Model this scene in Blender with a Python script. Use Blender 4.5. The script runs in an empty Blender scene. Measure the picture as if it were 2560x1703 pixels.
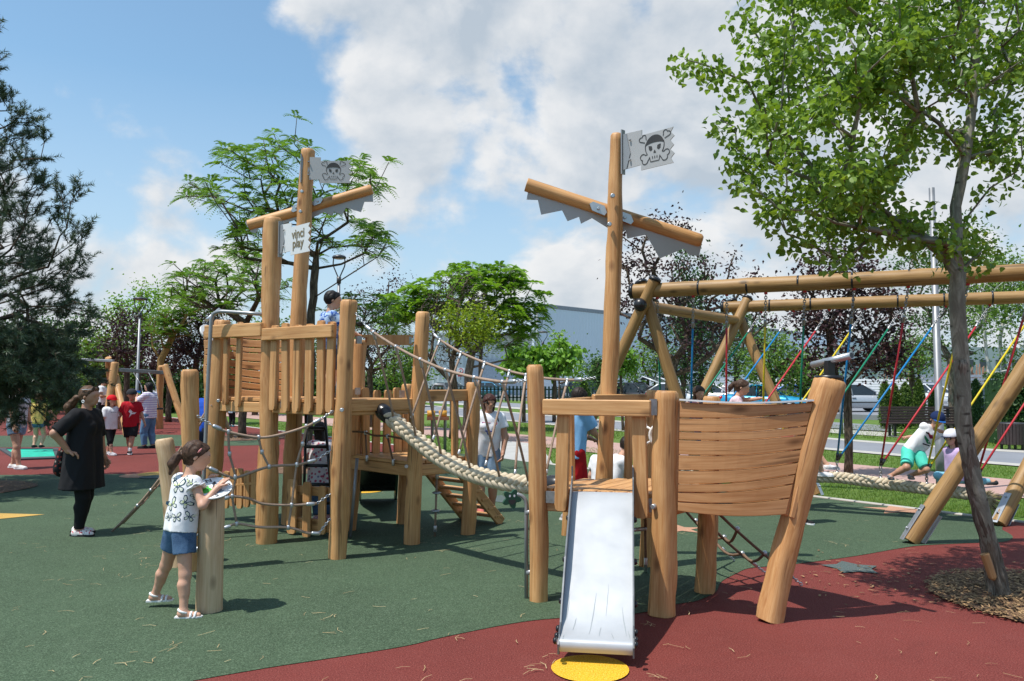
import bpy, math, random
import numpy as np
from mathutils import Vector, Matrix
random.seed(7); RNG = np.random.default_rng(7)
SC = bpy.context.scene; COL = SC.collection
PI = math.pi
V = Vector
# ------------------------------------------------------------------ survey of the place
# the camera stands at the origin, 1.72 m above the rubber ground, looking along +Y; the plan was
# surveyed from sight lines: sight(x, y) is a direction, G a point on the ground, at() a point at depth Y
FPX, CX, CY, CAMZ = 2000.0, 1280.0, 851.5, 1.72
PITCH = math.atan(101.5 / 2000); ROLL = .003
def sight(x, y):
    u = (x - CX) / FPX; v = -(y - CY) / FPX
    c, s = math.cos(ROLL), math.sin(ROLL)
    u, v = u * c - v * s, u * s + v * c
    cp, sp = math.cos(PITCH), math.sin(PITCH)
    return V((u, cp - v * sp, sp + v * cp))
def G(x, y, z=0.0):
    r = sight(x, y); t = (z - CAMZ) / r.z
    return V((r.x * t, r.y * t, z))
def at(x, y, Y):
    r = sight(x, y); t = Y / r.y
    return V((r.x * t, Y, CAMZ + r.z * t))
# ------------------------------------------------------------------ objects, names, labels
ORG = {}
def tag(o, label=None, cat=None, group=None, kind=None):
    if label: o['label'] = label
    if cat: o['category'] = cat
    if group: o['group'] = group
    if kind: o['kind'] = kind
    return o
def thing(name, loc, label, cat, group=None, rz=0.0):
    o = bpy.data.objects.new(name, None); COL.objects.link(o)
    o.location = loc; o.rotation_euler = (0, 0, rz); o.empty_display_size = .1
    ORG[o.name] = V(loc)
    return tag(o, label, cat, group)
def link_mesh(name, me, parent=None, origin=None):
    o = bpy.data.objects.new(name, me); COL.objects.link(o)
    if parent is not None:
        o.parent = parent; ORG[o.name] = ORG[parent.name]
    else:
        org = V(origin) if origin is not None else V((0, 0, 0))
        o.location = org; ORG[o.name] = org
    return o
def copy_tree(o, parent=None):
    c = o.copy(); COL.objects.link(c); c.parent = parent
    ORG[c.name] = ORG[o.name]
    for ch in list(o.children): copy_tree(ch, c)
    return c
def frame(d):
    d = V(d).normalized()
    up = V((0, 0, 1)) if abs(d.z) < .95 else V((1, 0, 0))
    a = up.cross(d).normalized(); b = d.cross(a).normalized()
    return a, b, d
class MB:
    """collects shapes in world coordinates and links them as one mesh"""
    def __init__(s): s.v = []; s.f = []; s.m = []; s.sm = []; s.tc = []; s.st = []
    def add(s, vs, fs, mat=0, smooth=False, tc=None):
        b = len(s.v); s.v += [tuple(p) for p in vs]; s.st.append((b, len(s.f)))
        s.tc += [tuple(t) for t in (tc if tc is not None else vs)]
        for f in fs: s.f.append([i + b for i in f]); s.m.append(mat); s.sm.append(smooth)
        return s
    def sweep(s, pts, prof, mat=0, smooth=True, scales=None, cap=True, side=None, closed=False):
        """profile prof [(a,b)] swept along pts; tc runs along the piece so grain follows it"""
        pts = [V(p) for p in pts]; n = len(prof); off = V((random.uniform(-9, 9), random.uniform(-9, 9), random.uniform(-20, 20)))
        vs = []; tc = []; L = 0; a = None
        for i, p in enumerate(pts):
            if closed: d = (pts[(i + 1) % len(pts)] - pts[i - 1])
            else: d = (pts[min(i + 1, len(pts) - 1)] - pts[max(i - 1, 0)])
            d = d.normalized() if d.length > 1e-9 else V((0, 0, 1))
            if a is None:
                if side is not None: a = V(side)
                else: a = frame(d)[0]
            a = (a - d * a.dot(d)); a = a.normalized() if a.length > 1e-6 else frame(d)[0]
            b = d.cross(a)
            if i: L += (p - pts[i - 1]).length
            sc = scales[i] if scales is not None else 1
            for (u, w) in prof:
                vs.append(p + a * (u * sc) + b * (w * sc)); tc.append(off + V((u * sc, w * sc, L)))
        fs = []
        rng = len(pts) if closed else len(pts) - 1
        for i in range(rng):
            j = (i + 1) % len(pts)
            for k in range(n):
                fs.append([i * n + k, i * n + (k + 1) % n, j * n + (k + 1) % n, j * n + k])
        s.add(vs, fs, mat, smooth, tc)
        if cap and not closed:
            b = len(s.v) - len(vs); e = b + (len(pts) - 1) * n
            s.f.append([b + k for k in reversed(range(n))]); s.m.append(mat); s.sm.append(False)
            s.f.append([e + k for k in range(n)]); s.m.append(mat); s.sm.append(False)
        return s
    def tube(s, pts, r, n=8, mat=0, cap=True, closed=False, smooth=True):
        prof = [(math.cos(2 * PI * k / n), math.sin(2 * PI * k / n)) for k in range(n)]
        rs = [r] * len(pts) if not hasattr(r, '__len__') else r
        return s.sweep(pts, prof, mat, smooth, rs, cap, None, closed)
    def log(s, p0, p1, r0, r1, mat=0, n=20, wob=.035, bend=.012, seed=None, steps=None, flat=0):
        """a peeled trunk: uneven outline, slight sweep, chamfered ends"""
        rg = random.Random(seed if seed is not None else random.random())
        p0, p1 = V(p0), V(p1); L = (p1 - p0).length; a, b, d = frame(p1 - p0)
        st = steps or max(8, int(L / .07)); off = V((rg.uniform(-9, 9), rg.uniform(-9, 9), rg.uniform(-20, 20)))
        ph = [(rg.uniform(0, 6.28), rg.uniform(.5, 1.0) * w, fr, k) for w, fr, k in ((1, 1.3, 0), (.9, 2.7, 1), (.8, 1.9, 2), (.5, 4.6, 3), (.4, 7.3, 2), (.6, .7, 5), (.45, .9, 6))]
        b1, b2 = rg.uniform(0, 6.28), rg.uniform(0, 6.28)
        kn = [(rg.uniform(.1, .9), rg.uniform(0, 6.28), rg.uniform(.05, .16)) for _ in range(int(3 + L * 3))]
        ts = [0, .006 / L] + [i / st for i in range(1, st)] + [1 - .02 / L, 1 - .006 / L, 1]; vs = []; tc = []
        for t in ts:
            r = r0 + (r1 - r0) * t; e = (1 - t) * L
            if e < .021: r -= (.021 - e) * .75
            c = p0 + d * (L * t) + a * (bend * L * .4 * math.sin(b1 + t * 3.4)) + b * (bend * L * .4 * math.sin(b2 + t * 2.9))
            c -= a * (bend * L * .4 * math.sin(b1) * (1 - t)) + b * (bend * L * .4 * math.sin(b2) * (1 - t))
            for k in range(n):
                th = 2 * PI * k / n
                q = 1 + wob * sum(w * math.sin(p + fr * t * L * 2.2 + kk * th) for p, w, fr, kk in ph)
                zz = t * L; q += wob * .16 * (math.sin(zz * 21 + 3 * th + ph[0][0]) + math.sin(zz * 33 - 2 * th + ph[1][0]) + math.sin(zz * 13 + 5 * th + ph[2][0]))
                for (kt, kth, ka) in kn:
                    dd = ((t - kt) * L / .09) ** 2 + (math.remainder(th - kth, 2 * PI) / .7) ** 2
                    if dd < 4: q += ka * .45 * math.exp(-dd)
                if flat and math.cos(th - b1) > 1 - flat: q *= (1 - flat) / math.cos(th - b1)
                vs.append(c + (a * math.cos(th) + b * math.sin(th)) * r * q)
                tc.append(off + V((r * q * math.cos(th), r * q * math.sin(th), L * t)))
        fs = [[i * n + k, i * n + (k + 1) % n, (i + 1) * n + (k + 1) % n, (i + 1) * n + k] for i in range(len(ts) - 1) for k in range(n)]
        s.add(vs, fs, mat, True, tc); base = len(s.v) - len(vs)
        s.f.append([base + k for k in reversed(range(n))]); s.m.append(mat); s.sm.append(False)
        e = base + (len(ts) - 1) * n; s.f.append([e + k for k in range(n)]); s.m.append(mat); s.sm.append(False)
        return s
    def plank(s, p0, p1, w, t, side, mat=0, ch=None, round_ends=False):
        """board from p0 to p1, width w along side, thickness t, eased edges"""
        p0, p1 = V(p0), V(p1); d = (p1 - p0).normalized(); ch = ch or min(w, t) * .16
        a = V(side); a = (a - d * a.dot(d)).normalized(); hw, ht = w / 2, t / 2
        def prof(q):
            W, T = hw - q, ht - q
            return [(W - ch, -T), (W, -T + ch), (W, T - ch), (W - ch, T), (-W + ch, T), (-W, T - ch), (-W, -T + ch), (-W + ch, -T)]
        off = V((random.uniform(-9, 9), random.uniform(-9, 9), random.uniform(-20, 20))); b = d.cross(a); L = (p1 - p0).length
        rings = [(0, ch * .7), (ch, 0), (L - ch, 0), (L, ch * .7)]
        if round_ends:
            R = hw * .8; rings = [(0, None), (R * .25, None), (R, 0), (L - R, 0), (L - R * .25, None), (L, None)]
        vs = []; tc = []
        for (x, q) in rings:
            if q is None:
                k = min(x, L - x) / (hw * .8); sc = .55 if k < .1 else .86
                pf = [(u * sc, v) for (u, v) in prof(0)]
            else: pf = prof(q)
            for (u, v) in pf: vs.append(p0 + d * x + a * u + b * v); tc.append(off + V((u, v, x)))
        n = 8; fs = [[i * n + k, i * n + (k + 1) % n, (i + 1) * n + (k + 1) % n, (i + 1) * n + k] for i in range(len(rings) - 1) for k in range(n)]
        fs += [list(reversed(range(n))), [(len(rings) - 1) * n + k for k in range(n)]]
        return s.add(vs, fs, mat, False, tc)
    def box(s, c, sx, sy, sz, rz=0, mat=0, ax=None):
        c = V(c)
        if ax: A = [V(q).normalized() for q in ax]
        else: A = [V((math.cos(rz), math.sin(rz), 0)), V((-math.sin(rz), math.cos(rz), 0)), V((0, 0, 1))]
        vs = [c + A[0] * (i * sx / 2) + A[1] * (j * sy / 2) + A[2] * (k * sz / 2) for i in (-1, 1) for j in (-1, 1) for k in (-1, 1)]
        return s.add(vs, [[0, 1, 3, 2], [4, 6, 7, 5], [0, 4, 5, 1], [2, 3, 7, 6], [0, 2, 6, 4], [1, 5, 7, 3]], mat)
    def ball(s, c, r, n=10, m=6, mat=0, ax=None):
        c = V(c); r = (r, r, r) if not hasattr(r, '__len__') else r
        A = ax or (V((1, 0, 0)), V((0, 1, 0)), V((0, 0, 1))); vs = []
        for i in range(m + 1):
            ph = -PI / 2 + PI * i / m
            for k in range(n):
                th = 2 * PI * k / n
                vs.append(c + A[0] * (r[0] * math.cos(ph) * math.cos(th)) + A[1] * (r[1] * math.cos(ph) * math.sin(th)) + A[2] * (r[2] * math.sin(ph)))
        fs = [[i * n + k, i * n + (k + 1) % n, (i + 1) * n + (k + 1) % n, (i + 1) * n + k] for i in range(m) for k in range(n)]
        return s.add(vs, fs, mat, True)
    def prism(s, poly, o, ax, ay, t, mat=0, ctr=True):
        """flat outline poly in the plane o + x*ax + y*ay, t thick"""
        o, ax, ay = V(o), V(ax), V(ay); nz = ax.cross(ay).normalized(); n = len(poly)
        ar = sum(poly[i][0] * poly[(i + 1) % n][1] - poly[(i + 1) % n][0] * poly[i][1] for i in range(n))
        if ar < 0: poly = poly[::-1]
        lo, hi = (-t / 2, t / 2) if ctr else (0, t)
        vs = [o + ax * x + ay * y + nz * lo for x, y in poly] + [o + ax * x + ay * y + nz * hi for x, y in poly]
        fs = [list(reversed(range(n))), list(range(n, 2 * n))] + [[i, (i + 1) % n, n + (i + 1) % n, n + i] for i in range(n)]
        return s.add(vs, fs, mat)
    def cyl(s, p0, p1, r, n=12, mat=0, r1=None):
        return s.tube([p0, p1], [r, r if r1 is None else r1], n, mat)
    def build_each(s, name, mats, parent):
        """every shape a mesh of its own"""
        st = s.st + [(len(s.v), len(s.f))]; out = []
        for (v0, f0), (v1, f1) in zip(st[:-1], st[1:]):
            q = MB(); q.v = s.v[v0:v1]; q.tc = s.tc[v0:v1]; q.f = [[i - v0 for i in f] for f in s.f[f0:f1]]; q.sm = s.sm[f0:f1]; q.m = [0] * (f1 - f0)
            ms = mats if isinstance(mats, (list, tuple)) else [mats]; out.append(q.build(name, ms[s.m[f0]], parent))
        return out
    def build(s, name, mats, parent=None, origin=None):
        mats = mats if isinstance(mats, (list, tuple)) else [mats]
        org = ORG[parent.name] if parent is not None else (V(origin) if origin is not None else V((0, 0, 0)))
        me = bpy.data.meshes.new(name)
        me.from_pydata([(p[0] - org.x, p[1] - org.y, p[2] - org.z) for p in s.v], [], s.f)
        for m in mats: me.materials.append(m)
        me.polygons.foreach_set('material_index', s.m); me.polygons.foreach_set('use_smooth', s.sm)
        at_ = me.attributes.new('tc', 'FLOAT_VECTOR', 'POINT')
        at_.data.foreach_set('vector', np.array(s.tc, dtype=np.float32).ravel())
        me.update()
        return link_mesh(name, me, parent, origin)
def np_mesh(name, Vt, Ft, mats, parent=None, origin=None, lv=None, smooth=False, nv=None):
    """mesh from arrays: Vt (N,3), Ft (M,k); lv is a per-vertex random tone"""
    org = ORG[parent.name] if parent is not None else (V(origin) if origin is not None else V((0, 0, 0)))
    Vt = np.asarray(Vt, np.float32) - np.array(org, np.float32); Ft = np.asarray(Ft, np.int32)
    me = bpy.data.meshes.new(name); k = Ft.shape[1]
    me.vertices.add(len(Vt)); me.vertices.foreach_set('co', Vt.ravel())
    me.loops.add(Ft.size); me.loops.foreach_set('vertex_index', Ft.ravel())
    me.polygons.add(len(Ft)); me.polygons.foreach_set('loop_start', np.arange(0, Ft.size, k, dtype=np.int32))
    me.polygons.foreach_set('use_smooth', np.full(len(Ft), smooth, dtype=bool))
    if lv is not None:
        a = me.attributes.new('lv', 'FLOAT', 'POINT'); a.data.foreach_set('value', np.asarray(lv, np.float32))
    for m in (mats if isinstance(mats, (list, tuple)) else [mats]): me.materials.append(m)
    me.update(calc_edges=True)
    return link_mesh(name, me, parent, origin)
# ------------------------------------------------------------------ materials
def new_mat(name):
    m = bpy.data.materials.new(name); m.use_nodes = True; nt = m.node_tree; nt.nodes.clear()
    return m, nt, nt.nodes, nt.links
def nd(N, t, **kw):
    n = N.new(t)
    for k, v in kw.items():
        if k in n.inputs: n.inputs[k].default_value = v
        else: setattr(n, k, v)
    return n
def rgb(c): return (c[0], c[1], c[2], 1.0)
def mixc(N, L, fac, a, b, mode='MIX'):
    n = N.new('ShaderNodeMix'); n.data_type = 'RGBA'; n.blend_type = mode
    if isinstance(fac, float): n.inputs[0].default_value = fac
    else: L.new(fac, n.inputs[0])
    for i, x in ((6, a), (7, b)):
        if isinstance(x, tuple): n.inputs[i].default_value = rgb(x)
        else: L.new(x, n.inputs[i])
    return n.outputs[2]
def ramp(N, L, src, lo, hi, a=0.0, b=1.0):
    n = N.new('ShaderNodeMapRange'); n.inputs[1].default_value = lo; n.inputs[2].default_value = hi
    n.inputs[3].default_value = a; n.inputs[4].default_value = b; L.new(src, n.inputs[0]); return n.outputs[0]
def noise(N, L, vec, scale, detail=4, rough=.55, dist=0.0):
    n = nd(N, 'ShaderNodeTexNoise', Scale=scale, Detail=detail, Roughness=rough, Distortion=dist)
    if vec is not None: L.new(vec, n.inputs['Vector'])
    return n.outputs[0]
def coords(N, L, src='obj', scale=(1, 1, 1)):
    if src == 'tc': o = nd(N, 'ShaderNodeAttribute', attribute_name='tc').outputs['Vector']
    elif src == 'pos': o = N.new('ShaderNodeNewGeometry').outputs['Position']
    else: o = N.new('ShaderNodeTexCoord').outputs['Object']
    if scale != (1, 1, 1):
        mp = N.new('ShaderNodeMapping'); mp.inputs['Scale'].default_value = scale; L.new(o, mp.inputs['Vector']); o = mp.outputs[0]
    return o
def finish(m, N, L, col, rough=.6, metal=0.0, bump=None, bstr=.3, bdist=.01, spec=.5, extra=None):
    p = N.new('ShaderNodeBsdfPrincipled'); o = N.new('ShaderNodeOutputMaterial')
    if isinstance(col, tuple): p.inputs['Base Color'].default_value = rgb(col)
    else: L.new(col, p.inputs['Base Color'])
    if isinstance(rough, float): p.inputs['Roughness'].default_value = rough
    else: L.new(rough, p.inputs['Roughness'])
    p.inputs['Metallic'].default_value = metal; p.inputs['Specular IOR Level'].default_value = spec
    if bump is not None:
        b = nd(N, 'ShaderNodeBump', Strength=bstr, Distance=bdist); L.new(bump, b.inputs['Height']); L.new(b.outputs[0], p.inputs['Normal'])
    L.new(p.outputs[0], o.inputs[0])
    return m, p
def M_plain(name, col, rough=.55, metal=0.0, var=.18, scale=6.0, bump=.0, bscale=60.0, spec=.5, src='pos'):
    m, nt, N, L = new_mat(name); c = coords(N, L, src)
    n = noise(N, L, c, scale, 5); f = ramp(N, L, n, .3, .7)
    k = mixc(N, L, f, tuple(x * (1 - var) for x in col), tuple(min(1, x * (1 + var)) for x in col))
    r = ramp(N, L, n, .3, .7, max(.03, rough - .08), min(1, rough + .08))
    return finish(m, N, L, k, r, metal, noise(N, L, c, bscale, 3) if bump else None, bump, .004, spec)[0]
def M_wood(name, lo, hi, dark, rough=.5, blotch=.3, gz=.045, knots=True):
    m, nt, N, L = new_mat(name); t = coords(N, L, 'tc', (1, 1, gz)); t2 = coords(N, L, 'tc', (1, 1, .35))
    g = noise(N, L, t, 70, 5, .6, .6); w = noise(N, L, t, 16, 3, .5, 1.2)
    k = mixc(N, L, ramp(N, L, g, .36, .64), lo, hi)
    k = mixc(N, L, ramp(N, L, w, .48, .72, 0, .5), k, dark)
    bl = noise(N, L, t2, 5.5, 3, .5)
    k = mixc(N, L, ramp(N, L, bl, .42, .75, 0, blotch), k, tuple(x * .62 for x in lo))
    bl2 = noise(N, L, t2, 3.1, 2, .5, .5)
    k = mixc(N, L, ramp(N, L, bl2, .5, .75, 0, blotch * 1.2), k, tuple(min(1, x * 1.2) for x in hi))
    cr = noise(N, L, coords(N, L, 'tc', (1, 1, .03)), 30, 2, .5, .3)
    k = mixc(N, L, ramp(N, L, cr, .645, .70, 0, .6), k, tuple(x * .3 for x in dark))
    wz = noise(N, L, t2, 1.7, 4, .6, .4); k = mixc(N, L, ramp(N, L, wz, .57, .78, 0, .25), k, tuple(.30 * x + .70 * y for x, y in zip(lo, (.40, .33, .25))))
    if knots:
        v = N.new('ShaderNodeTexVoronoi'); v.inputs['Scale'].default_value = 5.0; L.new(coords(N, L, 'tc', (1, 1, .5)), v.inputs['Vector'])
        k = mixc(N, L, ramp(N, L, v.outputs[0], .19, .06, 0, .85), k, tuple(x * .45 for x in dark))
    return finish(m, N, L, k, ramp(N, L, g, .2, .8, rough - .08, rough + .12), 0, g, .22, .004, .4)[0]
def M_bark(name, lo, hi, dark, gz=.16, sc=26, bstr=1.0, marks=None):
    m, nt, N, L = new_mat(name); t = coords(N, L, 'tc', (1, 1, gz)); g = noise(N, L, t, sc, 5, .65, 1.2); b = noise(N, L, coords(N, L, 'tc', (1, 1, .5)), 5, 4, .6)
    k = mixc(N, L, ramp(N, L, g, .38, .62), dark, lo); k = mixc(N, L, ramp(N, L, g, .52, .75), k, hi); k = mixc(N, L, ramp(N, L, b, .45, .7, 0, .5), k, tuple(x * .55 for x in lo))
    if marks:
        v = N.new('ShaderNodeTexVoronoi'); v.inputs['Scale'].default_value = 9.0; L.new(coords(N, L, 'tc', (.55, .55, 1.6)), v.inputs['Vector']); k = mixc(N, L, ramp(N, L, v.outputs[0], .22, .10, 0, .85), k, marks)
    return finish(m, N, L, k, .9, 0, g, bstr, .03, .15)[0]
def M_leaf(name, c0, c1, trans=.35, rough=.45, back=None):
    m, nt, N, L = new_mat(name); a = nd(N, 'ShaderNodeAttribute', attribute_name='lv').outputs['Fac']
    k = mixc(N, L, a, c0, c1)
    if back:
        ge = N.new('ShaderNodeNewGeometry'); k = mixc(N, L, ge.outputs['Backfacing'], k, back)
    m, p = finish(m, N, L, k, rough, 0, None, spec=.35)
    t = N.new('ShaderNodeBsdfTranslucent'); L.new(mixc(N, L, 1.0, k, (1.0, 1.0, .45), 'MULTIPLY'), t.inputs[0])
    mx = N.new('ShaderNodeMixShader'); mx.inputs[0].default_value = trans
    o = [n for n in N if n.type == 'OUTPUT_MATERIAL'][0]
    L.new(p.outputs[0], mx.inputs[1]); L.new(t.outputs[0], mx.inputs[2]); L.new(mx.outputs[0], o.inputs[0])
    return m
def M_rubber(name, col, fleck, wear):
    m, nt, N, L = new_mat(name); c = coords(N, L, 'pos')
    big = noise(N, L, c, .55, 5, .65); gr = noise(N, L, c, 110, 2, .65); md = noise(N, L, c, 9, 4, .6)
    k = mixc(N, L, ramp(N, L, big, .3, .7), tuple(x * .80 for x in col), tuple(x * 1.16 for x in col))
    k = mixc(N, L, ramp(N, L, md, .45, .75, 0, .45), k, wear)
    du = noise(N, L, c, 1.6, 6, .7, .6); k = mixc(N, L, ramp(N, L, du, .56, .74, 0, .35), k, tuple(x * 1.0 + .012 for x in wear)); k = mixc(N, L, ramp(N, L, du, .40, .27, 0, .35), k, tuple(x * .6 for x in col))
    k = mixc(N, L, ramp(N, L, gr, .3, .5, .9, 0), k, tuple(x * .35 for x in col))
    k = mixc(N, L, ramp(N, L, gr, .55, .68, 0, .8), k, fleck)
    v = N.new('ShaderNodeTexVoronoi'); v.inputs['Scale'].default_value = 130; L.new(c, v.inputs['Vector'])
    return finish(m, N, L, k, .85, 0, v.outputs[0], .55, .004, .25)[0]
# ------------------------------------------------------------------ material library
MT = {}
MT['wood'] = M_wood('peeled_robinia', (.49, .228, .078), (.65, .37, .158), (.32, .122, .040), blotch=.4)
MT['plank'] = M_wood('larch_board', (.50, .238, .084), (.65, .375, .162), (.34, .15, .048), knots=True, blotch=.4)
MT['hull'] = M_wood('hull_board', (.44, .205, .076), (.58, .31, .135), (.31, .125, .04), blotch=.3)
MT['swingwood'] = M_wood('impregnated_pine', (.29, .158, .052), (.40, .24, .092), (.19, .098, .03), blotch=.3)
MT['pale'] = M_wood('pale_log', (.54, .36, .20), (.66, .48, .30), (.44, .27, .14), blotch=.22)
MT['bark'] = M_bark('bark_brown', (.145, .11, .08), (.25, .195, .145), (.055, .04, .028))
MT['bark_grey'] = M_bark('bark_grey', (.25, .21, .165), (.44, .38, .31), (.10, .075, .055)); MT['bark_pale'] = M_bark('bark_pale', (.27, .26, .20), (.40, .38, .31), (.17, .155, .12), .3, 16, .4, (.05, .04, .032))
MT['steel'] = M_plain('galvanised_steel', (.50, .52, .54), .38, .75, .12, 9)
MT['pipe'] = M_plain('grey_painted_pipe', (.30, .31, .32), .38, .35, .08, 5)
MT['slide'] = M_plain('brushed_slide_sheet', (.46, .475, .49), .40, .2, .06, 4)
MT['plate'] = M_plain('grey_plate', (.40, .405, .41), .45, 0, .05, 3)
MT['plate_light'] = M_plain('pale_plate', (.66, .68, .69), .4, 0, .04, 3)
MT['ink'] = M_plain('dark_print', (.035, .033, .032), .5, 0, .1)
MT['letter'] = M_plain('olive_letters', (.20, .16, .085), .5, 0, .1)
MT['black'] = M_plain('black_plastic', (.014, .014, .016), .32, 0, .2)
MT['rope'] = M_wood('covered_rope', (.30, .205, .145), (.42, .30, .225), (.20, .135, .095), rough=.75, gz=1.0, knots=False)
MT['ropedark'] = M_wood('brown_rope', (.15, .09, .055), (.22, .14, .09), (.09, .05, .03), rough=.75, gz=1.0, knots=False)
MT['braid'] = M_wood('hemp', (.50, .41, .28), (.70, .60, .45), (.38, .29, .18), rough=.85, gz=.12, knots=False)
MT['fray'] = M_plain('frayed_hemp', (.40, .32, .19), .9, 0, .3, 60)
MT['chain'] = M_plain('chain_steel', (.33, .33, .34), .4, .8, .2, 30)
MT['white'] = M_plain('white_paint', (.78, .78, .77), .45, 0, .04)
MT['green_plastic'] = M_plain('dark_green_plastic', (.012, .07, .038), .4, 0, .1)
MT['slide_green'] = M_plain('green_slide_panel', (.03, .075, .05), .4, 0, .1)
MT['green_rub'] = M_rubber('green_rubber', (.056, .092, .050), (.14, .20, .125), (.078, .115, .068))
MT['red_rub'] = M_rubber('red_rubber', (.172, .034, .027), (.28, .085, .068), (.195, .045, .036))
MT['yellow_rub'] = M_rubber('yellow_rubber', (.78, .42, .02), (.9, .6, .15), (.66, .36, .03))
MT['sand_rub'] = M_rubber('salmon_rubber', (.50, .27, .17), (.6, .4, .3), (.42, .24, .16))
MT['ochre_rub'] = M_rubber('ochre_rubber', (.58, .36, .09), (.7, .5, .2), (.5, .32, .1))
MT['blue_rub'] = M_rubber('grey_blue_rubber', (.085, .115, .11), (.18, .21, .2), (.12, .12, .11))
MT['pave_pink'] = M_plain('pink_paving', (.43, .275, .235), .85, 0, .1, 1.4, .2, 40)
MT['asphalt'] = M_plain('grey_asphalt', (.215, .225, .25), .85, 0, .1, .8, .3, 150)
MT['pave_grey'] = M_plain('pale_paving', (.42, .41, .39), .85, 0, .1, 2.0, .2, 40)
MT['kerb'] = M_plain('concrete_kerb', (.44, .42, .38), .8, 0, .1, 5)
MT['soil'] = M_plain('bark_soil', (.15, .085, .05), .95, 0, .45, 14, .6, 30)
def lawn_mat():
    m, nt, N, L = new_mat('lawn_grass'); c = coords(N, L, 'pos')
    a = noise(N, L, c, .35, 4); b = noise(N, L, c, 3.0, 5, .65); f = noise(N, L, c, 45, 3, .7)
    k = mixc(N, L, ramp(N, L, b, .3, .7), (.085, .17, .026), (.155, .245, .05))
    k = mixc(N, L, ramp(N, L, a, .4, .7, 0, .5), k, (.18, .235, .065))
    k = mixc(N, L, ramp(N, L, f, .3, .6, .6, 0), k, (.045, .095, .018))
    return finish(m, N, L, k, .9, 0, f, .8, .03, .2)[0]
MT['lawn'] = lawn_mat()
MT['blade'] = M_leaf('grass_blade', (.11, .22, .03), (.25, .34, .08), .4, .5)
MT['straw'] = M_leaf('dry_needle', (.36, .24, .11), (.62, .48, .26), .05, .7)
MT['chip'] = M_leaf('wood_chip', (.085, .042, .02), (.42, .26, .125), 0.0, .85)
# ------------------------------------------------------------------ camera, sun, sky
cam = bpy.data.cameras.new('camera'); cam.lens = 36.0 * FPX / 2560; cam.sensor_width = 36; cam.clip_end = 3000; cam.clip_start = .05
co = bpy.data.objects.new('camera', cam); COL.objects.link(co)
co.matrix_world = Matrix.Translation((0, 0, CAMZ)) @ Matrix.Rotation(PI / 2 + PITCH, 4, 'X') @ Matrix.Rotation(ROLL, 4, 'Z')
SC.camera = co
SUN_EL, SUN_AZ = math.radians(66), math.radians(27)      # light travels towards +X, a little towards +Y
sd = V((math.cos(SUN_AZ) * math.cos(SUN_EL), math.sin(SUN_AZ) * math.cos(SUN_EL), -math.sin(SUN_EL)))
sl = bpy.data.lights.new('sun', 'SUN'); sl.energy = 5.0; sl.angle = math.radians(.53); sl.color = (1, .955, .89)
so = bpy.data.objects.new('sun', sl); COL.objects.link(so); so.location = (-20, -10, 40)
so.rotation_euler = sd.to_track_quat('-Z', 'Y').to_euler()
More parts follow.
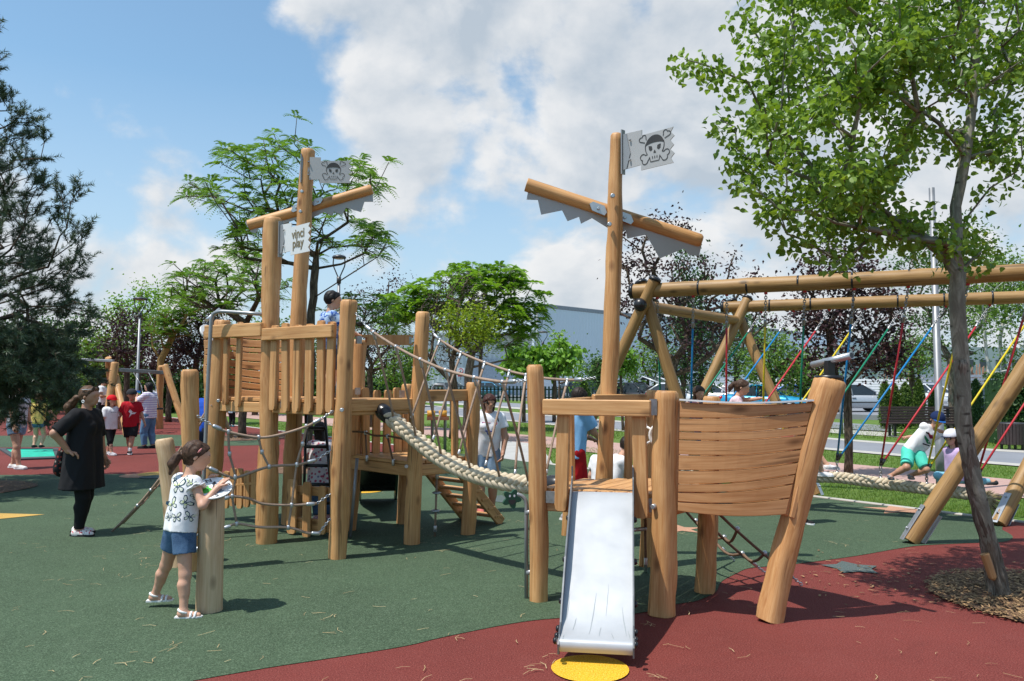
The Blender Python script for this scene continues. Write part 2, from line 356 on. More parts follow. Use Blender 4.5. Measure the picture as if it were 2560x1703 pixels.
def build_sky():
    w = bpy.data.worlds.new('World'); SC.world = w; w.use_nodes = True; nt = w.node_tree; N, L = nt.nodes, nt.links; N.clear()
    out = N.new('ShaderNodeOutputWorld'); bg = nd(N, 'ShaderNodeBackground', Strength=.074)
    sky = N.new('ShaderNodeTexSky'); sky.sky_type = 'NISHITA'; sky.sun_disc = False
    sky.sun_elevation = SUN_EL; sky.sun_rotation = math.atan2(-sd.x, -sd.y) % (2 * PI); sky.air_density = 1.0; sky.dust_density = .8; sky.ozone_density = 1.6
    tcn = N.new('ShaderNodeTexCoord'); d = tcn.outputs['Generated']
    def vm(op, a, b=None):
        n = N.new('ShaderNodeVectorMath'); n.operation = op
        for i, x in enumerate((a, b)):
            if x is None: continue
            if isinstance(x, (tuple, Vector)): n.inputs[i].default_value = tuple(x)
            else: L.new(x, n.inputs[i])
        return n
    def mth(op, a, b=None, clamp=False):
        n = N.new('ShaderNodeMath'); n.operation = op; n.use_clamp = clamp
        for i, x in enumerate((a, b)):
            if x is None: continue
            if isinstance(x, (int, float)): n.inputs[i].default_value = x
            else: L.new(x, n.inputs[i])
        return n.outputs[0]
    sep = N.new('ShaderNodeSeparateXYZ'); L.new(d, sep.inputs[0])
    dn = vm('NORMALIZE', d).outputs[0]
    mp = N.new('ShaderNodeMapping'); mp.inputs['Scale'].default_value = (1, 1, 1.35); L.new(dn, mp.inputs['Vector']); p = mp.outputs[0]
    def fbm(v, sc=5.2): return noise(N, L, v, sc, 10, .54, .15)
    n1 = fbm(p); n2 = fbm(vm('ADD', p, (-.014, -.006, .040)).outputs[0])
    big = noise(N, L, p, 2.3, 3, .5)
    # cloud banks and clear gaps in the directions where they stand
    def blob(x, y, r0, r1, wgt, c=None):
        c = c or sight(x, y).normalized(); n = N.new('ShaderNodeMapRange'); n.interpolation_type = 'SMOOTHSTEP'
        L.new(vm('DOT_PRODUCT', dn, c).outputs['Value'], n.inputs[0])
        n.inputs[1].default_value = math.cos(math.radians(r1)); n.inputs[2].default_value = math.cos(math.radians(r0))
        n.inputs[3].default_value = 0; n.inputs[4].default_value = wgt; return n.outputs[0]
    cov = None
    for b in ((120, 60, 2, 17, -.34), (430, 300, 1, 12, -.30), (650, 420, 0, 8, -.16), (1990, 40, 0, 6, -.20), (850, 480, 0, 5, -.14), (1500, 40, 0, 5, -.10), (1420, 420, 0, 6, -.10), (1120, 600, 0, 7, -.06), (600, 640, 0, 6, -.08), (1010, 560, 0, 4, -.06),
              (960, 90, 1, 11, .20), (1150, 250, 1, 11, .13), (1640, 170, 1, 7, .30), (1560, 330, 1, 9, .10), (800, 40, 0, 7, .14), (960, 380, 0, 6, .18), (930, 600, 0, 5, .08),
              (250, 440, 0, 10, .28), (90, 300, 0, 6, .27), (430, 400, 0, 6, .28), (500, 560, 0, 7, .22), (260, 660, 0, 9, .18), (1250, 520, 0, 9, .06), (1180, 640, 0, 6, .12), (1800, 560, 2, 16, .26), (2350, 300, 3, 20, .28), (1300, 350, 2, 14, .08), (1450, 640, 0, 7, .10)):
        q = blob(*b); cov = q if cov is None else mth('ADD', cov, q)
    # the sky overhead and behind is clear blue
    for c, r0, r1, w in (((0, 0, 1), 12, 62, -.45), ((0, -1, .25), 40, 100, -.30)): cov = mth('ADD', cov, blob(0, 0, r0, r1, w, V(c).normalized()))
    den = mth('ADD', mth('ADD', mth('ADD', .49, mth('MULTIPLY', mth('SUBTRACT', n1, .5), 2.5)), mth('MULTIPLY', mth('SUBTRACT', big, .5), .8)), cov)
    a = N.new('ShaderNodeMapRange'); a.interpolation_type = 'SMOOTHSTEP'; L.new(den, a.inputs[0])
    a.inputs[1].default_value = .42; a.inputs[2].default_value = .78
    sh = mth('ADD', .62, mth('MULTIPLY', mth('SUBTRACT', n1, n2), 4.2), True)
    thick = ramp(N, L, den, .72, 1.15, 0, .38)
    sh2 = mth('SUBTRACT', sh, thick, True)
    cc = mixc(N, L, sh2, (6.9, 7.9, 9.0), (12.2, 12.2, 12.2))
    # thin haze low down
    hzf = ramp(N, L, sep.outputs[2], .0, .34, .90, .10)
    base = mixc(N, L, hzf, mixc(N, L, 1.0, sky.outputs[0], (1.95, 2.45, 2.42), 'MULTIPLY'), (7.6, 9.2, 11.2))
    L.new(mixc(N, L, mth('MULTIPLY', a.outputs[0], .95), base, cc), bg.inputs['Color']); L.new(bg.outputs[0], out.inputs[0])
build_sky()
vs_ = SC.view_settings; vs_.view_transform = 'Standard'; vs_.look = 'None'; vs_.exposure = 0.0; vs_.gamma = 1; vs_.use_curve_mapping = False
SC.render.engine = 'CYCLES'; SC.cycles.max_bounces = 7; SC.cycles.transparent_max_bounces = 4; SC.cycles.use_denoising = True
SC.cycles.diffuse_bounces = 3; SC.cycles.glossy_bounces = 2; SC.cycles.caustics_reflective = False; SC.cycles.caustics_refractive = False
# ------------------------------------------------------------------ ground
def sheet(name, pts, z, mat, thick=0.0):
    mb = MB(); vs = [V((p[0], p[1], z)) for p in pts]
    ar = sum(vs[i].x * vs[(i + 1) % len(vs)].y - vs[(i + 1) % len(vs)].x * vs[i].y for i in range(len(vs)))
    if ar < 0: vs = vs[::-1]
    mb.add(vs, [list(range(len(vs)))], 0)
    return tag(mb.build(name, mat), kind='structure')
def smooth_line(pts, k=4):
    out = []
    P = [V((p[0], p[1])) for p in pts]
    for i in range(len(P) - 1):
        p0, p1, p2, p3 = P[max(i - 1, 0)], P[i], P[i + 1], P[min(i + 2, len(P) - 1)]
        for j in range(k):
            t = j / k
            out.append(.5 * ((2 * p1) + (p2 - p0) * t + (2 * p0 - 5 * p1 + 4 * p2 - p3) * t * t + (3 * p1 - p0 - 3 * p2 + p3) * t ** 3))
    return out + [P[-1]]
def GP(l): return [G(x, y).xy for x, y in l]
mb = MB(); R = 900
mb.add([(R * math.cos(a), R * math.sin(a), -.03) for a in np.linspace(0, 2 * PI, 64, endpoint=False)], [list(range(64))])
tag(mb.build('lawn_ground', MT['lawn']), kind='structure')
KA, KB = G(385, 1039).xy, G(2422, 1291).xy
kd = (KB - KA).normalized(); kn = V((-kd.y, kd.x))
if kn.y < 0: kn = -kn
K0, K1 = KA - kd * 45, KB + kd * 14
sheet('rubber_ground', [K0, K1, (K1.x + 3, -8), (K0.x, -8)], 0.0, MT['red_rub'])
near = smooth_line(GP([(483, 1703), (668, 1671), (825, 1647), (1010, 1617), (1113, 1593), (1280, 1560), (1389, 1547), (1584, 1536), (1689, 1512), (1743, 1503), (1789, 1481), (1804, 1455),
        (1840, 1435), (1870, 1422), (1919, 1417), (1995, 1410), (2138, 1391), (2247, 1372), (2311, 1364), (2438, 1358), (2505, 1356), (2530, 1348), (2528, 1338), (2505, 1325)]), 4)
kq = kn * -.03
far = [G(2470, 1297).xy + kq * 0]
kp = lambda x: KA + kd * ((x - KA.x) / kd.x) + kq
far = [kp(6.15), kp(0.2), kp(-2.1)]
tail = smooth_line(GP([(1003, 1174), (900, 1177), (560, 1187), (260, 1186), (0, 1188), (-500, 1190)]), 4)
sheet('green_rubber_ground', [(-12, -6), (-4.5, -4), (-2.6, 1.5), (-1.75, 3.4)] + near + far + tail + [(-18, 10), (-14, -4)], .004, MT['green_rub'])
sheet('green_rubber_band_ground', smooth_line(GP([(-300, 1092), (120, 1089), (420, 1087), (620, 1098), (700, 1104)])) + smooth_line(GP([(700, 1112), (560, 1115), (250, 1117), (-300, 1121)])), .004, MT['green_rub'])
# kerb along the lawn: a real step
mb = MB(); g0, g1 = (kp(-2.1) - KA).length / 1, (kp(-.15) - KA).length
for a_, b_ in ((K0, kp(-2.3)), (kp(.35), K1)):
    a3, b3 = V((a_.x, a_.y, .005)) + V((kn.x, kn.y, 0)) * .06, V((b_.x, b_.y, .005)) + V((kn.x, kn.y, 0)) * .06
    mb.plank(a3 - V((0, 0, .02)), b3 - V((0, 0, .02)), .08, .07, (kn.x, kn.y, 0))
tag(mb.build('kerb_edge_pavement', MT['kerb']), kind='structure')
def strip(name, top, bot, z, mat):
    return sheet(name, smooth_line(GP(top), 3) + list(reversed(smooth_line(GP(bot), 3))), z, mat)
PK_T = [(-200, 966), (0, 980), (391, 1010), (1100, 1068), (2110, 1157), (2560, 1200), (3300, 1262)]
PK_B = [(-200, 985), (0, 994), (391, 1025), (1100, 1090), (2110, 1200), (2560, 1243), (3300, 1310)]
strip('pink_path', PK_T, PK_B, -.012, MT['pave_pink'])
AS_T = [(500, 972), (900, 1001), (1290, 1033), (2110, 1101), (2560, 1131), (3300, 1178)]
AS_B = [(500, 984), (900, 1018), (1290, 1051), (2110, 1122), (2560, 1159), (3300, 1215)]
strip('bike_path', AS_T, AS_B, -.012, MT['asphalt'])
up = lambda l, k: [(x, y + k * (y - 953)) for x, y in l]
strip('path_kerb', up(AS_T, -.03), AS_T, -.008, MT['kerb']); strip('path_kerb', AS_B, up(AS_B, .03), -.008, MT['kerb'])
strip('upper_path', [(900, 985), (1290, 1008), (2100, 1056), (2230, 1064)], [(900, 991), (1290, 1018), (2100, 1073), (2230, 1078)], -.012, MT['asphalt'])
strip('upper_path_kerb', [(900, 991), (1290, 1018), (2100, 1073), (2230, 1078)], [(900, 994), (1290, 1022), (2100, 1083), (2230, 1087)], -.010, MT['kerb'])
sheet('entry_path', GP([(1185, 1094), (1350, 1110), (1385, 1163), (1215, 1139)]), -.009, MT['pave_grey'])
mb = MB(); q = GP([(700, 978), (1290, 1000), (2100, 1046), (2600, 1062)]); q2 = [p * 3.2 for p in q]
pk = q + q2[::-1]
n_ = len(pk); mb.add([(p.x, p.y, .20) for p in pk] + [(p.x, p.y, -.05) for p in pk], [list(range(n_))[::-1]] + [[i, (i + 1) % n_, n_ + (i + 1) % n_, n_ + i] for i in range(n_)])
tag(mb.build('parking_ground', MT['asphalt']), kind='structure')
def disc(name, c, r, z, mat, n=40, wob=0.0):
    rg = random.Random(name); a = [rg.uniform(0, 6) for _ in range(3)]
    return sheet(name, [(c[0] + r * (1 + wob * math.sin(3 * t + a[0]) + wob * .6 * math.sin(7 * t + a[1])) * math.cos(t), c[1] + r * (1 + wob * math.sin(3 * t + a[0]) + wob * .6 * math.sin(7 * t + a[1])) * math.sin(t)) for t in np.linspace(0, 2 * PI, n, endpoint=False)], z, mat)
def star(name, c, r, z, mat, k=5, inner=.42, rot=0.0):
    return sheet(name, [(c[0] + r * (1 if i % 2 == 0 else inner) * math.cos(rot + PI * i / k), c[1] + r * (1 if i % 2 == 0 else inner) * math.sin(rot + PI * i / k)) for i in range(2 * k)], z, mat)
disc('yellow_spot_marking', G(1475, 1674), .232, .009, MT['yellow_rub'])
disc('yellow_spot_marking', G(905, 1227), .34, .009, MT['yellow_rub'])
sheet('yellow_spike_marking', GP([(-330, 1262), (-100, 1283), (0, 1285), (112, 1288), (0, 1299), (-100, 1312), (-330, 1345)]), .009, MT['ochre_rub'])
star('starfish_marking', G(1700, 1324), .30, .009, MT['sand_rub'], rot=.3); star('starfish_marking', G(2247, 1276), .46, .009, MT['sand_rub'], rot=.1)
star('grey_star_marking', G(2130, 1421), .27, .009, MT['blue_rub'], 5, .6, .25); star('blue_star_marking', G(1238, 1249), .42, .009, MT['blue_rub'], 5, .5, .1)
disc('flower_marking', G(350, 1190), .34, .009, MT['sand_rub']); disc('flower_marking', G(395, 1186), .34, .0115, MT['ochre_rub']); disc('flower_marking', G(388, 1194), .26, .014, MT['blue_rub'])
MULCH = [((4.35, 6.42), .92), ((-8.75, 12.6), 1.12), ((-8.05, 24.0), 1.25), ((-3.98, 15.75), .95)]
for c, r in MULCH: disc('bark_mulch_ground', c, r, .012, MT['soil'], 48, .03)
def strips(name, C, ang, ln, wd, mats, bend=.0, tilt=None, z=.012, lv=None, label=None):
    """many thin curved slivers lying about, two quads each"""
    n = len(C); a = np.asarray(ang); d = np.stack([np.cos(a), np.sin(a)], 1); s = np.stack([-d[:, 1], d[:, 0]], 1)
    ln = np.broadcast_to(ln, n); wd = np.broadcast_to(wd, n); bend = RNG.uniform(-1, 1, n) * bend
    tz = np.zeros(n) if tilt is None else tilt
    Vt = np.zeros((n, 6, 3)); z = np.broadcast_to(z, n)
    for i, (u, k) in enumerate(((-.5, 0), (0, 1), (.5, 0))):
        base = C + d * (ln * u)[:, None] + s * (bend * ln * k)[:, None]
        for j, w in enumerate((-.5, .5)):
            Vt[:, i * 2 + j, :2] = base + s * (wd * w)[:, None]; Vt[:, i * 2 + j, 2] = z + tz * (u + .5) * ln + .002 * k
    F = (np.arange(n)[:, None, None] * 6 + np.array([[0, 2, 3, 1], [2, 4, 5, 3]])[None]).reshape(-1, 4)
    lv = np.repeat(RNG.random(n) if lv is None else lv, 6)
    return np_mesh(name, Vt.reshape(-1, 3), F, mats, lv=lv)
n = 760; C = np.stack([RNG.uniform(-5.5, 5.5, n), 3.4 + 9 * RNG.random(n) ** 1.6], 1); cl = RNG.random(n) < .35
C[cl] = C[RNG.integers(0, n // 5, cl.sum())] + RNG.normal(0, .07, (cl.sum(), 2))
tag(strips('dry_pine_needles', C, RNG.uniform(0, PI, n), RNG.uniform(.04, .13, n), RNG.uniform(.0022, .0045, n), MT['straw'], .18, z=.014), 'dry straw coloured pine needles scattered over the rubber floor', 'pine needles', kind='stuff')
n = 150; C = np.stack([3.3 + RNG.normal(0, .55, n), 7.0 + RNG.normal(0, .5, n)], 1)
CH = [C]; 
for i, (c, r) in enumerate(MULCH):
    k = (6500, 1500, 700, 500)[i]; t = RNG.uniform(0, 2 * PI, k); q = r * 1.04 * np.sqrt(RNG.random(k)); CH.append(np.stack([c[0] + q * np.cos(t), c[1] + q * np.sin(t)], 1))
C = np.concatenate(CH); n = len(C)
zz = .016 + .03 * RNG.random(n); zz[:150] = .014; til = RNG.uniform(-.1, .25, n); til[:150] = 0.01
tag(strips('bark_mulch', C, RNG.uniform(0, PI, n), RNG.uniform(.010, .065, n), RNG.uniform(.005, .020, n), MT['chip'], .06, til, zz), 'brown and straw coloured bark chips heaped round the tree feet', 'bark mulch', kind='stuff')
# short grass on the lawn strips nearest to the play area
def lines_y(l, X, Yd):  # image-free test: piecewise path edge in plan, depth at X by ray ratio
    P = GP(l); r = X / Yd; rs = np.array([p.x / p.y for p in P]); ys = np.array([p.y for p in P]); return np.interp(r, rs, ys)
n = 150000; yy = 10.5 + 22 * RNG.random(n) ** 1.5; xx = yy * RNG.uniform(-.35, .68, n)
kk = (xx - KA.x) * kn.x + (yy - KA.y) * kn.y
pt, pb = lines_y(PK_T, xx, yy), lines_y(PK_B, xx, yy); at_, ab = lines_y(up(AS_T, -.06), xx, yy), lines_y(up(AS_B, .05), xx, yy)
ok = (kk > .14) & ((yy < pb - .06) | (yy > pt + .06)) & ((yy < ab - .05) | (yy > at_ + .05))
ep = GP([(1185, 1094), (1350, 1110), (1385, 1163), (1215, 1139)])
ok &= ~((xx > min(p.x for p in ep)) & (xx < max(p.x for p in ep)) & (yy > min(p.y for p in ep) - .2) & (yy < max(p.y for p in ep)))
xx, yy = xx[ok], yy[ok]; n = len(xx); a = RNG.uniform(0, 2 * PI, n); h = RNG.uniform(.025, .062, n); w = .0035 * yy / 8
Vt = np.zeros((n, 3, 3)); Vt[:, 0] = np.stack([xx - w * np.cos(a), yy - w * np.sin(a), np.full(n, -.03)], 1); Vt[:, 1] = np.stack([xx + w * np.cos(a), yy + w * np.sin(a), np.full(n, -.03)], 1)
Vt[:, 2] = np.stack([xx + RNG.normal(0, .02, n), yy + RNG.normal(0, .02, n), -.03 + h], 1)
tag(np_mesh('lawn_grass', Vt.reshape(-1, 3), np.arange(n * 3).reshape(-1, 3), MT['blade'], lv=np.repeat(np.clip(RNG.normal(.5, .25, n), 0, 1), 3)), 'short bright green grass on the lawn strips', 'grass', kind='stuff')
# ------------------------------------------------------------------ small shared pieces
UP = V((0, 0, 1))
def part(name, parent, mat, fn):
    mb = MB(); fn(mb); return mb.build(name, mat, parent)
def parts(name, parent, mat, fn):
    mb = MB(); fn(mb); return mb.build_each(name, mat, parent)
def post(parent, base, top, r0, r1=None, mat='wood', name='post', seed=1, wob=.07, bend=.016, label=None):
    mb = MB(); mb.log(base, top, r0, r1 if r1 else r0 * .9, seed=seed, wob=wob, bend=bend); o = mb.build(name, MT[mat], parent)
    if label: o['label'] = label
    return o
def bolt(mb, p, d, r=.018, h=.02, mat=0):
    d = V(d).normalized(); mb.tube([V(p), V(p) + d * h, V(p) + d * (h + .006)], [r, r, r * .75], 12, mat)
def chain_pts(mb, p0, p1, mat=0, link=.032, r=.0045):
    p0, p1 = V(p0), V(p1); d = p1 - p0; L = d.length; n = max(2, int(L / (link * .72))); a, b, d = frame(d)
    for i in range(n):
        c = p0 + d * (L * (i + .5) / n); w = a if i % 2 else b; h = L / n * .68
        mb.tube([c + d * (h * math.cos(t)) + w * (link * .32 * math.sin(t)) for t in np.linspace(0, 2 * PI, 9)[:-1]], r, 5, mat, closed=True)
def spline(P, k=6):
    P = [V(p) for p in P]; out = []
    for i in range(len(P) - 1):
        p0, p1, p2, p3 = P[max(i - 1, 0)], P[i], P[i + 1], P[min(i + 2, len(P) - 1)]
        for j in range(k):
            t = j / k; out.append(.5 * ((2 * p1) + (p2 - p0) * t + (2 * p0 - 5 * p1 + 4 * p2 - p3) * t * t + (3 * p1 - p0 - 3 * p2 + p3) * t ** 3))
    return out + [P[-1]]
def clampj(mb, p, d, mat=0, r=.019, l=.05):
    d = V(d).normalized(); mb.tube([V(p) - d * l / 2, V(p) - d * l * .35, V(p) + d * l * .35, V(p) + d * l / 2], [r * .75, r, r, r * .75], 8, mat)
def flag_shape(mb, o, ax, w, h, tooth=True, mat=0, t=.008):
    pl = [(0, 0), (.34 * w, .02 * h), (.34 * w, -.13 * h), (.98 * w, -.12 * h), (.93 * w, .02 * h), (1.0 * w, .13 * h), (.92 * w, .26 * h), (.99 * w, .36 * h), (.92 * w, .50 * h), (1.0 * w, .60 * h), (.93 * w, .72 * h), (.98 * w, .84 * h),
          (.36 * w, .83 * h), (.36 * w, .98 * h), (0, 1.0 * h)]
    mb.prism(pl, o, ax, UP, t, mat)
def stroke(mb, pts, o, ax, w, lift, mat=0, closed=True):
    """raised printed line on a plate; plate plane o, ax, UP; lift towards the viewer side"""
    P = [V(p) for p in pts]; n = len(P); L, R = [], []
    for i in range(n):
        a = P[(i - 1) % n] if closed or i else P[i]; b = P[(i + 1) % n] if closed or i < n - 1 else P[i]
        d = (b - a).normalized(); s = V((-d.y, d.x)) * w / 2; L.append(P[i] + s); R.append(P[i] - s)
    vs = []; nz = ax.cross(UP).normalized() * lift
    for q in L + R: vs.append(o + ax * q.x + UP * q.y + nz)
    m = n if closed else n - 1; fs = [[i, (i + 1) % n, n + (i + 1) % n, n + i] for i in range(m)]
    mb.add(vs, fs, mat)
def fillp(mb, pts, o, ax, lift, mat=0):
    nz = ax.cross(UP).normalized() * lift; mb.add([o + ax * x + UP * y + nz for x, y in pts], [list(range(len(pts)))], mat)
def arc(cx, cy, rx, ry, a0, a1, n=14): return [(cx + rx * math.cos(math.radians(a0 + (a1 - a0) * i / n)), cy + ry * math.sin(math.radians(a0 + (a1 - a0) * i / n))) for i in range(n + 1)]
def skull(mb, o, ax, cx, cy, s, lift, mat=0):
    def T(l): return [(cx + x * s, cy + y * s) for x, y in l]
    lw = .030 * s
    fillp(mb, T(arc(0, .12, .40, .40, 12, 168, 16) + arc(0, .10, .46, .16, 160, 20, 12)), o, ax, lift, mat)
    stroke(mb, T(arc(0, .12, .40, .40, 20, -38, 8)), o, ax, lw, lift, mat, False); stroke(mb, T(arc(0, .12, .40, .40, 160, 218, 8)), o, ax, lw, lift, mat, False)
    for sx in (-1, 1):
        fillp(mb, T([(sx * (.10 + .0), .02), (sx * .12, .13), (sx * .26, .16), (sx * .24, .02), (sx * .17, -.03)]), o, ax, lift, mat)
        stroke(mb, T([(sx * .31, -.13)] + [(sx * x, y) for x, y in arc(.50, -.20, .12, .11, 150, -60, 9)] + [(sx * x, y) for x, y in arc(.42, -.36, .12, .11, 30, -170, 9)] + [(sx * .22, -.27)]), o, ax, lw, lift, mat, False)
        stroke(mb, T([(sx * x, y) for x, y in ([(.36, .40)] + arc(.46, .52, .09, .08, 200, 60, 7) + arc(.58, .45, .09, .08, 110, -70, 7) + [(.42, .31)])]), o, ax, lw, lift, mat, False)
    fillp(mb, T([(0, -.01), (.06, -.12), (-.06, -.12)]), o, ax, lift, mat)
    stroke(mb, T([(-.22, -.24), (-.18, -.42), (.18, -.42), (.22, -.24)]), o, ax, lw, lift, mat, False)
    for x in (-.10, 0, .10): stroke(mb, T([(x, -.23), (x * .9, -.32)]), o, ax, lw, lift, mat, False)
def text_mesh(txt, size, name='letters'):
    cu = bpy.data.curves.new(name, 'FONT'); cu.body = txt; cu.size = size; cu.align_x = 'CENTER'; cu.space_line = .78; cu.offset = size * .02; cu.fill_mode = 'FRONT'; cu.dimensions = '2D'
    o = bpy.data.objects.new('tmp_text', cu); COL.objects.link(o); bpy.context.view_layer.update()
    me = bpy.data.meshes.new_from_object(o.evaluated_get(bpy.context.evaluated_depsgraph_get()))
    bpy.data.objects.remove(o); vs = [tuple(v.co) for v in me.vertices]; fs = [list(p.vertices) for p in me.polygons]; return vs, fs
def yard(parent, c0, c1, r, plate_pts, pname='yard'):
    mb = MB(); mb.log(c0, c1, r, r * .97, wob=.02, bend=.006, seed=11); y = mb.build(pname, MT['wood'], parent)
    mb = MB(); d = (V(c1) - V(c0)).normalized(); o = V(c0); ay = UP
    ax = V((1, 0, 0)); mb.prism([(p.x - o.x, p.z - o.z) for p in plate_pts], o + V((0, .0, 0)), ax, ay, .010)
    mb.build('sail_plate', MT['plate'], parent); return y
# ================================================================== the tall tower
P1, P2, P4, P5, P6, P7 = [G(*p) for p in ((525, 1335), (667, 1358), (845, 1396), (1030, 1360), (1169, 1336), (1008, 1309))]
PB = V((-1.88, 9.32, 0)); P0 = V((-3.68, 9.92, 0)); PM = G(728, 1310)
tower = thing('play_tower', (P2.x, P2.y, 0), 'tall wooden pirate play tower with slatted railings, a mast and a lettered white flag', 'play tower')
post(tower, P1, V((at(554, 800, P1.y).x + .02, P1.y, 2.40)), .105, .094, seed=3)
post(tower, P2, at(687, 543, P2.y), .108, .088, seed=5, wob=.08, bend=.024)
post(tower, P4, at(872, 750, P4.y), .092, .078, seed=9, bend=.014)
post(tower, P5, at(1056, 780, P5.y), .085, .076, seed=14, wob=.03)
post(tower, P6, at(1184, 956, P6.y), .080, .072, seed=21)
post(tower, P7, at(1016, 960, P7.y), .075, .07, seed=25)
post(tower, PB, V((-1.80, 9.45, 2.20)), .095, .085, seed=28)
post(tower, P0, V((-3.72, 9.92, 2.40)), .092, .088, seed=33)
post(tower, PM, at(766, 372, PM.y), .112, .082, name='mast', seed=40, bend=.016, wob=.06)
# yard with its zigzag plate
def pp(l, Y, ox=0, oy=0, k=1.0): return [at(ox + x * k, oy + y * k, Y) for x, y in l]
k6 = 400 / 1651
yard(tower, at(622, 563, 9.86), at(931, 474, 9.86), .066, pp([(64, 985), (130, 1085), (175, 1090), (200, 1045), (300, 1020), (420, 1010), (560, 960), (760, 930), (880, 875), (955, 915), (975, 870), (1060, 905), (1100, 830), (1255, 876), (1290, 770), (1380, 770), (1376, 690), (1300, 655), (80, 960)], 9.90, 600, 320, k6))
def f_tbolts(mb):
    for x, y in ((643, 660), (628, 866)):
        bolt(mb, at(600 + x * k6, 320 + y * k6, PM.y - .098), (0, -1, 0), .02, .03)
    for x, y in ((580, 825), (800, 757)):
        c = at(600 + x * k6, 320 + y * k6, 9.785); mb.prism([(-.065, -.02), (-.04, -.045), (.04, -.035), (.065, .0), (.05, .04), (-.04, .04)], c, V((1, 0, .27)).normalized(), UP, .012); bolt(mb, c + V((.0, -.006, 0)), (0, -1, 0), .014, .014)
    for p, x, y in ((P1, 547, 1002), (P4, 855, 1025), (P5, 1016, 1166)):
        bolt(mb, at(x, y, p.y - .105), (0.1, -1, 0), .02, .022)
parts('bolt', tower, MT['steel'], f_tbolts)
# decks
def deck(parent, poly, z, bdir, name='deck', mat='plank', fas=.11, w=.115):
    """boards clipped to the plan outline, with a fascia all round"""
    mb = MB(); bd = V((bdir[0], bdir[1])).normalized(); nd_ = V((-bd.y, bd.x)); P = [V((p[0], p[1])) for p in poly]; c = sum(P, V((0, 0))) / len(P)
    lo = min((p - c).dot(nd_) for p in P); hi = max((p - c).dot(nd_) for p in P); t = lo + w / 2 - .01
    while t < hi:
        xs = []
        for i in range(len(P)):
            a, b = P[i] - c, P[(i + 1) % len(P)] - c; u, v = a.dot(nd_) - t, b.dot(nd_) - t
            if u * v < 0: xs.append((a + (b - a) * (u / (u - v))).dot(bd))
        if len(xs) == 2 and max(xs) - min(xs) > .05:
            q0, q1 = c + nd_ * t + bd * (min(xs) + .01), c + nd_ * t + bd * (max(xs) - .01)
            mb.plank((q0.x, q0.y, z - .02), (q1.x, q1.y, z - .02), w - .008, .04, (nd_.x, nd_.y, 0))
        t += w
    o = mb.build(name, MT[mat], parent); mb = MB()
    for i in range(len(P)):
        a, b = P[i], P[(i + 1) % len(P)]; e = (b - a).normalized()
        mb.plank(V((a.x, a.y, z - .045 - fas / 2)) + V((e.x, e.y, 0)) * .02, V((b.x, b.y, z - .045 - fas / 2)) - V((e.x, e.y, 0)) * .02, fas, .045, UP)
    mb.build('fascia', MT[mat], parent); return o
ZT = 1.53
deck(tower, [P4.xy, P5.xy, (-1.88, 9.32), PM.xy, P0.xy, P1.xy, P2.xy], ZT, (.82, -.57))
ZM = .87
deck(tower, [(-1.88, 9.32), (P5.x, P5.y), (P6.x, P6.y), (P7.x, P7.y)], ZM, (.7, -.7), fas=.12)
def rail(parent, a, b, z, h, off, slats, s_bot, s_top=None, t=.04, sw=.085, name='railing', mat='plank', rt=.05, round_ends=True, s_off=None):
    """top board from a to b with slats hung behind it"""
    a, b = V((a[0], a[1], 0)), V((b[0], b[1], 0)); d = (b - a).normalized(); n = V((d.y, -d.x, 0)); mb = MB()
    if n.y > 0: n = -n
    r0 = a + n * off; r1 = b + n * off
    if h > 0: mb.plank(r0 + UP * z, r1 + UP * z, h, rt, UP)
    so = s_off if s_off is not None else off - rt / 2 - t / 2 - .001
    for i, f in enumerate(slats):
        f, w = f if isinstance(f, tuple) else (f, sw); c = a + (b - a) * f + n * so; tilt = d * (.012 * math.sin(i * 2.3 + f * 9))
        st = (s_top if s_top is not None else z + h / 2 - .005) + .018 * math.sin(i * 1.9)
        sb = s_bot + .012 * math.sin(i * 2.7 + 1)
        mb.plank(c + UP * sb - tilt, c + UP * st + tilt, w, t, d, round_ends=round_ends)
    return mb.build(name, MT[mat], parent)
rail(tower, P1, P2, 2.26, .145, .115, [.30, .53], 1.44, 2.34, sw=.075, s_off=.05)
rail(tower, P2, P4, 2.205, .13, .10, [.13, .30, .47, .64, .80, .93], 1.40, 2.30, sw=.105, s_off=.055)
# notched board between the two bridge posts
def f_notch(mb):
    a, b = at(905, 849, 8.0), at(1030, 850, 8.45); d = (b - a).normalized(); L = (b - a).length
    mb.prism([(0, -.055), (L, -.055), (L, -.03), (L - .05, -.03), (L - .05, .02), (L, .02), (L, .05), (0, .05), (0, .02), (.05, .02), (.05, -.03), (0, -.03)], a, d, UP, .04)
part('crossbar', tower, MT['hull'], f_notch)
def f_br(mb):
    for x, y, Y, s in ((897, 850, 7.95, .05), (1021, 851, 8.42, .05), (894, 978, 8.95, .05), (1005, 985, 8.6, .045), (1012, 1026, 8.47, .045), (708, 1010, 8.4, .05), (708, 837, 8.4, .035)):
        mb.box(at(x, y, Y), s, .05, .075, .5)
parts('bracket', tower, MT['chain'], f_br)
rail(tower, P4, P5, 1.475, .125, .02, [], 0, rt=.06)
# picket side of the lower platform, rails and single boards
a_, b_ = V((-1.90, 9.22, 0)), V((-1.31, 9.72, 0))
rail(tower, a_, b_, 1.45, .06, -.03, [.10, .30, .49, .68, .86], ZM - .02, 1.62, sw=.098, s_off=.03)
rail(tower, P5, P6, 1.56, .125, .0, [(.16, .09), (.80, .085)], ZM - .06, 1.55, rt=.055, s_off=.0 - .05)
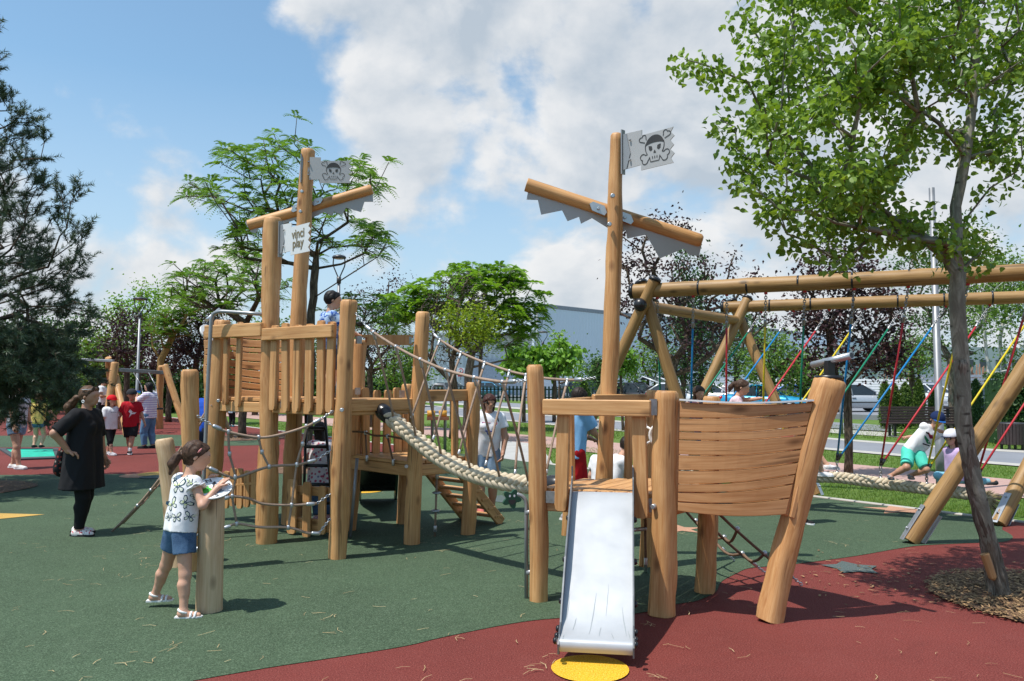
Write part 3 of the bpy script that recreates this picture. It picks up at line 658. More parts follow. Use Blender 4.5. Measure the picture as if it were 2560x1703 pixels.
# low play panels beneath the deck
def f_low(mb):
    a, b = at(566, 1215, 9.9), at(672, 1205, 9.5)
    for i in range(7):
        p = a + (b - a) * (i / 6); mb.plank(p + UP * (-.27 + .02 * math.sin(i * 2)), p + UP * (.18 + .03 * math.sin(i * 1.3)), .10, .03, (b - a), round_ends=True)
    mb.plank(a + UP * .0 + V((0, .04, 0)), b + UP * .0 + V((0, .04, 0)), .10, .03, V((0, 1, 0)))
    mb.plank(a + UP * -.2 + V((0, .05, 0)), b + UP * -.2 + V((0, .05, 0)), .07, .03, UP)
part('play_panel', tower, MT['plank'], f_low)
def f_low2(mb):
    a, b = V((-2.45, 9.05, 0)), V((-1.85, 8.75, 0)); d = b - a
    mb.plank(a + UP * .50, b + UP * .50, .10, .04, UP); mb.plank(a + UP * .13, b + UP * .13, .13, .04, UP)
    for f, w, z0, z1 in ((.04, .13, .02, .62), (.36, .11, .0, .60), (.68, .10, .05, .57), (.95, .13, .04, .66)):
        mb.plank(a + d * f + V((-.02, -.045, z0)), a + d * f + V((-.02, -.045, z1)), w, .03, d, round_ends=True)
part('play_panel', tower, MT['plank'], f_low2)
# bow of the tower: bent boards between mast and stem post
def hull(parent, a0, a1, b0, b1, fr0, fr1, bulge, name='hull_panel', mat='hull', t=.026, gap=.012, seg=10):
    """boards from line a (a0 foot, a1 head) to line b, bent outwards; fr = board edges as shares of the height"""
    mb = MB(); a0, a1, b0, b1 = V(a0), V(a1), V(b0), V(b1); out = V(bulge)
    for i in range(len(fr0) - 1):
        rows = []
        off = V((random.uniform(-9, 9), random.uniform(-9, 9), random.uniform(-9, 9)))
        for k in range(seg + 1):
            u = k / seg; lo = fr0[i] + (fr1[i] - fr0[i]) * u; hi = fr0[i + 1] + (fr1[i + 1] - fr0[i + 1]) * u
            sag = -.018 * math.sin(PI * u)
            def P(f): return (a0 + (a1 - a0) * f) * (1 - u) + (b0 + (b1 - b0) * f) * u + out * (math.sin(PI * u) * (.55 + .45 * f)) + UP * sag
            p, q = P(lo), P(hi); h = (q - p).normalized(); rows.append((p + h * gap / 2, q - h * gap / 2, u))
        L = (b0 - a0).length; vs = []; tc = []
        for k, (p, q, u) in enumerate(rows):
            d = (rows[min(k + 1, seg)][0] - rows[max(k - 1, 0)][0]).normalized(); nn = d.cross((q - p).normalized()) * t / 2
            e = (q - p).normalized() * .004; w = (q - p).length
            for s_, y in ((p + nn + e, 0), (p + nn * .6, 0), (p - nn + e, 0), (q - nn - e, w), (q - nn * .6, w), (q + nn - e, w)):
                vs.append(s_); tc.append(off + V((y, .02 if s_ in (p,) else 0, u * L)))
        n = 6; fs = [[r * n + j, r * n + (j + 1) % n, (r + 1) * n + (j + 1) % n, (r + 1) * n + j] for r in range(seg) for j in range(n)]
        fs += [list(reversed(range(n))), [seg * n + j for j in range(n)]]; mb.add(vs, fs, 0, False, tc)
    return mb.build(name, MT[mat], parent)
FR = [0, .086, .171, .246, .371, .514, .651, .726, .851, 1.0]; FR1 = [0, .148, .273, .358, .466, .58, .71, .79, .915, 1.0]
hull(tower, (-2.72, 9.80, 1.52), (-2.72, 9.80, 2.34), (-3.58, 9.98, 1.52), (-3.66, 9.98, 2.34), FR, FR1, (-.02, .08, 0))
hull(tower, (-3.42, 9.16, 1.45), (-3.46, 9.16, 2.32), (-3.68, 9.84, 1.45), (-3.72, 9.84, 2.32), FR, FR1, (-.06, -.03, 0))
# grey pipe arch: fireman's pole
def f_pole(mb):
    p = [at(505, 1346, 8.72), at(510, 1187, 8.72), at(521, 936, 8.72), at(527, 815, 8.72)]
    mb.tube(p + spline([at(528, 800, 8.72), at(534, 785, 8.72), at(548, 779.5, 8.70), at(560, 779, 8.69)], 5) + [at(620, 783, 8.62), at(676, 787, 8.58)], .021, 12)
part('sliding_pole', tower, MT['pipe'], f_pole)
def f_pole2(mb): mb.tube([at(893, 1146, 8.9), at(875, 1345, 8.9)], .017, 10)
part('support_pipe', tower, MT['pipe'], f_pole2)
def f_scope(mb):
    m = V((-3.71, 9.90, 2.41)); mb.tube([m + UP * -.012, m + UP * .015], .092, 20, 1); mb.box(m + UP * .06, .04, .04, .10, .3, 1)
    d = V((.36, .80, .62)).normalized(); c = m + UP * .12; mb.tube([c - d * .13, c + d * .13], .024, 14, 0)
part('telescope', tower, [MT['steel'], MT['black']], f_scope)
part('porthole_plate', tower, MT['white'], lambda mb: mb.tube([at(520, 834, 9.78), at(520, 834, 9.78) + V((.02, -.01, .014))], .12, 24))
# stairs down from the low platform
def f_stairs(mb):
    t0, t1 = at(1063, 1168, 9.45), at(1150, 1178, 9.20); b0, b1 = G(1163, 1296), G(1254, 1309)
    for t, b in ((t0, b0), (t1, b1)): mb.plank(t, b + UP * .01, .13, .04, V((0, 0, 1)))
    for i in range(6):
        u = (i + .4) / 6.1; p, q = t0 + (b0 - t0) * u + UP * .02, t1 + (b1 - t1) * u + UP * .02
        dn = (b0 - t0); dn.z = 0; mb.plank(p - (q - p).normalized() * .02, q + (q - p).normalized() * .03, .13, .032, dn)
part('stairs', tower, MT['plank'], f_stairs)
# knotted rope under the platform, and the small rope net beside it
def f_knot(mb):
    a, b = at(1093, 1172, 8.93), at(1087, 1342, 8.93); mb.tube([a, b], .012, 8, 0)
    for x, y in ((1092, 1232), (1089, 1277)):
        c = at(x, y, 8.93); mb.tube([c - UP * .014, c - UP * .005, c + UP * .005, c + UP * .014], [.03, .052, .052, .03], 14, 1)
    clampj(mb, at(1093, 1190, 8.93), UP, 1, .02, .07); clampj(mb, at(1088, 1322, 8.93), UP, 1, .02, .07)
part('knotted_rope', tower, [MT['rope'], MT['steel']], f_knot)
def f_smallnet(mb):
    p = [at(x, y, Y) for x, y, Y in ((882, 1079, 9.15), (912, 1081, 9.05), (935, 1089, 8.9), (968, 1090, 8.75), (1010, 1098, 8.6))]
    mb.tube(spline(p, 4), .012, 7, 0)
    for a, b in (((914, 1082, 9.05), (917, 1146, 8.95)), ((969, 1091, 8.75), (983, 1156, 8.66))):
        q0, q1 = at(*a), at(*b); mb.tube([q0, (q0 + q1) / 2, q1], .011, 7, 0); clampj(mb, q0, UP, 1); clampj(mb, q1, UP, 1, .016, .07)
part('rope_net', tower, [MT['ropedark'], MT['steel']], f_smallnet)
# black ladder beneath the deck
def f_lad(mb):
    for x0, x1 in ((758, 766), (832, 812)): mb.tube([at(x0, 1290, 9.5), at(x1, 1035, 9.62)], .018, 8)
    for i in range(5):
        y = 1070 + i * 47; mb.tube([at(758 + (1290 - y) * .03, y, 9.58), at(832 - (1290 - y) * .08, y, 9.58)], .020, 8)
part('ladder', tower, MT['black'], f_lad)
# slide behind the tower with green cheeks
def f_bslide(mb):
    c = [(0, .86), (.35, .80), (1.25, .30), (1.6, .17), (2.0, .14)]; o = V((-1.62, 9.75, 0)); d = V((-.16, .98, 0)).normalized(); s = V((d.y, -d.x, 0))
    for sx in (-.25, .25):
        mb.prism([(x, z + .16) for x, z in c] + [(x, z - .13) for x, z in c[::-1]], o + s * sx, d, UP, .03, 0)
    for i in range(len(c) - 1):
        a, b = o + d * c[i][0] + UP * c[i][1], o + d * c[i + 1][0] + UP * c[i + 1][1]; mb.add([a - s * .235, a + s * .235, b + s * .235, b - s * .235], [[0, 1, 2, 3]], 1)
    mb.cyl(o + d * 1.9 + UP * .0 + s * .25, o + d * 1.9 + UP * .15 + s * .25, .02, 8, 0)
part('slide', tower, [MT['slide_green'], MT['black']], f_bslide)
# flags
AX = V((1, 0, 0))
def flag(parent, o, ax, w, h, mat, art, name='flag', bracket=True):
    mb = MB(); flag_shape(mb, o, ax, w, h); f = mb.build(name, MT[mat], parent)
    mb = MB(); n = ax.cross(UP).normalized()
    mb.prism([(-.03, -.02 * h), (.05 * w, .0), (.13 * w, .42 * h), (.05 * w, .98 * h), (-.03, 1.0 * h)], o + n * .008, ax, UP, .008); mb.box(o + ax * -.02 + UP * h * .5, .05, .012, h * 1.25, ax=(n, ax, UP))
    for z in (.22, .78): bolt(mb, o + ax * .07 + UP * h * z + n * .012, n, .010, .008)
    mb.build('bracket', MT['pipe'], f)
    mb = MB(); art(mb, o, ax, w, h); mb.build('emblem', MT['ink'] if art is art_skull else MT['letter'], f); return f
def art_skull(mb, o, ax, w, h): skull(mb, o, ax, .62 * w, .36 * h, .76 * h, .007)
def art_text(mb, o, ax, w, h):
    n = ax.cross(UP).normalized() * .0075
    for txt, yy, sz in (('vinci', .42, .34), ('play', .10, .34)):
        vs, fs = text_mesh(txt, h * sz * 1.28); mb.add([o + ax * (.60 * w + x) + UP * (h * yy + y) + n for x, y, z in vs], fs)
flag(tower, at(757, 450, 9.66), V((1, .02, 0)).normalized(), .60, .285, 'plate', art_skull)
flag(tower, at(703, 634, 8.50), V((.72, -.69, 0)).normalized(), .57, .31, 'plate_light', art_text)
# ================================================================== the low ship
P8, P9, P10, P11, P12 = [G(*p) for p in ((1348, 1502), (1655, 1537), (1926, 1551), (1762, 1481), (1615, 1416))]
P13 = G(1414, 1339); PS_M = V((.775, 7.30, 0)); ZD = .88
ship = thing('play_ship', (P9.x, P9.y, 0), 'low wooden pirate ship with a steel slide, mast, skull flag and curved plank bow', 'play ship')
post(ship, P8, at(1336, 912, P8.y), .074, .066, seed=51, wob=.04)
post(ship, P9, at(1669, 977, P9.y), .102, .084, seed=53, wob=.06, bend=.014)
post(ship, P10, at(2072, 948, 5.87), .094, .098, seed=57, wob=.085, bend=.03)
post(ship, P11, V((P11.x + .06, P11.y, 1.60)), .080, .075, seed=59)
post(ship, P12, at(1629, 975, P12.y), .062, .06, seed=61)
post(ship, P13, at(1422, 1150, P13.y), .05, .05, seed=63)
post(ship, PS_M, at(1542, 333, PS_M.y), .084, .064, name='mast', seed=70, bend=.02, wob=.065)
k7 = 520 / 1941
yard(ship, at(1316, 462, 7.43), at(1754, 604, 7.43), .064, pp([(150, 745), (135, 828), (240, 832), (270, 968), (465, 928), (515, 1028), (622, 988), (640, 1052), (742, 1000), (830, 1055), (985, 1150), (1055, 1115), (1070, 1190), (1245, 1153), (1370, 1375), (1595, 1282), (1640, 1340), (1735, 1352), (1760, 1240), (1700, 1190), (200, 700)], 7.475, 1280, 280, k7))
def f_sbolts(mb):
    for x, y in ((937, 787), (907, 1052)): bolt(mb, at(1280 + x * k7, 280 + y * k7, PS_M.y - .072), (0, -1, 0), .021, .03)
    for x, y in ((805, 903), (1052, 987)):
        c = at(1280 + x * k7, 280 + y * k7, 7.358); mb.prism([(-.085, .02), (-.06, -.035), (.06, -.045), (.085, -.01), (.06, .045), (-.05, .05)], c, V((1, 0, -.32)).normalized(), UP, .012); bolt(mb, c + V((0, -.006, 0)), (0, -1, 0), .014, .012)
    bolt(mb, at(1640, 1265, 5.98), (-.6, -.8, 0), .02, .05)
parts('bolt', ship, MT['steel'], f_sbolts)
flag(ship, at(1562, 424, 7.24), V((.70, -.71, 0)).normalized(), .54, .33, 'plate', art_skull)['label'] = 'grey toothed flag with a skull in a bandana'
deck(ship, [P8.xy, P9.xy, (1.60, 6.62), (1.22, 7.02), (.62, 6.98)], ZD, (.55, .83), fas=.13)
rail(ship, (P8.x + .06, P8.y - .03), (P9.x - .05, P9.y + .02), 1.52, .122, .09, [(.17, .105), (.89, .105)], .71, 1.50, sw=.105, s_off=.045, round_ends=True)
rail(ship, (.40, 6.42), (.70, 7.2), 1.53, .10, .0, [(.5, .08)], .80, 1.5)
rail(ship, (.72, 7.12), (1.24, 7.42), 1.555, .10, .0, [(.28, .075), (.72, .075)], .78, 1.52)
def f_shbr(mb):
    mb.box(at(1633, 1018, 5.97), .05, .03, .12, .2); mb.box(at(1378, 1243, 6.29), .08, .02, .09, -.4); mb.box(at(1622, 1263, 6.02), .09, .02, .10, -.4)
parts('bracket', ship, MT['chain'], f_shbr)
# curved plank bow, both cheeks
a0, a1 = at(1695, 1278, 5.96), at(1701, 1004, 5.96); b0, b1 = at(1962, 1287, 5.80), at(2030, 1006, 5.80)
hp = hull(ship, a0, a1, b0, b1, FR, FR1, (-.03, -.07, 0), gap=.006)
hull(ship, (1.66, 6.62, .76), (1.66, 6.62, 1.57), (1.98, 5.96, .74), (2.22, 5.96, 1.57), FR, FR1, (.07, .03, 0))
def f_batt(mb):
    mb.plank(b0 + V((.012, .035, -.01)), b1 + V((.012, .035, .01)), .06, .05, AX); mb.plank(b0 + V((.045, .0, -.02)), b1 + V((.045, .0, .005)), .035, .06, AX); mb.plank(a0 + V((-.012, .03, 0)), a1 + V((-.012, .03, 0)), .04, .05, AX)
parts('batten', ship, MT['hull'], f_batt)
def f_trim(mb):
    n = 14; pts = []
    for i in range(n + 1):
        u = i / n; p = (a1 * (1 - u) + b1 * u) + V((-.03, -.07, 0)) * math.sin(PI * u) + UP * (.014 - .018 * math.sin(PI * u)); pts.append(p)
    mb.sweep(pts, [(-.035, -.006), (.035, -.006), (.035, .006), (-.035, .006)], 0, False, side=(0, 1, 0))
part('rim_strip', ship, MT['plate_light'], f_trim)
def f_scope2(mb):
    m = at(2072, 948, 5.87); mb.tube([m + UP * -.004, m + UP * .028], .098, 24, 1); mb.box(m + V((.005, 0, .075)), .055, .06, .12, .2, 1)
    c = at(2079, 901, 5.86); d = (at(2128, 889, 5.72) - at(2031, 913, 6.0)).normalized(); mb.tube([c - d * .17, c + d * .17], .026, 16, 0); mb.tube([c + d * .171, c + d * .172], .021, 12, 1)
part('telescope', ship, [MT['steel'], MT['black']], f_scope2)
def f_wheel(mb):
    c = at(1653, 1089, 6.13); a, b = V((.94, -.34, 0)), UP; n = a.cross(b)
    mb.tube([c + (a * math.cos(t) + b * math.sin(t)) * .085 for t in np.linspace(0, 2 * PI, 24, endpoint=False)], .014, 8, 0, closed=True)
    for k in range(6):
        t = PI / 6 + k * PI / 3; d = a * math.cos(t) + b * math.sin(t); mb.tube([c, c + d * .15], .009, 8, 0); mb.tube([c + d * .15 - n * .01, c + d * .15 + n * .01], .021, 14, 0); mb.tube([c + d * .15 - n * .012, c + d * .15 + n * .012], .009, 8, 1)
    mb.cyl(c - n * .02, c + n * .02, .03, 14, 0)
part('helm_wheel', ship, [MT['white'], MT['ink']], f_wheel)
# the slide
def f_slide_path():
    t = at(1506, 1233, 6.02); b = at(1489, 1603, 4.93); d = V((b.x - t.x, b.y - t.y, 0)); L = d.length; d /= L; s = V((-d.y, d.x, 0))
    if s.x < 0: s = -s
    pr = [(-.07, .886), (-.03, .885), (0, .868)] + [(.02 + .79 * u, .865 - (.865 - .255) * u) for u in np.linspace(.06, 1, 8)]
    e = pr[-1][0]; pr += [(e + .07, .205), (e + .14, .172), (e + .20, .157), (e + .25, .150), (e + .275, .140), (e + .288, .12), (e + .288, .095), (e + .275, .07)]
    return V((t.x, t.y, 0)), d, s, pr
S_O, S_D, S_S, S_P = f_slide_path()
def f_sbed(mb):
    hw = .222; vs = []; tc = []
    for (x, z) in S_P:
        for q in (-hw, -hw * .33, hw * .33, hw): vs.append(S_O + S_D * x + UP * z + S_S * q); tc.append((x, q, z))
    mb.add(vs, [[i * 4 + k, i * 4 + k + 1, i * 4 + k + 5, i * 4 + k + 4] for i in range(len(S_P) - 1) for k in range(3)], 0, True)
slide = part('slide', ship, MT['slide'], f_sbed); slide['label'] = 'bright steel slide with scuffed chute'
def f_side(sgn):
    def f(mb):
        o = S_O + S_S * (sgn * .227); up_ = [(-.05, .885 + .16)] + [(x, z + (.125 if x < .6 else .125 - (x - .6) * .14)) for x, z in S_P[2:-7]] + [(S_P[-7][0], S_P[-7][1] + .035), (S_P[-5][0], .165), (S_P[-3][0] + .012, .12), (S_P[-3][0] + .012, .06)]
        lo_ = [(x, z - .05) for x, z in S_P[2:-7]]; lo_ = [(-.05, .80)] + lo_ + [(S_P[-7][0], .10), (S_P[-3][0] - .03, .045)]
        mb.prism(up_ + lo_[::-1], o, S_D, UP, .010)
        if sgn: mb.box(o + S_D * -.03 + UP * .96, .012, .03, .24, ax=(S_S, S_D, UP))
    return f
for sg in (-1, 1): part('side_wall', slide, M_plain('dark_side_sheet', (.13, .14, .15), .35, .4), f_side(sg))
def f_caps(mb):
    for sg in (-1, 1):
        for x in (.20, .50, .77, .97, 1.06, 1.15):
            z = np.interp(x, [p[0] for p in S_P[:-4]], [p[1] for p in S_P[:-4]]) + .005; c = S_O + S_D * x + UP * z + S_S * (sg * .232); n = S_S * sg
            mb.tube([c, c + n * .012, c + n * .022], [.022, .022, .013], 12)
parts('bolt_cap', slide, MT['black'], f_caps)
def f_scuff(mb):
    rg = random.Random(4)
    for x, q, l, w, a in ((.92, -.14, .10, .006, .15), (.86, -.03, .30, .005, .10), (.90, .17, .22, .006, -.12), (.98, .02, .10, .004, .1), (1.02, .10, .07, .004, -.2), (.80, -.19, .16, .004, .05), (1.0, .2, .1, .004, -.15), (1.06, -.2, .06, .004, .1), (.75, .06, .2, .003, .06)):
        L = []; R = []
        for i in range(6):
            u = x - l / 2 + l * i / 5; z = np.interp(u, [p[0] for p in S_P], [p[1] for p in S_P]) + .0022; qq = q - a * (u - x) + rg.uniform(-.002, .002); ww = w * math.sin(PI * (i + .4) / 5.8) * .5
            L.append(S_O + S_D * u + UP * z + S_S * (qq - ww)); R.append(S_O + S_D * u + UP * z + S_S * (qq + ww))
        mb.add(L + R, [[i, i + 1, 7 + i, 6 + i] for i in range(5)])
parts('scuff_mark', slide, M_plain('scuff_grey', (.30, .33, .34), .6), f_scuff)
def f_hbar(mb):
    a = at(1610, 1205, 6.35); mb.tube([at(1612, 1284, 6.3), at(1614, 1322, 6.3)], .012, 8, 0); mb.tube([at(1582, 1325, 6.2), at(1614, 1322, 6.3)], .016, 8, 1)
    mb.tube([at(1613, 1322, 6.3), at(1614, 1408, 6.3)], .010, 8, 0); clampj(mb, at(1614, 1404, 6.3), UP, 1, .015, .06); chain_pts(mb, at(1614, 1408, 6.3), G(1614, 1430) + UP * .005, 1)
part('hanging_rope', ship, [MT['ropedark'], MT['steel']], f_hbar)
# rope net that climbs to the far side of the ship
def f_shipnet(mb):
    fe = [at(1836, 1404, 7.6), at(1916, 1437, 7.12), at(2005, 1465, 6.78)]; fe = [G(1836, 1404), G(1916, 1437), G(2005, 1465)]
    tp = [at(1690, 1249, 7.0), at(1758, 1296, 6.8), at(1766, 1254, 6.66)]; mid = []
    for f, t in zip(fe, tp):
        c = f + (t - f) * .16; chain_pts(mb, f + UP * .01, c, 1); mb.tube([c + (t - c) * u + UP * (-.02 * math.sin(PI * u)) for u in np.linspace(0, 1, 8)], .0125, 7, 0); clampj(mb, c + (t - c) * .05, t - c, 1, .018, .07)
        mid.append([c + (t - c) * u for u in (.28, .62)])
    for r in range(2):
        for j in range(2):
            a, b = mid[j][r], mid[j + 1][r]; mb.tube([a + (b - a) * u - UP * (.07 * math.sin(PI * u)) for u in np.linspace(0, 1, 8)], .0125, 7, 0)
        for j in range(3): mb.ball(mid[j][r], .022, 8, 6, 1)
part('climbing_net', ship, [MT['ropedark'], MT['steel']], f_shipnet)
# talking flower beside the first ship post
talk = thing('talking_tube', G(1316, 1497), 'dark green smiling flower on a bent grey pipe left of the steel slide', 'play tube')
def f_talk(mb):
    b = G(1316, 1497); Y = b.y; mb.tube([b, at(1316, 1280, Y)] + spline([at(1316.5, 1264, Y), at(1313, 1250, Y), at(1304, 1240, Y), at(1292, 1236, Y)], 5), .016, 12)
    for x, y in ((1323, 1281), (1325, 1431)): c = at(x, y, Y); mb.cyl(c - AX * .03, c + AX * .035, .022, 12)
part('pipe', talk, MT['pipe'], f_talk)
def f_flower(mb):
    c = at(1279, 1247, 6.30); ax = V((.93, .25, 0)).normalized(); n = 60
    mb.prism([((.062 + .016 * math.cos(5 * t + .6)) * math.cos(t), (.062 + .016 * math.cos(5 * t + .6)) * math.sin(t)) for t in np.linspace(0, 2 * PI, n, endpoint=False)], c, ax, UP, .03)
fl = part('flower', talk, MT['green_plastic'], f_flower)
def f_face(mb):
    c = at(1279, 1247, 6.30); ax = V((.93, .25, 0)).normalized(); l = .0165
    fillp(mb, arc(.0, .012, .030, .036, 180, 360, 12), c - UP * .018, ax, l)
    for x in (-.018, .018): fillp(mb, arc(x, .024, .008, .010, 0, 340, 10), c, ax, l, 1)
part('face', fl, [MT['ink'], MT['white']], f_face)
# ================================================================== rope bridge between tower and ship
def braid(mb, path, R, T=.068, mat=0):
    """plaited rope along a path: four rows of slanting strand lobes round a core"""
    P = spline(path, 10); L = [0]
    for i in range(1, len(P)): L.append(L[-1] + (P[i] - P[i - 1]).length)
    tot = L[-1]; La = np.array(L); C = np.array([tuple(p) for p in P]); pos = lambda s: V([np.interp(s, La, C[:, k]) for k in range(3)])
    mb.tube([pos(s) for s in np.linspace(0, tot, 40)], R * .72, 10, mat); n = int(tot / T); rg = random.Random(5)
    for i in range(n):
        for r in range(4):
            s = (i + .5 * (r % 2)) * T; c = pos(s); t = (pos(min(s + .02, tot)) - pos(max(s - .02, 0))).normalized(); sd = t.cross(UP).normalized(); up = sd.cross(t); th = PI / 4 + r * PI / 2; o = sd * math.cos(th) + up * math.sin(th); w = t.cross(o); sl = (1 if r % 2 else -1) * .78 + rg.uniform(-.05, .05)
            d = (t * math.cos(sl) + w * math.sin(sl)).normalized(); q = o.cross(d); b0 = len(mb.v); k = 1 + rg.uniform(-.06, .06); off = V((rg.uniform(-9, 9), rg.uniform(-9, 9), rg.uniform(-9, 9)))
            mb.ball(c + o * R * .60, (R * .88 * k, R * .42, R * .43), 10, 8, mat, ax=(d, q, o))
            for z in range(b0, len(mb.v)): e = V(mb.v[z]) - c; mb.tc[z] = tuple(off + V((e.dot(q), e.dot(o), e.dot(d))))
bridge = thing('rope_bridge', at(1176, 1185, 7.5), 'thick plaited rope bridge with brown rope handrails hung between the tower and the ship', 'rope bridge')
BR = [at(x, y, Y) for x, y, Y in ((978, 1046, 8.12), (1000, 1064, 8.06), (1050, 1106, 7.93), (1103, 1146, 7.76), (1176, 1182, 7.52), (1250, 1202, 7.27), (1320, 1212, 7.05), (1362, 1212, 6.93))]
def f_braid(mb): braid(mb, BR, .083, .075)
part('braided_rope', bridge, MT['braid'], f_braid)
def f_cap(mb):
    for e, d in ((BR[0], BR[0] - BR[1]), (BR[-1], BR[-1] - BR[-2])):
        d = d.normalized(); mb.tube([e - d * .05, e - d * .02, e + d * .06, e + d * .13, e + d * .19, e + d * .215], [.062, .072, .082, .082, .07, .035], 18)
parts('end_cap', bridge, MT['black'], f_cap)
def hand(pts, y0, y1):
    n = len(pts); x0, x1 = pts[0][0], pts[-1][0]
    return [at(x, y, y0 + (y1 - y0) * (x - x0) / (x1 - x0)) for x, y in pts]
R1 = hand([(889, 783), (918, 818), (934, 831), (990, 867), (1051, 899), (1114, 925), (1186, 944), (1256, 955), (1285, 953.5), (1338, 951)], P4.y - .04, P8.y - .02)
R2 = hand([(1071, 810), (1089, 840), (1100, 850), (1153, 882), (1212, 907), (1274, 928), (1315, 937.5), (1360, 945.5), (1419, 950), (1451, 949), (1488, 944)], P5.y - .02, PS_M.y - .03)
def f_hand(R, top, bots, yo):
    def f(mb):
        chain_pts(mb, R[0], R[1], 1); mb.tube(spline(R[1:-1], 6), .0135, 8, 0); chain_pts(mb, R[-2], R[-1], 1)
        clampj(mb, R[1] + (R[2] - R[1]) * .2, R[2] - R[1], 1, .020, .085); clampj(mb, R[-2] + (R[-3] - R[-2]) * .15, R[-3] - R[-2], 1, .020, .085)
        for i, (bx, by) in zip(top, bots):
            a = R[i]; ratio = (bx - CX) / FPX
            # foot: where that sight line meets the plaited rope
            best = min(((abs((p.x / p.y) - ratio), p) for p in spline(BR, 12)), key=lambda q: q[0])[1]; b = at(bx, by, best.y + yo)
            mb.tube([a + (b - a) * u + UP * (-.015 * math.sin(PI * u)) + AX * (.012 * math.sin(PI * u) * (1 if yo < 0 else -1)) for u in np.linspace(0, 1, 7)], .0115, 7, 0)
            clampj(mb, a + (b - a) * .045, b - a, 1, .016, .07); mb.ball(a, .021, 8, 6, 1); clampj(mb, b, b - a, 1, .014, .05)
    return f
part('handrail_rope', bridge, [MT['rope'], MT['steel']], f_hand(R1, [2, 3, 4, 5, 6, 7], [(984, 1046), (1040, 1095), (1103, 1140), (1176, 1176), (1250, 1198), (1322, 1208)], -.07))
part('handrail_rope', bridge, [MT['rope'], MT['steel']], f_hand(R2, [2, 3, 4, 5, 6, 8], [(1030, 1040), (1084, 1094), (1148, 1130), (1215, 1158), (1288, 1180), (1366, 1180)], .07))
# ================================================================== climbing nets in front of the tower
PSt, PLt = G(472, 1428), G(450, 1415)
net = thing('climbing_net', (PSt.x, PSt.y, 0), 'wide loose rope net with chain ends strung from a short log post to the tower', 'climbing net')
post(net, PSt, at(473, 924, PSt.y), .077, .073, seed=81)
NR = [[(494, 1040), (531, 1064), (571, 1080), (647, 1094), (703, 1086), (764, 1067), (802, 1048), (832, 1028)], [(489, 1142), (516, 1167), (575, 1193), (596, 1193), (673, 1167), (742, 1162), (792, 1149), (827, 1126)],
      [(494, 1265), (554, 1248), (581, 1241), (623, 1247), (660, 1260), (729, 1263), (792, 1259), (827, 1234)], [(494, 1338), (554, 1322), (593, 1310), (649, 1318), (721, 1319), (766, 1332), (797, 1334), (825, 1297)]]
def f_net(mb):
    rows = [hand(r, PSt.y - .05, P4.y - .06) for r in NR]; nx = lambda x: PSt.y - .05 + (P4.y - PSt.y) * (x - 490) / 340
    for r in rows:
        chain_pts(mb, r[0], r[1], 1); mb.tube(spline(r[1:-1], 6), .0125, 8, 0); chain_pts(mb, r[-2], r[-1], 1)
        clampj(mb, r[1] + (r[2] - r[1]) * .3, r[2] - r[1], 1, .019, .085); clampj(mb, r[-2] + (r[-3] - r[-2]) * .25, r[-3] - r[-2], 1, .019, .085)
    for l in ([(571, 1080), (574, 1135), (588, 1193), (581, 1241), (592, 1310)], [(647, 1094), (655, 1130), (673, 1167)], [(766, 1066), (757, 1110), (742, 1162), (729, 1263), (721, 1319)]):
        p = [at(x, y, nx(x) - .004) for x, y in l]; mb.tube(spline(p, 5), .0115, 8, 0)
        for q in p: clampj(mb, q, UP, 1, .018, .045)
part('rope_net', net, [MT['rope'], MT['steel']], f_net)
ramp_net = thing('scramble_net', G(290, 1322), 'rope net slanting from the ground behind the girl up to the tower deck', 'climbing net')
post(ramp_net, PLt, at(413, 1096, PLt.y), .095, .082, 'pale', seed=84)
def f_ramp(mb):
    fe = [G(279, 1330), G(292, 1320), G(306, 1310)]; tp = [at(500, 1046, 8.95), at(514, 1030, 9.0), at(530, 1012, 8.95)]; M_ = []
    for f, t in zip(fe, tp):
        mb.tube([f + (t - f) * u - UP * (.10 * math.sin(PI * u)) for u in np.linspace(0, 1, 12)], .0125, 7, 0); M_.append([f + (t - f) * u - UP * (.10 * math.sin(PI * u)) for u in (.3, .45, .6, .75, .9)])
    for r in range(5):
        mb.tube([M_[0][r], M_[1][r] - UP * .03, M_[2][r]], .0115, 7, 0)
        for j in (0, 2): mb.ball(M_[j][r], .022, 8, 6, 1)
part('rope_net', ramp_net, [MT['rope'], MT['steel']], f_ramp)
part('axle', ramp_net, MT['steel'], lambda mb: mb.tube([at(455, 1374, 7.1), at(500, 1374, 6.2)], .022, 10))
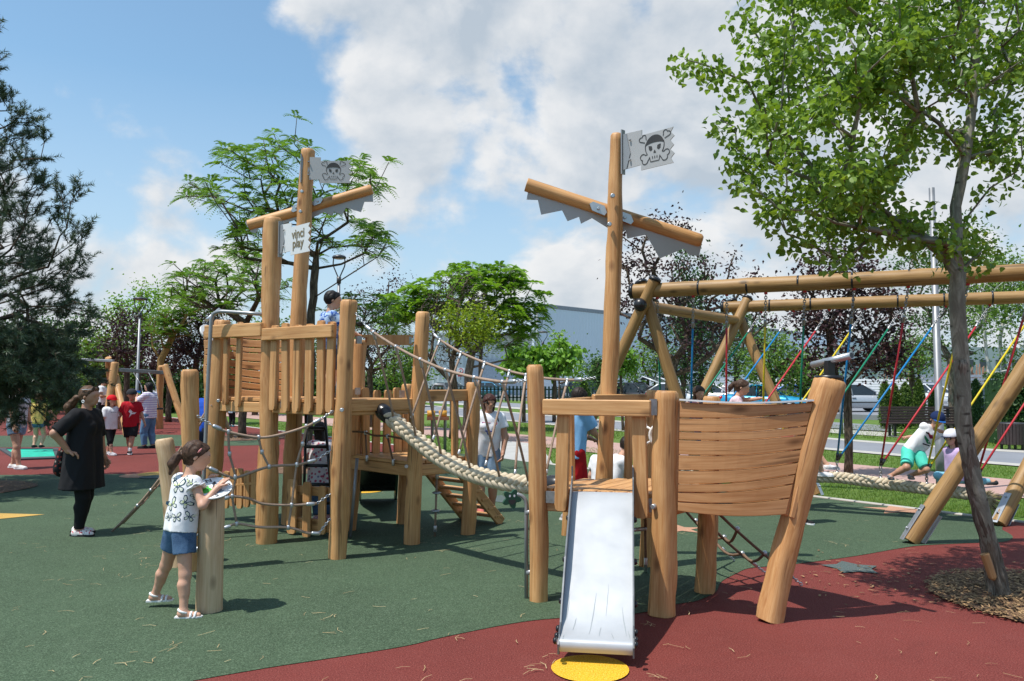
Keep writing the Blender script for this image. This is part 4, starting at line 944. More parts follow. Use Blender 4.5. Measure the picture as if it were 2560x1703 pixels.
# compass board that the girl leans on
PGc = G(523, 1527)
board = thing('compass_post', PGc, 'smooth pale log post topped by a tilted white compass disc', 'play post')
post(board, PGc, PGc + UP * .86, .098, .092, 'pale', seed=90, wob=.012, bend=.004)
DC = at(533, 1221, 6.02); DN = V((.10, -.45, .88)).normalized(); DX = (V((.98, .20, 0)) - DN * DN.dot(V((.98, .20, 0)))).normalized(); DY = DN.cross(DX)
disc_ = part('compass_disc', board, [MT['white'], MT['black']], lambda mb: (mb.tube([DC - DN * .006, DC + DN * .006], .135, 40, 0), mb.tube([DC - DN * .010, DC - DN * .0065], .1345, 40, 1)))
def f_art(mb):
    def onto(l, lift=.0075, mat=0): mb.add([DC + DX * x + DY * y + DN * lift for x, y in l], [list(range(len(l)))], mat)
    for ch, a in (('N', 118), ('E', 22), ('S', -68), ('V', 202)):
        vs, fs = text_mesh(ch, .062); r = math.radians(a - 90); c, s = math.cos(r), math.sin(r); ox, oy = .098 * math.cos(math.radians(a)), .098 * math.sin(math.radians(a))
        mb.add([DC + DX * (ox + x * c - (y - .02) * s) + DY * (oy + x * s + (y - .02) * c) + DN * .0078 for x, y, z in vs], fs, 0)
    onto([(-.085, -.05), (-.05, -.075), (-.005, -.055), (0, -.02), (-.03, .0), (-.04, .03), (-.06, .01), (-.09, -.01)], mat=1)
    onto([(.03, -.08), (.075, -.065), (.085, -.03), (.07, -.038), (.062, -.015), (.05, -.03), (.035, -.01), (.03, -.04)], mat=2)
    onto([(-.006, .06), (.006, .06), (.004, -.05), (-.004, -.05)], mat=0); onto([(.0, .085), (.018, .05), (-.018, .05)], mat=0)
part('compass_print', disc_, [MT['ink'], M_plain('leaf_green_print', (.06, .42, .05), .5), M_plain('blue_grey_print', (.16, .24, .32), .5)], f_art)
# ================================================================== the big rope swing
ZB = 2.95
b1a, b1b = at(1580, 730, 10.9), V((6.75, 8.35, ZB)); b1a.z = ZB
b2a = at(1806, 770, 13.18); b2b = V((9.2, 10.59, ZB)); b2a.z = ZB
d1 = (b1b - b1a).normalized(); d2 = (b2b - b2a).normalized()
swing = thing('rope_swing', (4.5, 10.6, 0), 'large round log swing frame with a thick plaited rope seat on coloured ropes', 'swing')
for k, (a, b) in enumerate(((b1a, b1b), (b2a, b2b))):
    mb = MB(); mb.log(a, b, .098 if k == 0 else .092, .098 if k == 0 else .092, wob=.008, bend=.002, seed=100 + k, n=24); mb.build('beam', MT['swingwood'], swing)
x1 = b1a + d1 * .22; x2 = b2a + d2 * .28
LEGS = []
def leg(foot, apex, over, r=.082, seed=0, shoe=False):
    d = (apex - foot).normalized(); mb = MB(); mb.log(foot + UP * .02, apex + d * over, r, r * .95, wob=.01, bend=.002, seed=seed); o = mb.build('leg', MT['swingwood'], swing)
    mb = MB(); e = apex + d * over; mb.tube([e - d * .03, e + d * .005, e + d * .025], [r * 1.06, r * 1.06, r * .7], 18); mb.build('leg_cap', MT['black'], o)
    if shoe:
        mb = MB(); a, b, d = frame(d); s = V((d.y, -d.x, 0)).normalized(); u = s.cross(d)
        for q in (1, -1): mb.plank(foot + UP * -.02 + u * (q * (r + .017)) , foot + d * .42 + u * (q * (r + .017)), .085, .010, s); bolt(mb, foot + d * .36 + u * (q * (r + .021)), u * q, .014, .012); bolt(mb, foot + d * .12 + u * (q * (r + .021)), u * q, .014, .012)
        mb.build('foot_plate', MT['steel'], o)
n1, n2 = V((d1.y, -d1.x, 0)), V((d2.y, -d2.x, 0))
leg(G(1382, 1257), x1 + n1 * .09 + V((.06, 0, 0)), .17, seed=110); leg(G(1782, 1282), x1 - n1 * .09 + V((-.08, 0, .0)), .14, seed=111)
leg(G(1640, 1235), x2 + n2 * .09 + V((.08, 0, 0)), .16, seed=112); leg(G(2042, 1240), x2 - n2 * .09 + V((-.10, 0, 0)), .12, seed=113, shoe=True)
A3 = V((6.25, 8.6, ZB)); A4 = V((8.33, 10.98, ZB))
leg(G(2275, 1358), A3 + n1 * .1, .2, .088, seed=114, shoe=True); leg(G(2495, 1315), A4 + n2 * .1, .2, .088, seed=115, shoe=True)
leg(V((8.0, 7.3, 0)), A3 - n1 * .1, .2, seed=116, shoe=True)
mb = MB(); c0, c1 = x1 + V((-.10, -.06, -.20)), x2 + V((.05, .05, -.24)); mb.log(c0, c1, .075, .075, wob=.008, bend=.002, seed=120); mb.build('crossbar', MT['swingwood'], swing)
def f_swcap(mb):
    dd = (c1 - c0).normalized(); mb.ball(c0 - dd * .02, .092, 14, 8); mb.ball(c1 + dd * .02, .085, 14, 8)
    for a, d, r in ((b1a, d1, .102), (b2a, d2, .096)): mb.tube([a - d * .02, a + d * .03], r, 20)
    for a, d, n, ks in ((b1a, d1, 8, .62), (b2a, d2, 8, .45)):
        for i in range(n): c = a + d * (ks + .62 * i + .3); mb.tube([c - d * .012, c + d * .012], .1, 20); 
parts('beam_cap', swing, MT['black'], f_swcap)
HK = [(1655, 1160, 11.95), (1725, 1168, 11.75), (1815, 1176, 11.5), (1905, 1178, 11.28), (1995, 1181, 11.08), (2093, 1182, 10.88), (2202, 1196, 10.62), (2317, 1210, 10.36), (2442, 1226, 10.10)]
SW = [at(1600, 1172, 12.1)] + [at(x, y + 12, Y) for x, y, Y in HK] + [at(2462, 1248, 10.02)]
def f_sbraid(mb): braid(mb, SW, .080, .070)
part('braided_rope', swing, MT['braid'], f_sbraid)
def f_fray(mb):
    rg = random.Random(3); e = SW[-1]; d = (SW[-1] - SW[-2]).normalized()
    for i in range(160):
        q = V((rg.gauss(0, 1), rg.gauss(0, 1), rg.gauss(0, 1))).normalized(); t = d * .5 + q * .9; mb.tube([e + q * .03, e + q * .05 + t * .06, e + q * .06 + t * .12 - UP * .02], [.006, .005, .002], 4)
    mb.ball(e + d * .04, .085, 10, 8)
part('frayed_end', swing, MT['fray'], f_fray)
RC = {'green': (.0, .20, .105), 'blue': (.0, .19, .46), 'red': (.50, .022, .035), 'yellow': (.66, .50, .012)}
RM = {k: M_plain(k + '_rope', c, .6, 0, .15, 40) for k, c in RC.items()}
# sight positions of the rope heads on the front and back beams
F1 = [1645, 1735, 1819, 1917, 2015, 2139, 2275, 2425, 2590]; B1 = [1905, 1985, 2075, 2165, 2257, 2368, 2478, 2600, 2730]
cols = ['green', 'blue', 'red', 'yellow', 'green', 'blue', 'red', 'yellow', 'red']
def on_beam(a, d, x):
    r = (x - CX) / FPX; t = (r * a.y - a.x) / (d.x - r * d.y); return a + d * t
for i, (x, y, Y) in enumerate(HK):
    h = at(x, y, Y)
    for a, d, X in ((b1a, d1, F1[i]), (b2a, d2, B1[i])):
        t = on_beam(a, d, X) - UP * .10; mb = MB(); v = h - t; L = v.length; ch = .42 / L
        mb.tube([t + UP * .03, t - UP * .02], .022, 8, 2); chain_pts(mb, t - UP * .01, t + v * ch, 1, .05, .006)
        p = t + v * ch; q = h + UP * .16 - v.normalized() * .02; mb.tube([p, q], .013, 8, 0); clampj(mb, p, v, 1, .020, .09); mb.tube([q - v.normalized() * .10, q], .021, 8, 3)
        mb.build('hanging_rope', [RM[cols[i]], MT['chain'], RM['red'], MT['black']], swing)
    mb = MB(); chain_pts(mb, h + UP * .16, h + UP * .01, 0, .05, .007); mb.ball(h, .03, 8, 6, 0); mb.build('shackle', MT['chain'], swing)
# ------------------------------------------------------------------ bodies as one smooth surface
def surface_net(S, org, h):
    neg = S < 0; c = [neg[i:S.shape[0] - 1 + i, j:S.shape[1] - 1 + j, k:S.shape[2] - 1 + k] for i in (0, 1) for j in (0, 1) for k in (0, 1)]
    cnt = sum(x.astype(np.int8) for x in c); mask = (cnt > 0) & (cnt < 8); ids = np.full(mask.shape, -1, np.int64); I = np.argwhere(mask); ids[mask] = np.arange(len(I))
    acc = np.zeros((len(I), 3)); num = np.zeros(len(I))
    cor = [(i, j, k) for i in (0, 1) for j in (0, 1) for k in (0, 1)]
    val = [S[I[:, 0] + a, I[:, 1] + b, I[:, 2] + d] for a, b, d in cor]
    for p in range(8):
        for q in range(p + 1, 8):
            df = [abs(cor[p][t] - cor[q][t]) for t in range(3)]
            if sum(df) != 1: continue
            x = (val[p] < 0) != (val[q] < 0); den = np.where(x, val[p] - val[q], 1); t = np.where(x, val[p] / den, 0)
            for a in range(3): acc[:, a] += np.where(x, cor[p][a] + t * (cor[q][a] - cor[p][a]), 0)
            num += x
    Vt = (I + acc / num[:, None]) * h + np.array(org); F = []
    for ax in range(3):
        o = [a for a in range(3) if a != ax]; A = np.moveaxis(neg, ax, 0); e = A[:-1] != A[1:]; e = np.moveaxis(e, 0, ax); J = np.argwhere(e)
        J = J[(J[:, o[0]] > 0) & (J[:, o[1]] > 0)]; J = J[(J[:, o[0]] < S.shape[o[0]] - 1) & (J[:, o[1]] < S.shape[o[1]] - 1)]
        if not len(J): continue
        q = []
        for u, w in ((-1, -1), (0, -1), (0, 0), (-1, 0)):
            K = J.copy(); K[:, o[0]] += u; K[:, o[1]] += w; q.append(ids[K[:, 0], K[:, 1], K[:, 2]])
        q = np.stack(q, 1); s = neg[J[:, 0], J[:, 1], J[:, 2]]
        if ax == 1: s = ~s
        q[~s] = q[~s][:, ::-1]; F.append(q)
    F = np.concatenate(F); return Vt, F[(F >= 0).all(1)]
def solid(prims, h, k):
    """prims: (a, b, ra, rb, cuts[, squash]) round cones; returns vertices and quads"""
    P = [(np.array(p[0], float), np.array(p[1], float), p[2], p[3], p[4] if len(p) > 4 else (), p[5] if len(p) > 5 else None, p[6] if len(p) > 6 else k) for p in prims]
    lo = np.min([np.minimum(a, b) - max(ra, rb) * 1.25 for a, b, ra, rb, c, q, kq in P], 0) - 3 * h; hi = np.max([np.maximum(a, b) + max(ra, rb) * 1.25 for a, b, ra, rb, c, q, kq in P], 0) + 3 * h
    n = np.ceil((hi - lo) / h).astype(int) + 1; S = np.full(n, 1.0); ax = [lo[i] + h * np.arange(n[i]) for i in range(3)]
    k0 = k
    for a, b, ra, rb, cuts, sq, k in P:
        m = max(ra, rb) * 1.3 + k + 2 * h; i0 = np.maximum(((np.minimum(a, b) - m - lo) / h).astype(int), 0); i1 = np.minimum(((np.maximum(a, b) + m - lo) / h).astype(int) + 2, n)
        sl = tuple(slice(i0[i], i1[i]) for i in range(3)); X = ax[0][sl[0]][:, None, None]; Y = ax[1][sl[1]][None, :, None]; Z = ax[2][sl[2]][None, None, :]
        ab = b - a; l2 = ab @ ab + 1e-12; px, py, pz = X - a[0], Y - a[1], Z - a[2]; t = np.clip((px * ab[0] + py * ab[1] + pz * ab[2]) / l2, 0, 1)
        dx, dy, dz = px - ab[0] * t, py - ab[1] * t, pz - ab[2] * t
        d2 = dx * dx + dy * dy + dz * dz
        if sq is not None:
            nv, f = np.array(sq[0], float), sq[1]; nv = nv / np.linalg.norm(nv); q = dx * nv[0] + dy * nv[1] + dz * nv[2]; d2 = d2 + q * q * (f * f - 1)
        d = np.sqrt(np.maximum(d2, 0)) - (ra + (rb - ra) * t)
        for (pt, nn) in cuts: d = np.maximum(d, (X - pt[0]) * nn[0] + (Y - pt[1]) * nn[1] + (Z - pt[2]) * nn[2])
        s = S[sl]; hh = np.maximum(k - np.abs(s - d), 0) / k; S[sl] = np.minimum(s, d) - hh * hh * k * .25
    return surface_net(S, lo, h)
def vnormals(Vt, F):
    n = np.cross(Vt[F[:, 2]] - Vt[F[:, 0]], Vt[F[:, 3]] - Vt[F[:, 1]]); N = np.zeros_like(Vt)
    for k in range(4): np.add.at(N, F[:, k], n)
    return N / (np.linalg.norm(N, axis=1)[:, None] + 1e-12)
def wavy(P, freq, seed, n=9, aniso=(1, 1, 1)):
    rg = np.random.default_rng(seed); a = rg.normal(size=(n, 3)) * freq * np.array(aniso); ph = rg.uniform(0, 6.28, n); return np.sin(P @ a.T + ph).sum(1) / math.sqrt(n)
def ik(a, c, l1, l2, pole):
    d = c - a; D = min(d.length, (l1 + l2) * .999); d = d.normalized(); c = a + d * D; x = (l1 * l1 - l2 * l2 + D * D) / (2 * D); hgt = math.sqrt(max(l1 * l1 - x * x, 0))
    p = pole - d * pole.dot(d); p = p.normalized() if p.length > 1e-5 else frame(d)[0]
    return a + d * x + p * hgt, c
SKIN = {k: M_plain(k + '_skin', c, .5, 0, .05, 20) for k, c in dict(fair=(.60, .335, .225), tan=(.47, .245, .155), deep=(.36, .18, .11)).items()}
for _m in SKIN.values():
    _p = [n for n in _m.node_tree.nodes if n.type == 'BSDF_PRINCIPLED'][0]; _p.inputs['Subsurface Weight'].default_value = .08; _p.inputs['Subsurface Radius'].default_value = (.02, .008, .004)
HAIRM = {k: M_plain(k + '_hair', c, .55, 0, .6, 55, .5, 110, .3) for k, c in dict(dark=(.022, .014, .010), brown=(.062, .032, .018), black=(.008, .007, .007), brownlight=(.095, .050, .026), auburn=(.055, .018, .012), light=(.16, .09, .045)).items()}
CLOTH = {}
def cloth(c, var=.10):
    if isinstance(c, str): return MT[c]
    if c not in CLOTH: CLOTH[c] = M_plain('cloth_fabric', c, .85, 0, var, 9, .25, 35, .2)
    return CLOTH[c]
def person(loc, H, yaw, label, group=None, kid=False, h=.010, fat=1.0, lean=(0, 0), drop=0.0, shift=(0, 0), hands=None, feet=None, elbow=None, knee=None, head=(0, 0), skin='fair', top=None, bottom=None, shoe=((.7, .7, .7), None),
           hair=('brown', 'short'), hat=None, grip=(.6, .6), handd=(None, None), extra=None, cat='person', socks=None, toe=None):
    """local axes: x forward, y to the person's left, z up; fractions of the height H. yaw: heading in plan, 0 = +X"""
    loc = V(loc); root = thing('person', loc, label, cat, group); Rz = Matrix.Rotation(yaw, 3, 'Z')
    def W(p): return loc + Rz @ V(p)
    hr = .172 if kid else .138; hw = .098 if kid else .108; hipz = .475 if kid else .51; shz = 1 - hr * 1.30; fw = fat
    pel = V((shift[0], shift[1], hipz - drop)) * H
    T = Matrix.Rotation(lean[0], 3, 'Y') @ Matrix.Rotation(lean[1], 3, 'X'); tl = (shz - hipz) * H
    chest = pel + T @ V((0, 0, tl * .80)); neck0 = pel + T @ V((0, 0, tl * 1.02)); Hd = Matrix.Rotation(head[0], 3, 'Z') @ Matrix.Rotation(head[1], 3, 'Y') @ T.inverted().lerp(Matrix.Identity(3), .0) if False else T @ Matrix.Rotation(head[2] if len(head) > 2 else 0, 3, 'X') @ Matrix.Rotation(head[0], 3, 'Z') @ Matrix.Rotation(head[1], 3, 'Y')
    hc = neck0 + T @ V((.012 * H, 0, hr * H * .34)) + Hd @ V((.01 * H, 0, hr * H * .42)); r = hr * H * .40
    sh = [pel + T @ V((0, s * hw * H * (.96 + .1 * (fw - 1)), tl * .945)) for s in (1, -1)]; hp = [pel + V((0, s * .048 * H * (1 + .5 * (fw - 1)), -.005 * H)) for s in (1, -1)]
    ua, fa = (.155 * H, .135 * H) if kid else (.168 * H, .148 * H); th, sk = (hipz * .50 * H, (hipz * .50 - .035) * H)
    if hands is None: hands = ((.03, .16, .46), (.03, -.16, .46))
    if feet is None: feet = ((0, .055, 0), (0, -.055, 0))
    EL, WR, KN, AN = [], [], [], []
    for i, s in enumerate((1, -1)):
        pole = V(elbow[i]) if elbow else V((-.7, s * .5, -.2)); e, w = ik(sh[i], V(hands[i]) * H, ua, fa, pole); EL.append(e); WR.append(w)
        an = V(feet[i]) * H + V((0, 0, .035 * H)); pole = V(knee[i]) if knee else V((1, s * .15, 0)); k, a = ik(hp[i], an, th, sk, pole); KN.append(k); AN.append(a)
    f = fw; kk = .022 * H
    # ---- body
    B = []
    tw = .062 * H * f; fwd = T @ V((1, 0, 0))
    for s in (1, -1):
        y = T @ V((0, s, 0))
        B += [(pel + y * (.034 * H * f), chest + y * (.042 * H), tw * .98, tw * .98), (chest + y * (.035 * H), chest + y * (.05 * H) + T @ V((0, 0, tl * .1)), tw * .95, tw * .78)]
    waist = pel + T @ V((0, 0, tl * .38)); B.append((waist, chest, tw * 1.05, tw * 1.1))
    B.append((neck0 - T @ V((0, 0, .02 * H)), hc - Hd @ V((r * .15, 0, r * .3)), .036 * H, .030 * H))
    ft = Hd @ V((1, 0, 0)); upv = Hd @ V((0, 0, 1)); lf = Hd @ V((0, 1, 0))
    B += [(hc + upv * r * .18 - ft * r * .16, hc + upv * r * .12 + ft * r * .12, r * .98, r * .93, (), (lf, 1.12)), (hc + ft * r * .30 - upv * r * .48, hc + ft * r * .42 - upv * r * .78, r * .60, r * .36, (), (lf, 1.0)), (hc + ft * r * .90 + upv * r * .02, hc + ft * r * 1.10 - upv * r * .24, r * .09, r * .155, (), None, r * .25), (hc + ft * r * .86 - upv * r * .56 + lf * r * .13, hc + ft * r * .86 - upv * r * .56 - lf * r * .13, r * .15, r * .15, (), None, r * .3), (hc + ft * r * .70 - upv * r * .84, hc + ft * r * .66 - upv * r * .86, r * .22, r * .22, (), None, r * .3), (hc + ft * r * .84 + upv * r * .26 + lf * r * .34, hc + ft * r * .84 + upv * r * .26 - lf * r * .34, r * .16, r * .16, (), None, r * .3)]
    for s in (1, -1): B.append((hc + lf * (s * r * .88) - ft * r * .08 - upv * r * .05, hc + lf * (s * r * .94) - ft * r * .14 - upv * r * .28, r * .17, r * .11, (), (lf, 1.7), r * .12))
    for i in (0, 1):
        s = 1 - 2 * i; B += [(neck0 - T @ V((0, 0, .022 * H)), sh[i], .036 * H, .034 * H * (.7 + .3 * f)), (sh[i], EL[i], .033 * H * f, .025 * H * f), (EL[i], WR[i], .026 * H * f, .0175 * H)]
        B += [(hp[i], KN[i], .058 * H * f, .037 * H * f), (KN[i], AN[i], .036 * H * f, .022 * H), (KN[i] * .72 + AN[i] * .28 - V((.010 * H, 0, 0)), KN[i] * .5 + AN[i] * .5, .036 * H * f, .03 * H * f)]
        ty = (toe[i] if toe else 0.0); tv = V((math.cos(ty), math.sin(ty), 0)); up0 = V((0, 0, 1)); a0 = AN[i]
        B += [(a0 - tv * .012 * H - up0 * .012 * H, a0 + tv * .085 * H - up0 * .022 * H, .022 * H, .013 * H, (), (V((-tv.y, tv.x, 0)), .85)), (a0, a0 - up0 * .01 * H, .021 * H, .023 * H)]
    # ---- hands: palm in the body surface, five fingers rooted in it
    FG = MB(); hl = (.098 if kid else .105) * H
    for i in (0, 1):
        s = 1 - 2 * i; d = V(handd[i]).normalized() if handd[i] is not None else (WR[i] - EL[i]).normalized()
        side = d.cross(V((0, 0, 1))) if abs(d.z) < .9 else V((1, 0, 0)); side = (side - d * side.dot(d)).normalized(); pn = side.cross(d).normalized()
        if pn.z > 0: pn = -pn
        if abs(d.z) >= .9: pn = V((0, -s, 0)); pn = (pn - d * pn.dot(d)).normalized(); side = d.cross(pn)
        pw = hl * .20; B.append((WR[i] + d * hl * .06, WR[i] + d * hl * .42, hl * .20, hl * .225, (), (pn, 1.75)))
        for q, (ln, of) in enumerate(((.44, 1), (.50, .34), (.46, -.33), (.36, -1))):
            b0 = WR[i] + d * hl * .44 + side * (pw * of * .92); c = grip[i]; a1 = c * .9; a2 = c * 1.9
            d1 = d * math.cos(a1) + pn * math.sin(a1) + side * (of * .10 * (1 - c)); d2 = d * math.cos(a2) + pn * math.sin(a2) + side * (of * .10 * (1 - c)); b1 = b0 + d1 * hl * ln * .5; b2 = b1 + d2 * hl * ln * .5
            FG.tube([W(b0 - d * hl * .06), W(b0), W(b1), W(b2 - d2 * hl * .03), W(b2)], [hl * .080, hl * .080, hl * .070, hl * .056, hl * .002], 6)
        thd = (side * (1 if (d.cross(pn)).dot(side) > 0 else -1)); ins = side if side.dot(V((1, 0, .3))) > 0 else -side
        b0 = WR[i] + d * hl * .14 + ins * pw * .8; b1 = b0 + (d * .62 + ins * .72 + pn * .25).normalized() * hl * .24; b2 = b1 + (d * .9 + ins * .25 + pn * .45).normalized() * hl * .2
        FG.tube([W(b0 - ins * hl * .05), W(b0), W(b1), W(b2 - d * hl * .02), W(b2)], [hl * .09, hl * .09, hl * .08, hl * .062, hl * .002], 6)
    Vb, Fb = solid(B, h, kk * .8); Vw = (np.array(Rz) @ Vb.T).T + np.array(loc); n0 = len(Vw); fv = np.array([tuple(p) for p in FG.v]); fq = [x for x in FG.f if len(x) == 4]
    o = np_mesh('body', np.concatenate([Vw, fv]), np.concatenate([Fb, np.array(fq) + n0]), [SKIN[skin]], root, smooth=True)
    def add(name, prims, mat, k=None, hh=None, par=None, lab=None):
        Vt, F = solid(prims, hh or h, k or kk * .6)
        if name in ('shirt', 'dress', 'shorts', 'trousers', 'jeans'):
            a = (.0030 if name in ('shirt', 'dress') else .0032) * (H / 1.4); w = wavy(Vt, 24, len(Vt), 9, (1, 1, .5)); w2 = wavy(Vt, 40, len(Vt) + 1, 9, (1, 1, .3)); Vt = Vt + vnormals(Vt, F) * (a * (1 - np.abs(w) * 1.3) + a * .8 * w2)[:, None]
        if name == 'hair':
            q = Vt - np.array(hc); w = np.sin((q @ np.array(lf)) / r * 30 + 2.6 * wavy(q / r, 2.0, 3)); w2 = wavy(q / r, 6, 5); Vt = Vt + vnormals(Vt, F) * (r * (.026 * w + .026 * w2))[:, None]
        Vt = (np.array(Rz) @ Vt.T).T + np.array(loc); q = np_mesh(name, Vt, F, [cloth(mat) if not hasattr(mat, 'node_tree') else mat], par or root, smooth=True)
        if lab: q['label'] = lab
        return q
    G_ = .010 * H if h < .009 else .013 * H
    # ---- top
    hem = None
    if top:
        t = dict(sleeve=.55, hem=-.03, loose=1.0, flare=0, name='shirt'); t.update(top); g = G_ * t['loose']; L = []
        if t['hem'] < .1: dn = T @ V((0, 0, -1))
        hemp = pel + T @ V((0, 0, t['hem'] * H)); cut = ((tuple(hemp), tuple(T @ V((0, 0, -1)))),); fl = t['flare'] * H
        for s in (1, -1):
            y = T @ V((0, s, 0))
            L += [(hemp - T @ V((0, 0, .05 * H)) + y * (.036 * H * f + fl * .5), chest + y * (.042 * H), tw * 1.02 + g + fl, tw * .98 + g, cut), (chest + y * (.035 * H), chest + y * (.052 * H) + T @ V((0, 0, tl * .1)), tw * .95 + g, tw * .78 + g, cut)]
        L.append((waist, chest, tw * 1.05 + g, tw * 1.1 + g, cut))
        if t.get('bust'):
            for s in (1, -1): L.append((chest + T @ V((.05 * H * f, s * .04 * H, -.03 * H)), chest + T @ V((.045 * H * f, s * .035 * H, -.05 * H)), .040 * H * f, .042 * H * f, cut))
        for i in (0, 1):
            L.append((neck0 - T @ V((0, 0, .030 * H)), sh[i], .036 * H + g * .3, .034 * H * (.7 + .3 * f) + g * .8, ()))
            q = t['sleeve']
            if q > 0:
                if q <= 1: e = sh[i] + (EL[i] - sh[i]) * q; L.append((sh[i], e + (EL[i] - sh[i]) * .12, .033 * H * f + g, .030 * H * f + g * 1.3, ((tuple(e), tuple((EL[i] - sh[i]).normalized())),)))
                else: e = EL[i] + (WR[i] - EL[i]) * (q - 1); L += [(sh[i], EL[i], .033 * H * f + g, .027 * H * f + g), (EL[i], e, .027 * H * f + g, .020 * H * f + g * 1.2, ((tuple(e - (WR[i] - EL[i]).normalized() * .012), tuple((WR[i] - EL[i]).normalized())),))]
        tp = add(t['name'], L, t['col'], lab=t.get('label'))
    else: tp = None
    # ---- bottom
    if bottom:
        t = dict(leg=.55, loose=1.0, name='shorts'); t.update(bottom); g = G_ * .85 * t['loose']; L = []
        for s in (1, -1): y = V((0, s, 0)); L.append((pel + y * (.032 * H * f), pel + T @ V((0, 0, .05 * H)) + y * (.034 * H * f), tw * .98 + g * .4, tw * .98 + g * .4, ((tuple(pel + T @ V((0, 0, .055 * H))), tuple(T @ V((0, 0, 1)))),)))
        if t['name'] in ('skirt', 'dress'): pass
        for i in (0, 1):
            q = t['leg']
            if q <= 1: e = hp[i] + (KN[i] - hp[i]) * q; L.append((hp[i], e + (KN[i] - hp[i]) * .1, .058 * H * f + g, .040 * H * f + g * 1.6 * max(.6, 1.2 - q * .3), ((tuple(e), tuple((KN[i] - hp[i]).normalized())),)))
            else: e = KN[i] + (AN[i] - KN[i]) * (q - 1); L += [(hp[i], KN[i], .058 * H * f + g, .038 * H * f + g), (KN[i], e + (AN[i] - KN[i]) * .05, .037 * H * f + g, .026 * H + g * 1.1, ((tuple(e), tuple((AN[i] - KN[i]).normalized())),)), (KN[i] * .72 + AN[i] * .28 - V((.010 * H, 0, 0)), KN[i] * .55 + AN[i] * .45, .036 * H * f + g * .7, .03 * H * f + g * .7)]
        add(t['name'], L, t['col'], lab=t.get('label'))
    if socks:
        for i in (0, 1): e = AN[i] + (KN[i] - AN[i]) * .30; add('sock', [(AN[i], KN[i] * .35 + AN[i] * .65, .0245 * H, .029 * H * f, ((tuple(e), tuple((KN[i] - AN[i]).normalized())),))], socks)
    # ---- shoes
    sc, sole = shoe
    if sc is not None:
        for i in (0, 1):
            ty = (toe[i] if toe else 0.0); tv = V((math.cos(ty), math.sin(ty), 0)); a0 = AN[i]; b0 = a0 - V((0, 0, .035 * H)); lat = V((-tv.y, tv.x, 0)); cut = ((tuple(b0 + V((0, 0, .002))), (0, 0, -1)),)
            q = add('shoe', [(a0 - tv * .018 * H - V((0, 0, .013 * H)), a0 + tv * .088 * H - V((0, 0, .021 * H)), .029 * H, .020 * H, cut, (lat, .92)), (a0 - V((0, 0, .004 * H)), a0 - V((0, 0, .016 * H)), .029 * H, .029 * H, cut)], sc, kk * .4)
            if sole is not None:
                mb = MB(); ol = [(-.050, -.020), (-.052, .02), (-.02, .028), (.05, .031), (.092, .026), (.112, .008), (.112, -.008), (.092, -.026), (.05, -.031), (-.02, -.028)]
                mb.prism([(x * H, y * H) for x, y in ol], W(b0), Rz @ tv, Rz @ lat, .016 * H, ctr=False); mb.build('sole', cloth(sole), q)
    # ---- hair
    hcol, st = hair[0], hair[1]; HM = HAIRM[hcol]; rr = r * 1.09
    if st != 'none':
        fc = tuple(hc + ft * r * .58 + upv * r * .52); fn = tuple((ft * .80 - upv * .60).normalized()); nape = tuple(hc - upv * r * (.62 if st == 'short' else .88)); L = [(hc - ft * r * .30 - upv * r * .05, hc - ft * r * .34 - upv * r * (.25 if st == 'short' else .5), r * .80, r * (.55 if st == 'short' else .62), ((nape, tuple(-upv)),), (lf, 1.05)), (hc + upv * r * .24 - ft * r * .22, hc + upv * r * .20 + ft * r * .10, rr * 1.0, rr * .95, ((fc, fn), (nape, tuple(-upv))), (lf, 1.10))]
        if st == 'fringe': L = [(hc + upv * r * .24 - ft * r * .22, hc + upv * r * .22 + ft * r * .14, rr * 1.02, rr * .98, ((tuple(hc + ft * r * .7 + upv * r * .22), tuple((ft * .5 - upv * .86).normalized())), (nape, tuple(-upv))), (lf, 1.08))]
        if st in ('long', 'fringe'):
            for s in (1, -1): L.append((hc + lf * (s * r * .62) - ft * r * .30, hc + lf * (s * r * .66) - ft * r * .42 - upv * r * 2.0, r * .42, r * .30))
            L.append((hc - ft * r * .5, hc - ft * r * .75 - upv * r * 2.1, r * .6, r * .42))
        if st in ('pony', 'lowpony', 'bigpony'):
            z0 = .35 if st == 'pony' else -.12; b = hc - ft * r * 1.02 + upv * r * z0; ln = 1.55 if st != 'bigpony' else 2.3; wb = hair[2] if len(hair) > 2 else 0
            p1 = b - ft * r * (.42 + .3 * wb) - upv * r * .22; p2 = p1 - ft * r * (.22 + .55 * wb) - upv * r * ln * .5; p3 = p2 - ft * r * (-.06 + .15 * wb) - upv * r * ln * .55
            L += [(b + ft * r * .2, b, r * .30, r * .18), (b, p1, r * .18, r * .34), (p1, p2, r * .36, r * (.40 + .14 * wb)), (p2, p3, r * (.38 + .14 * wb), r * .12)]
        ho = add('hair', L, HM, kk * .45)
        if st in ('pony', 'lowpony', 'bigpony') and len(hair) > 3:
            mb = MB(); c = W(b); dd = Rz @ ft; a_, b_, d_ = frame(dd); mb.tube([c + (a_ * math.cos(t) + b_ * math.sin(t)) * r * .22 for t in np.linspace(0, 2 * PI, 12, endpoint=False)], r * .07, 6, closed=True); mb.build('hair_tie', cloth(hair[3]), ho)
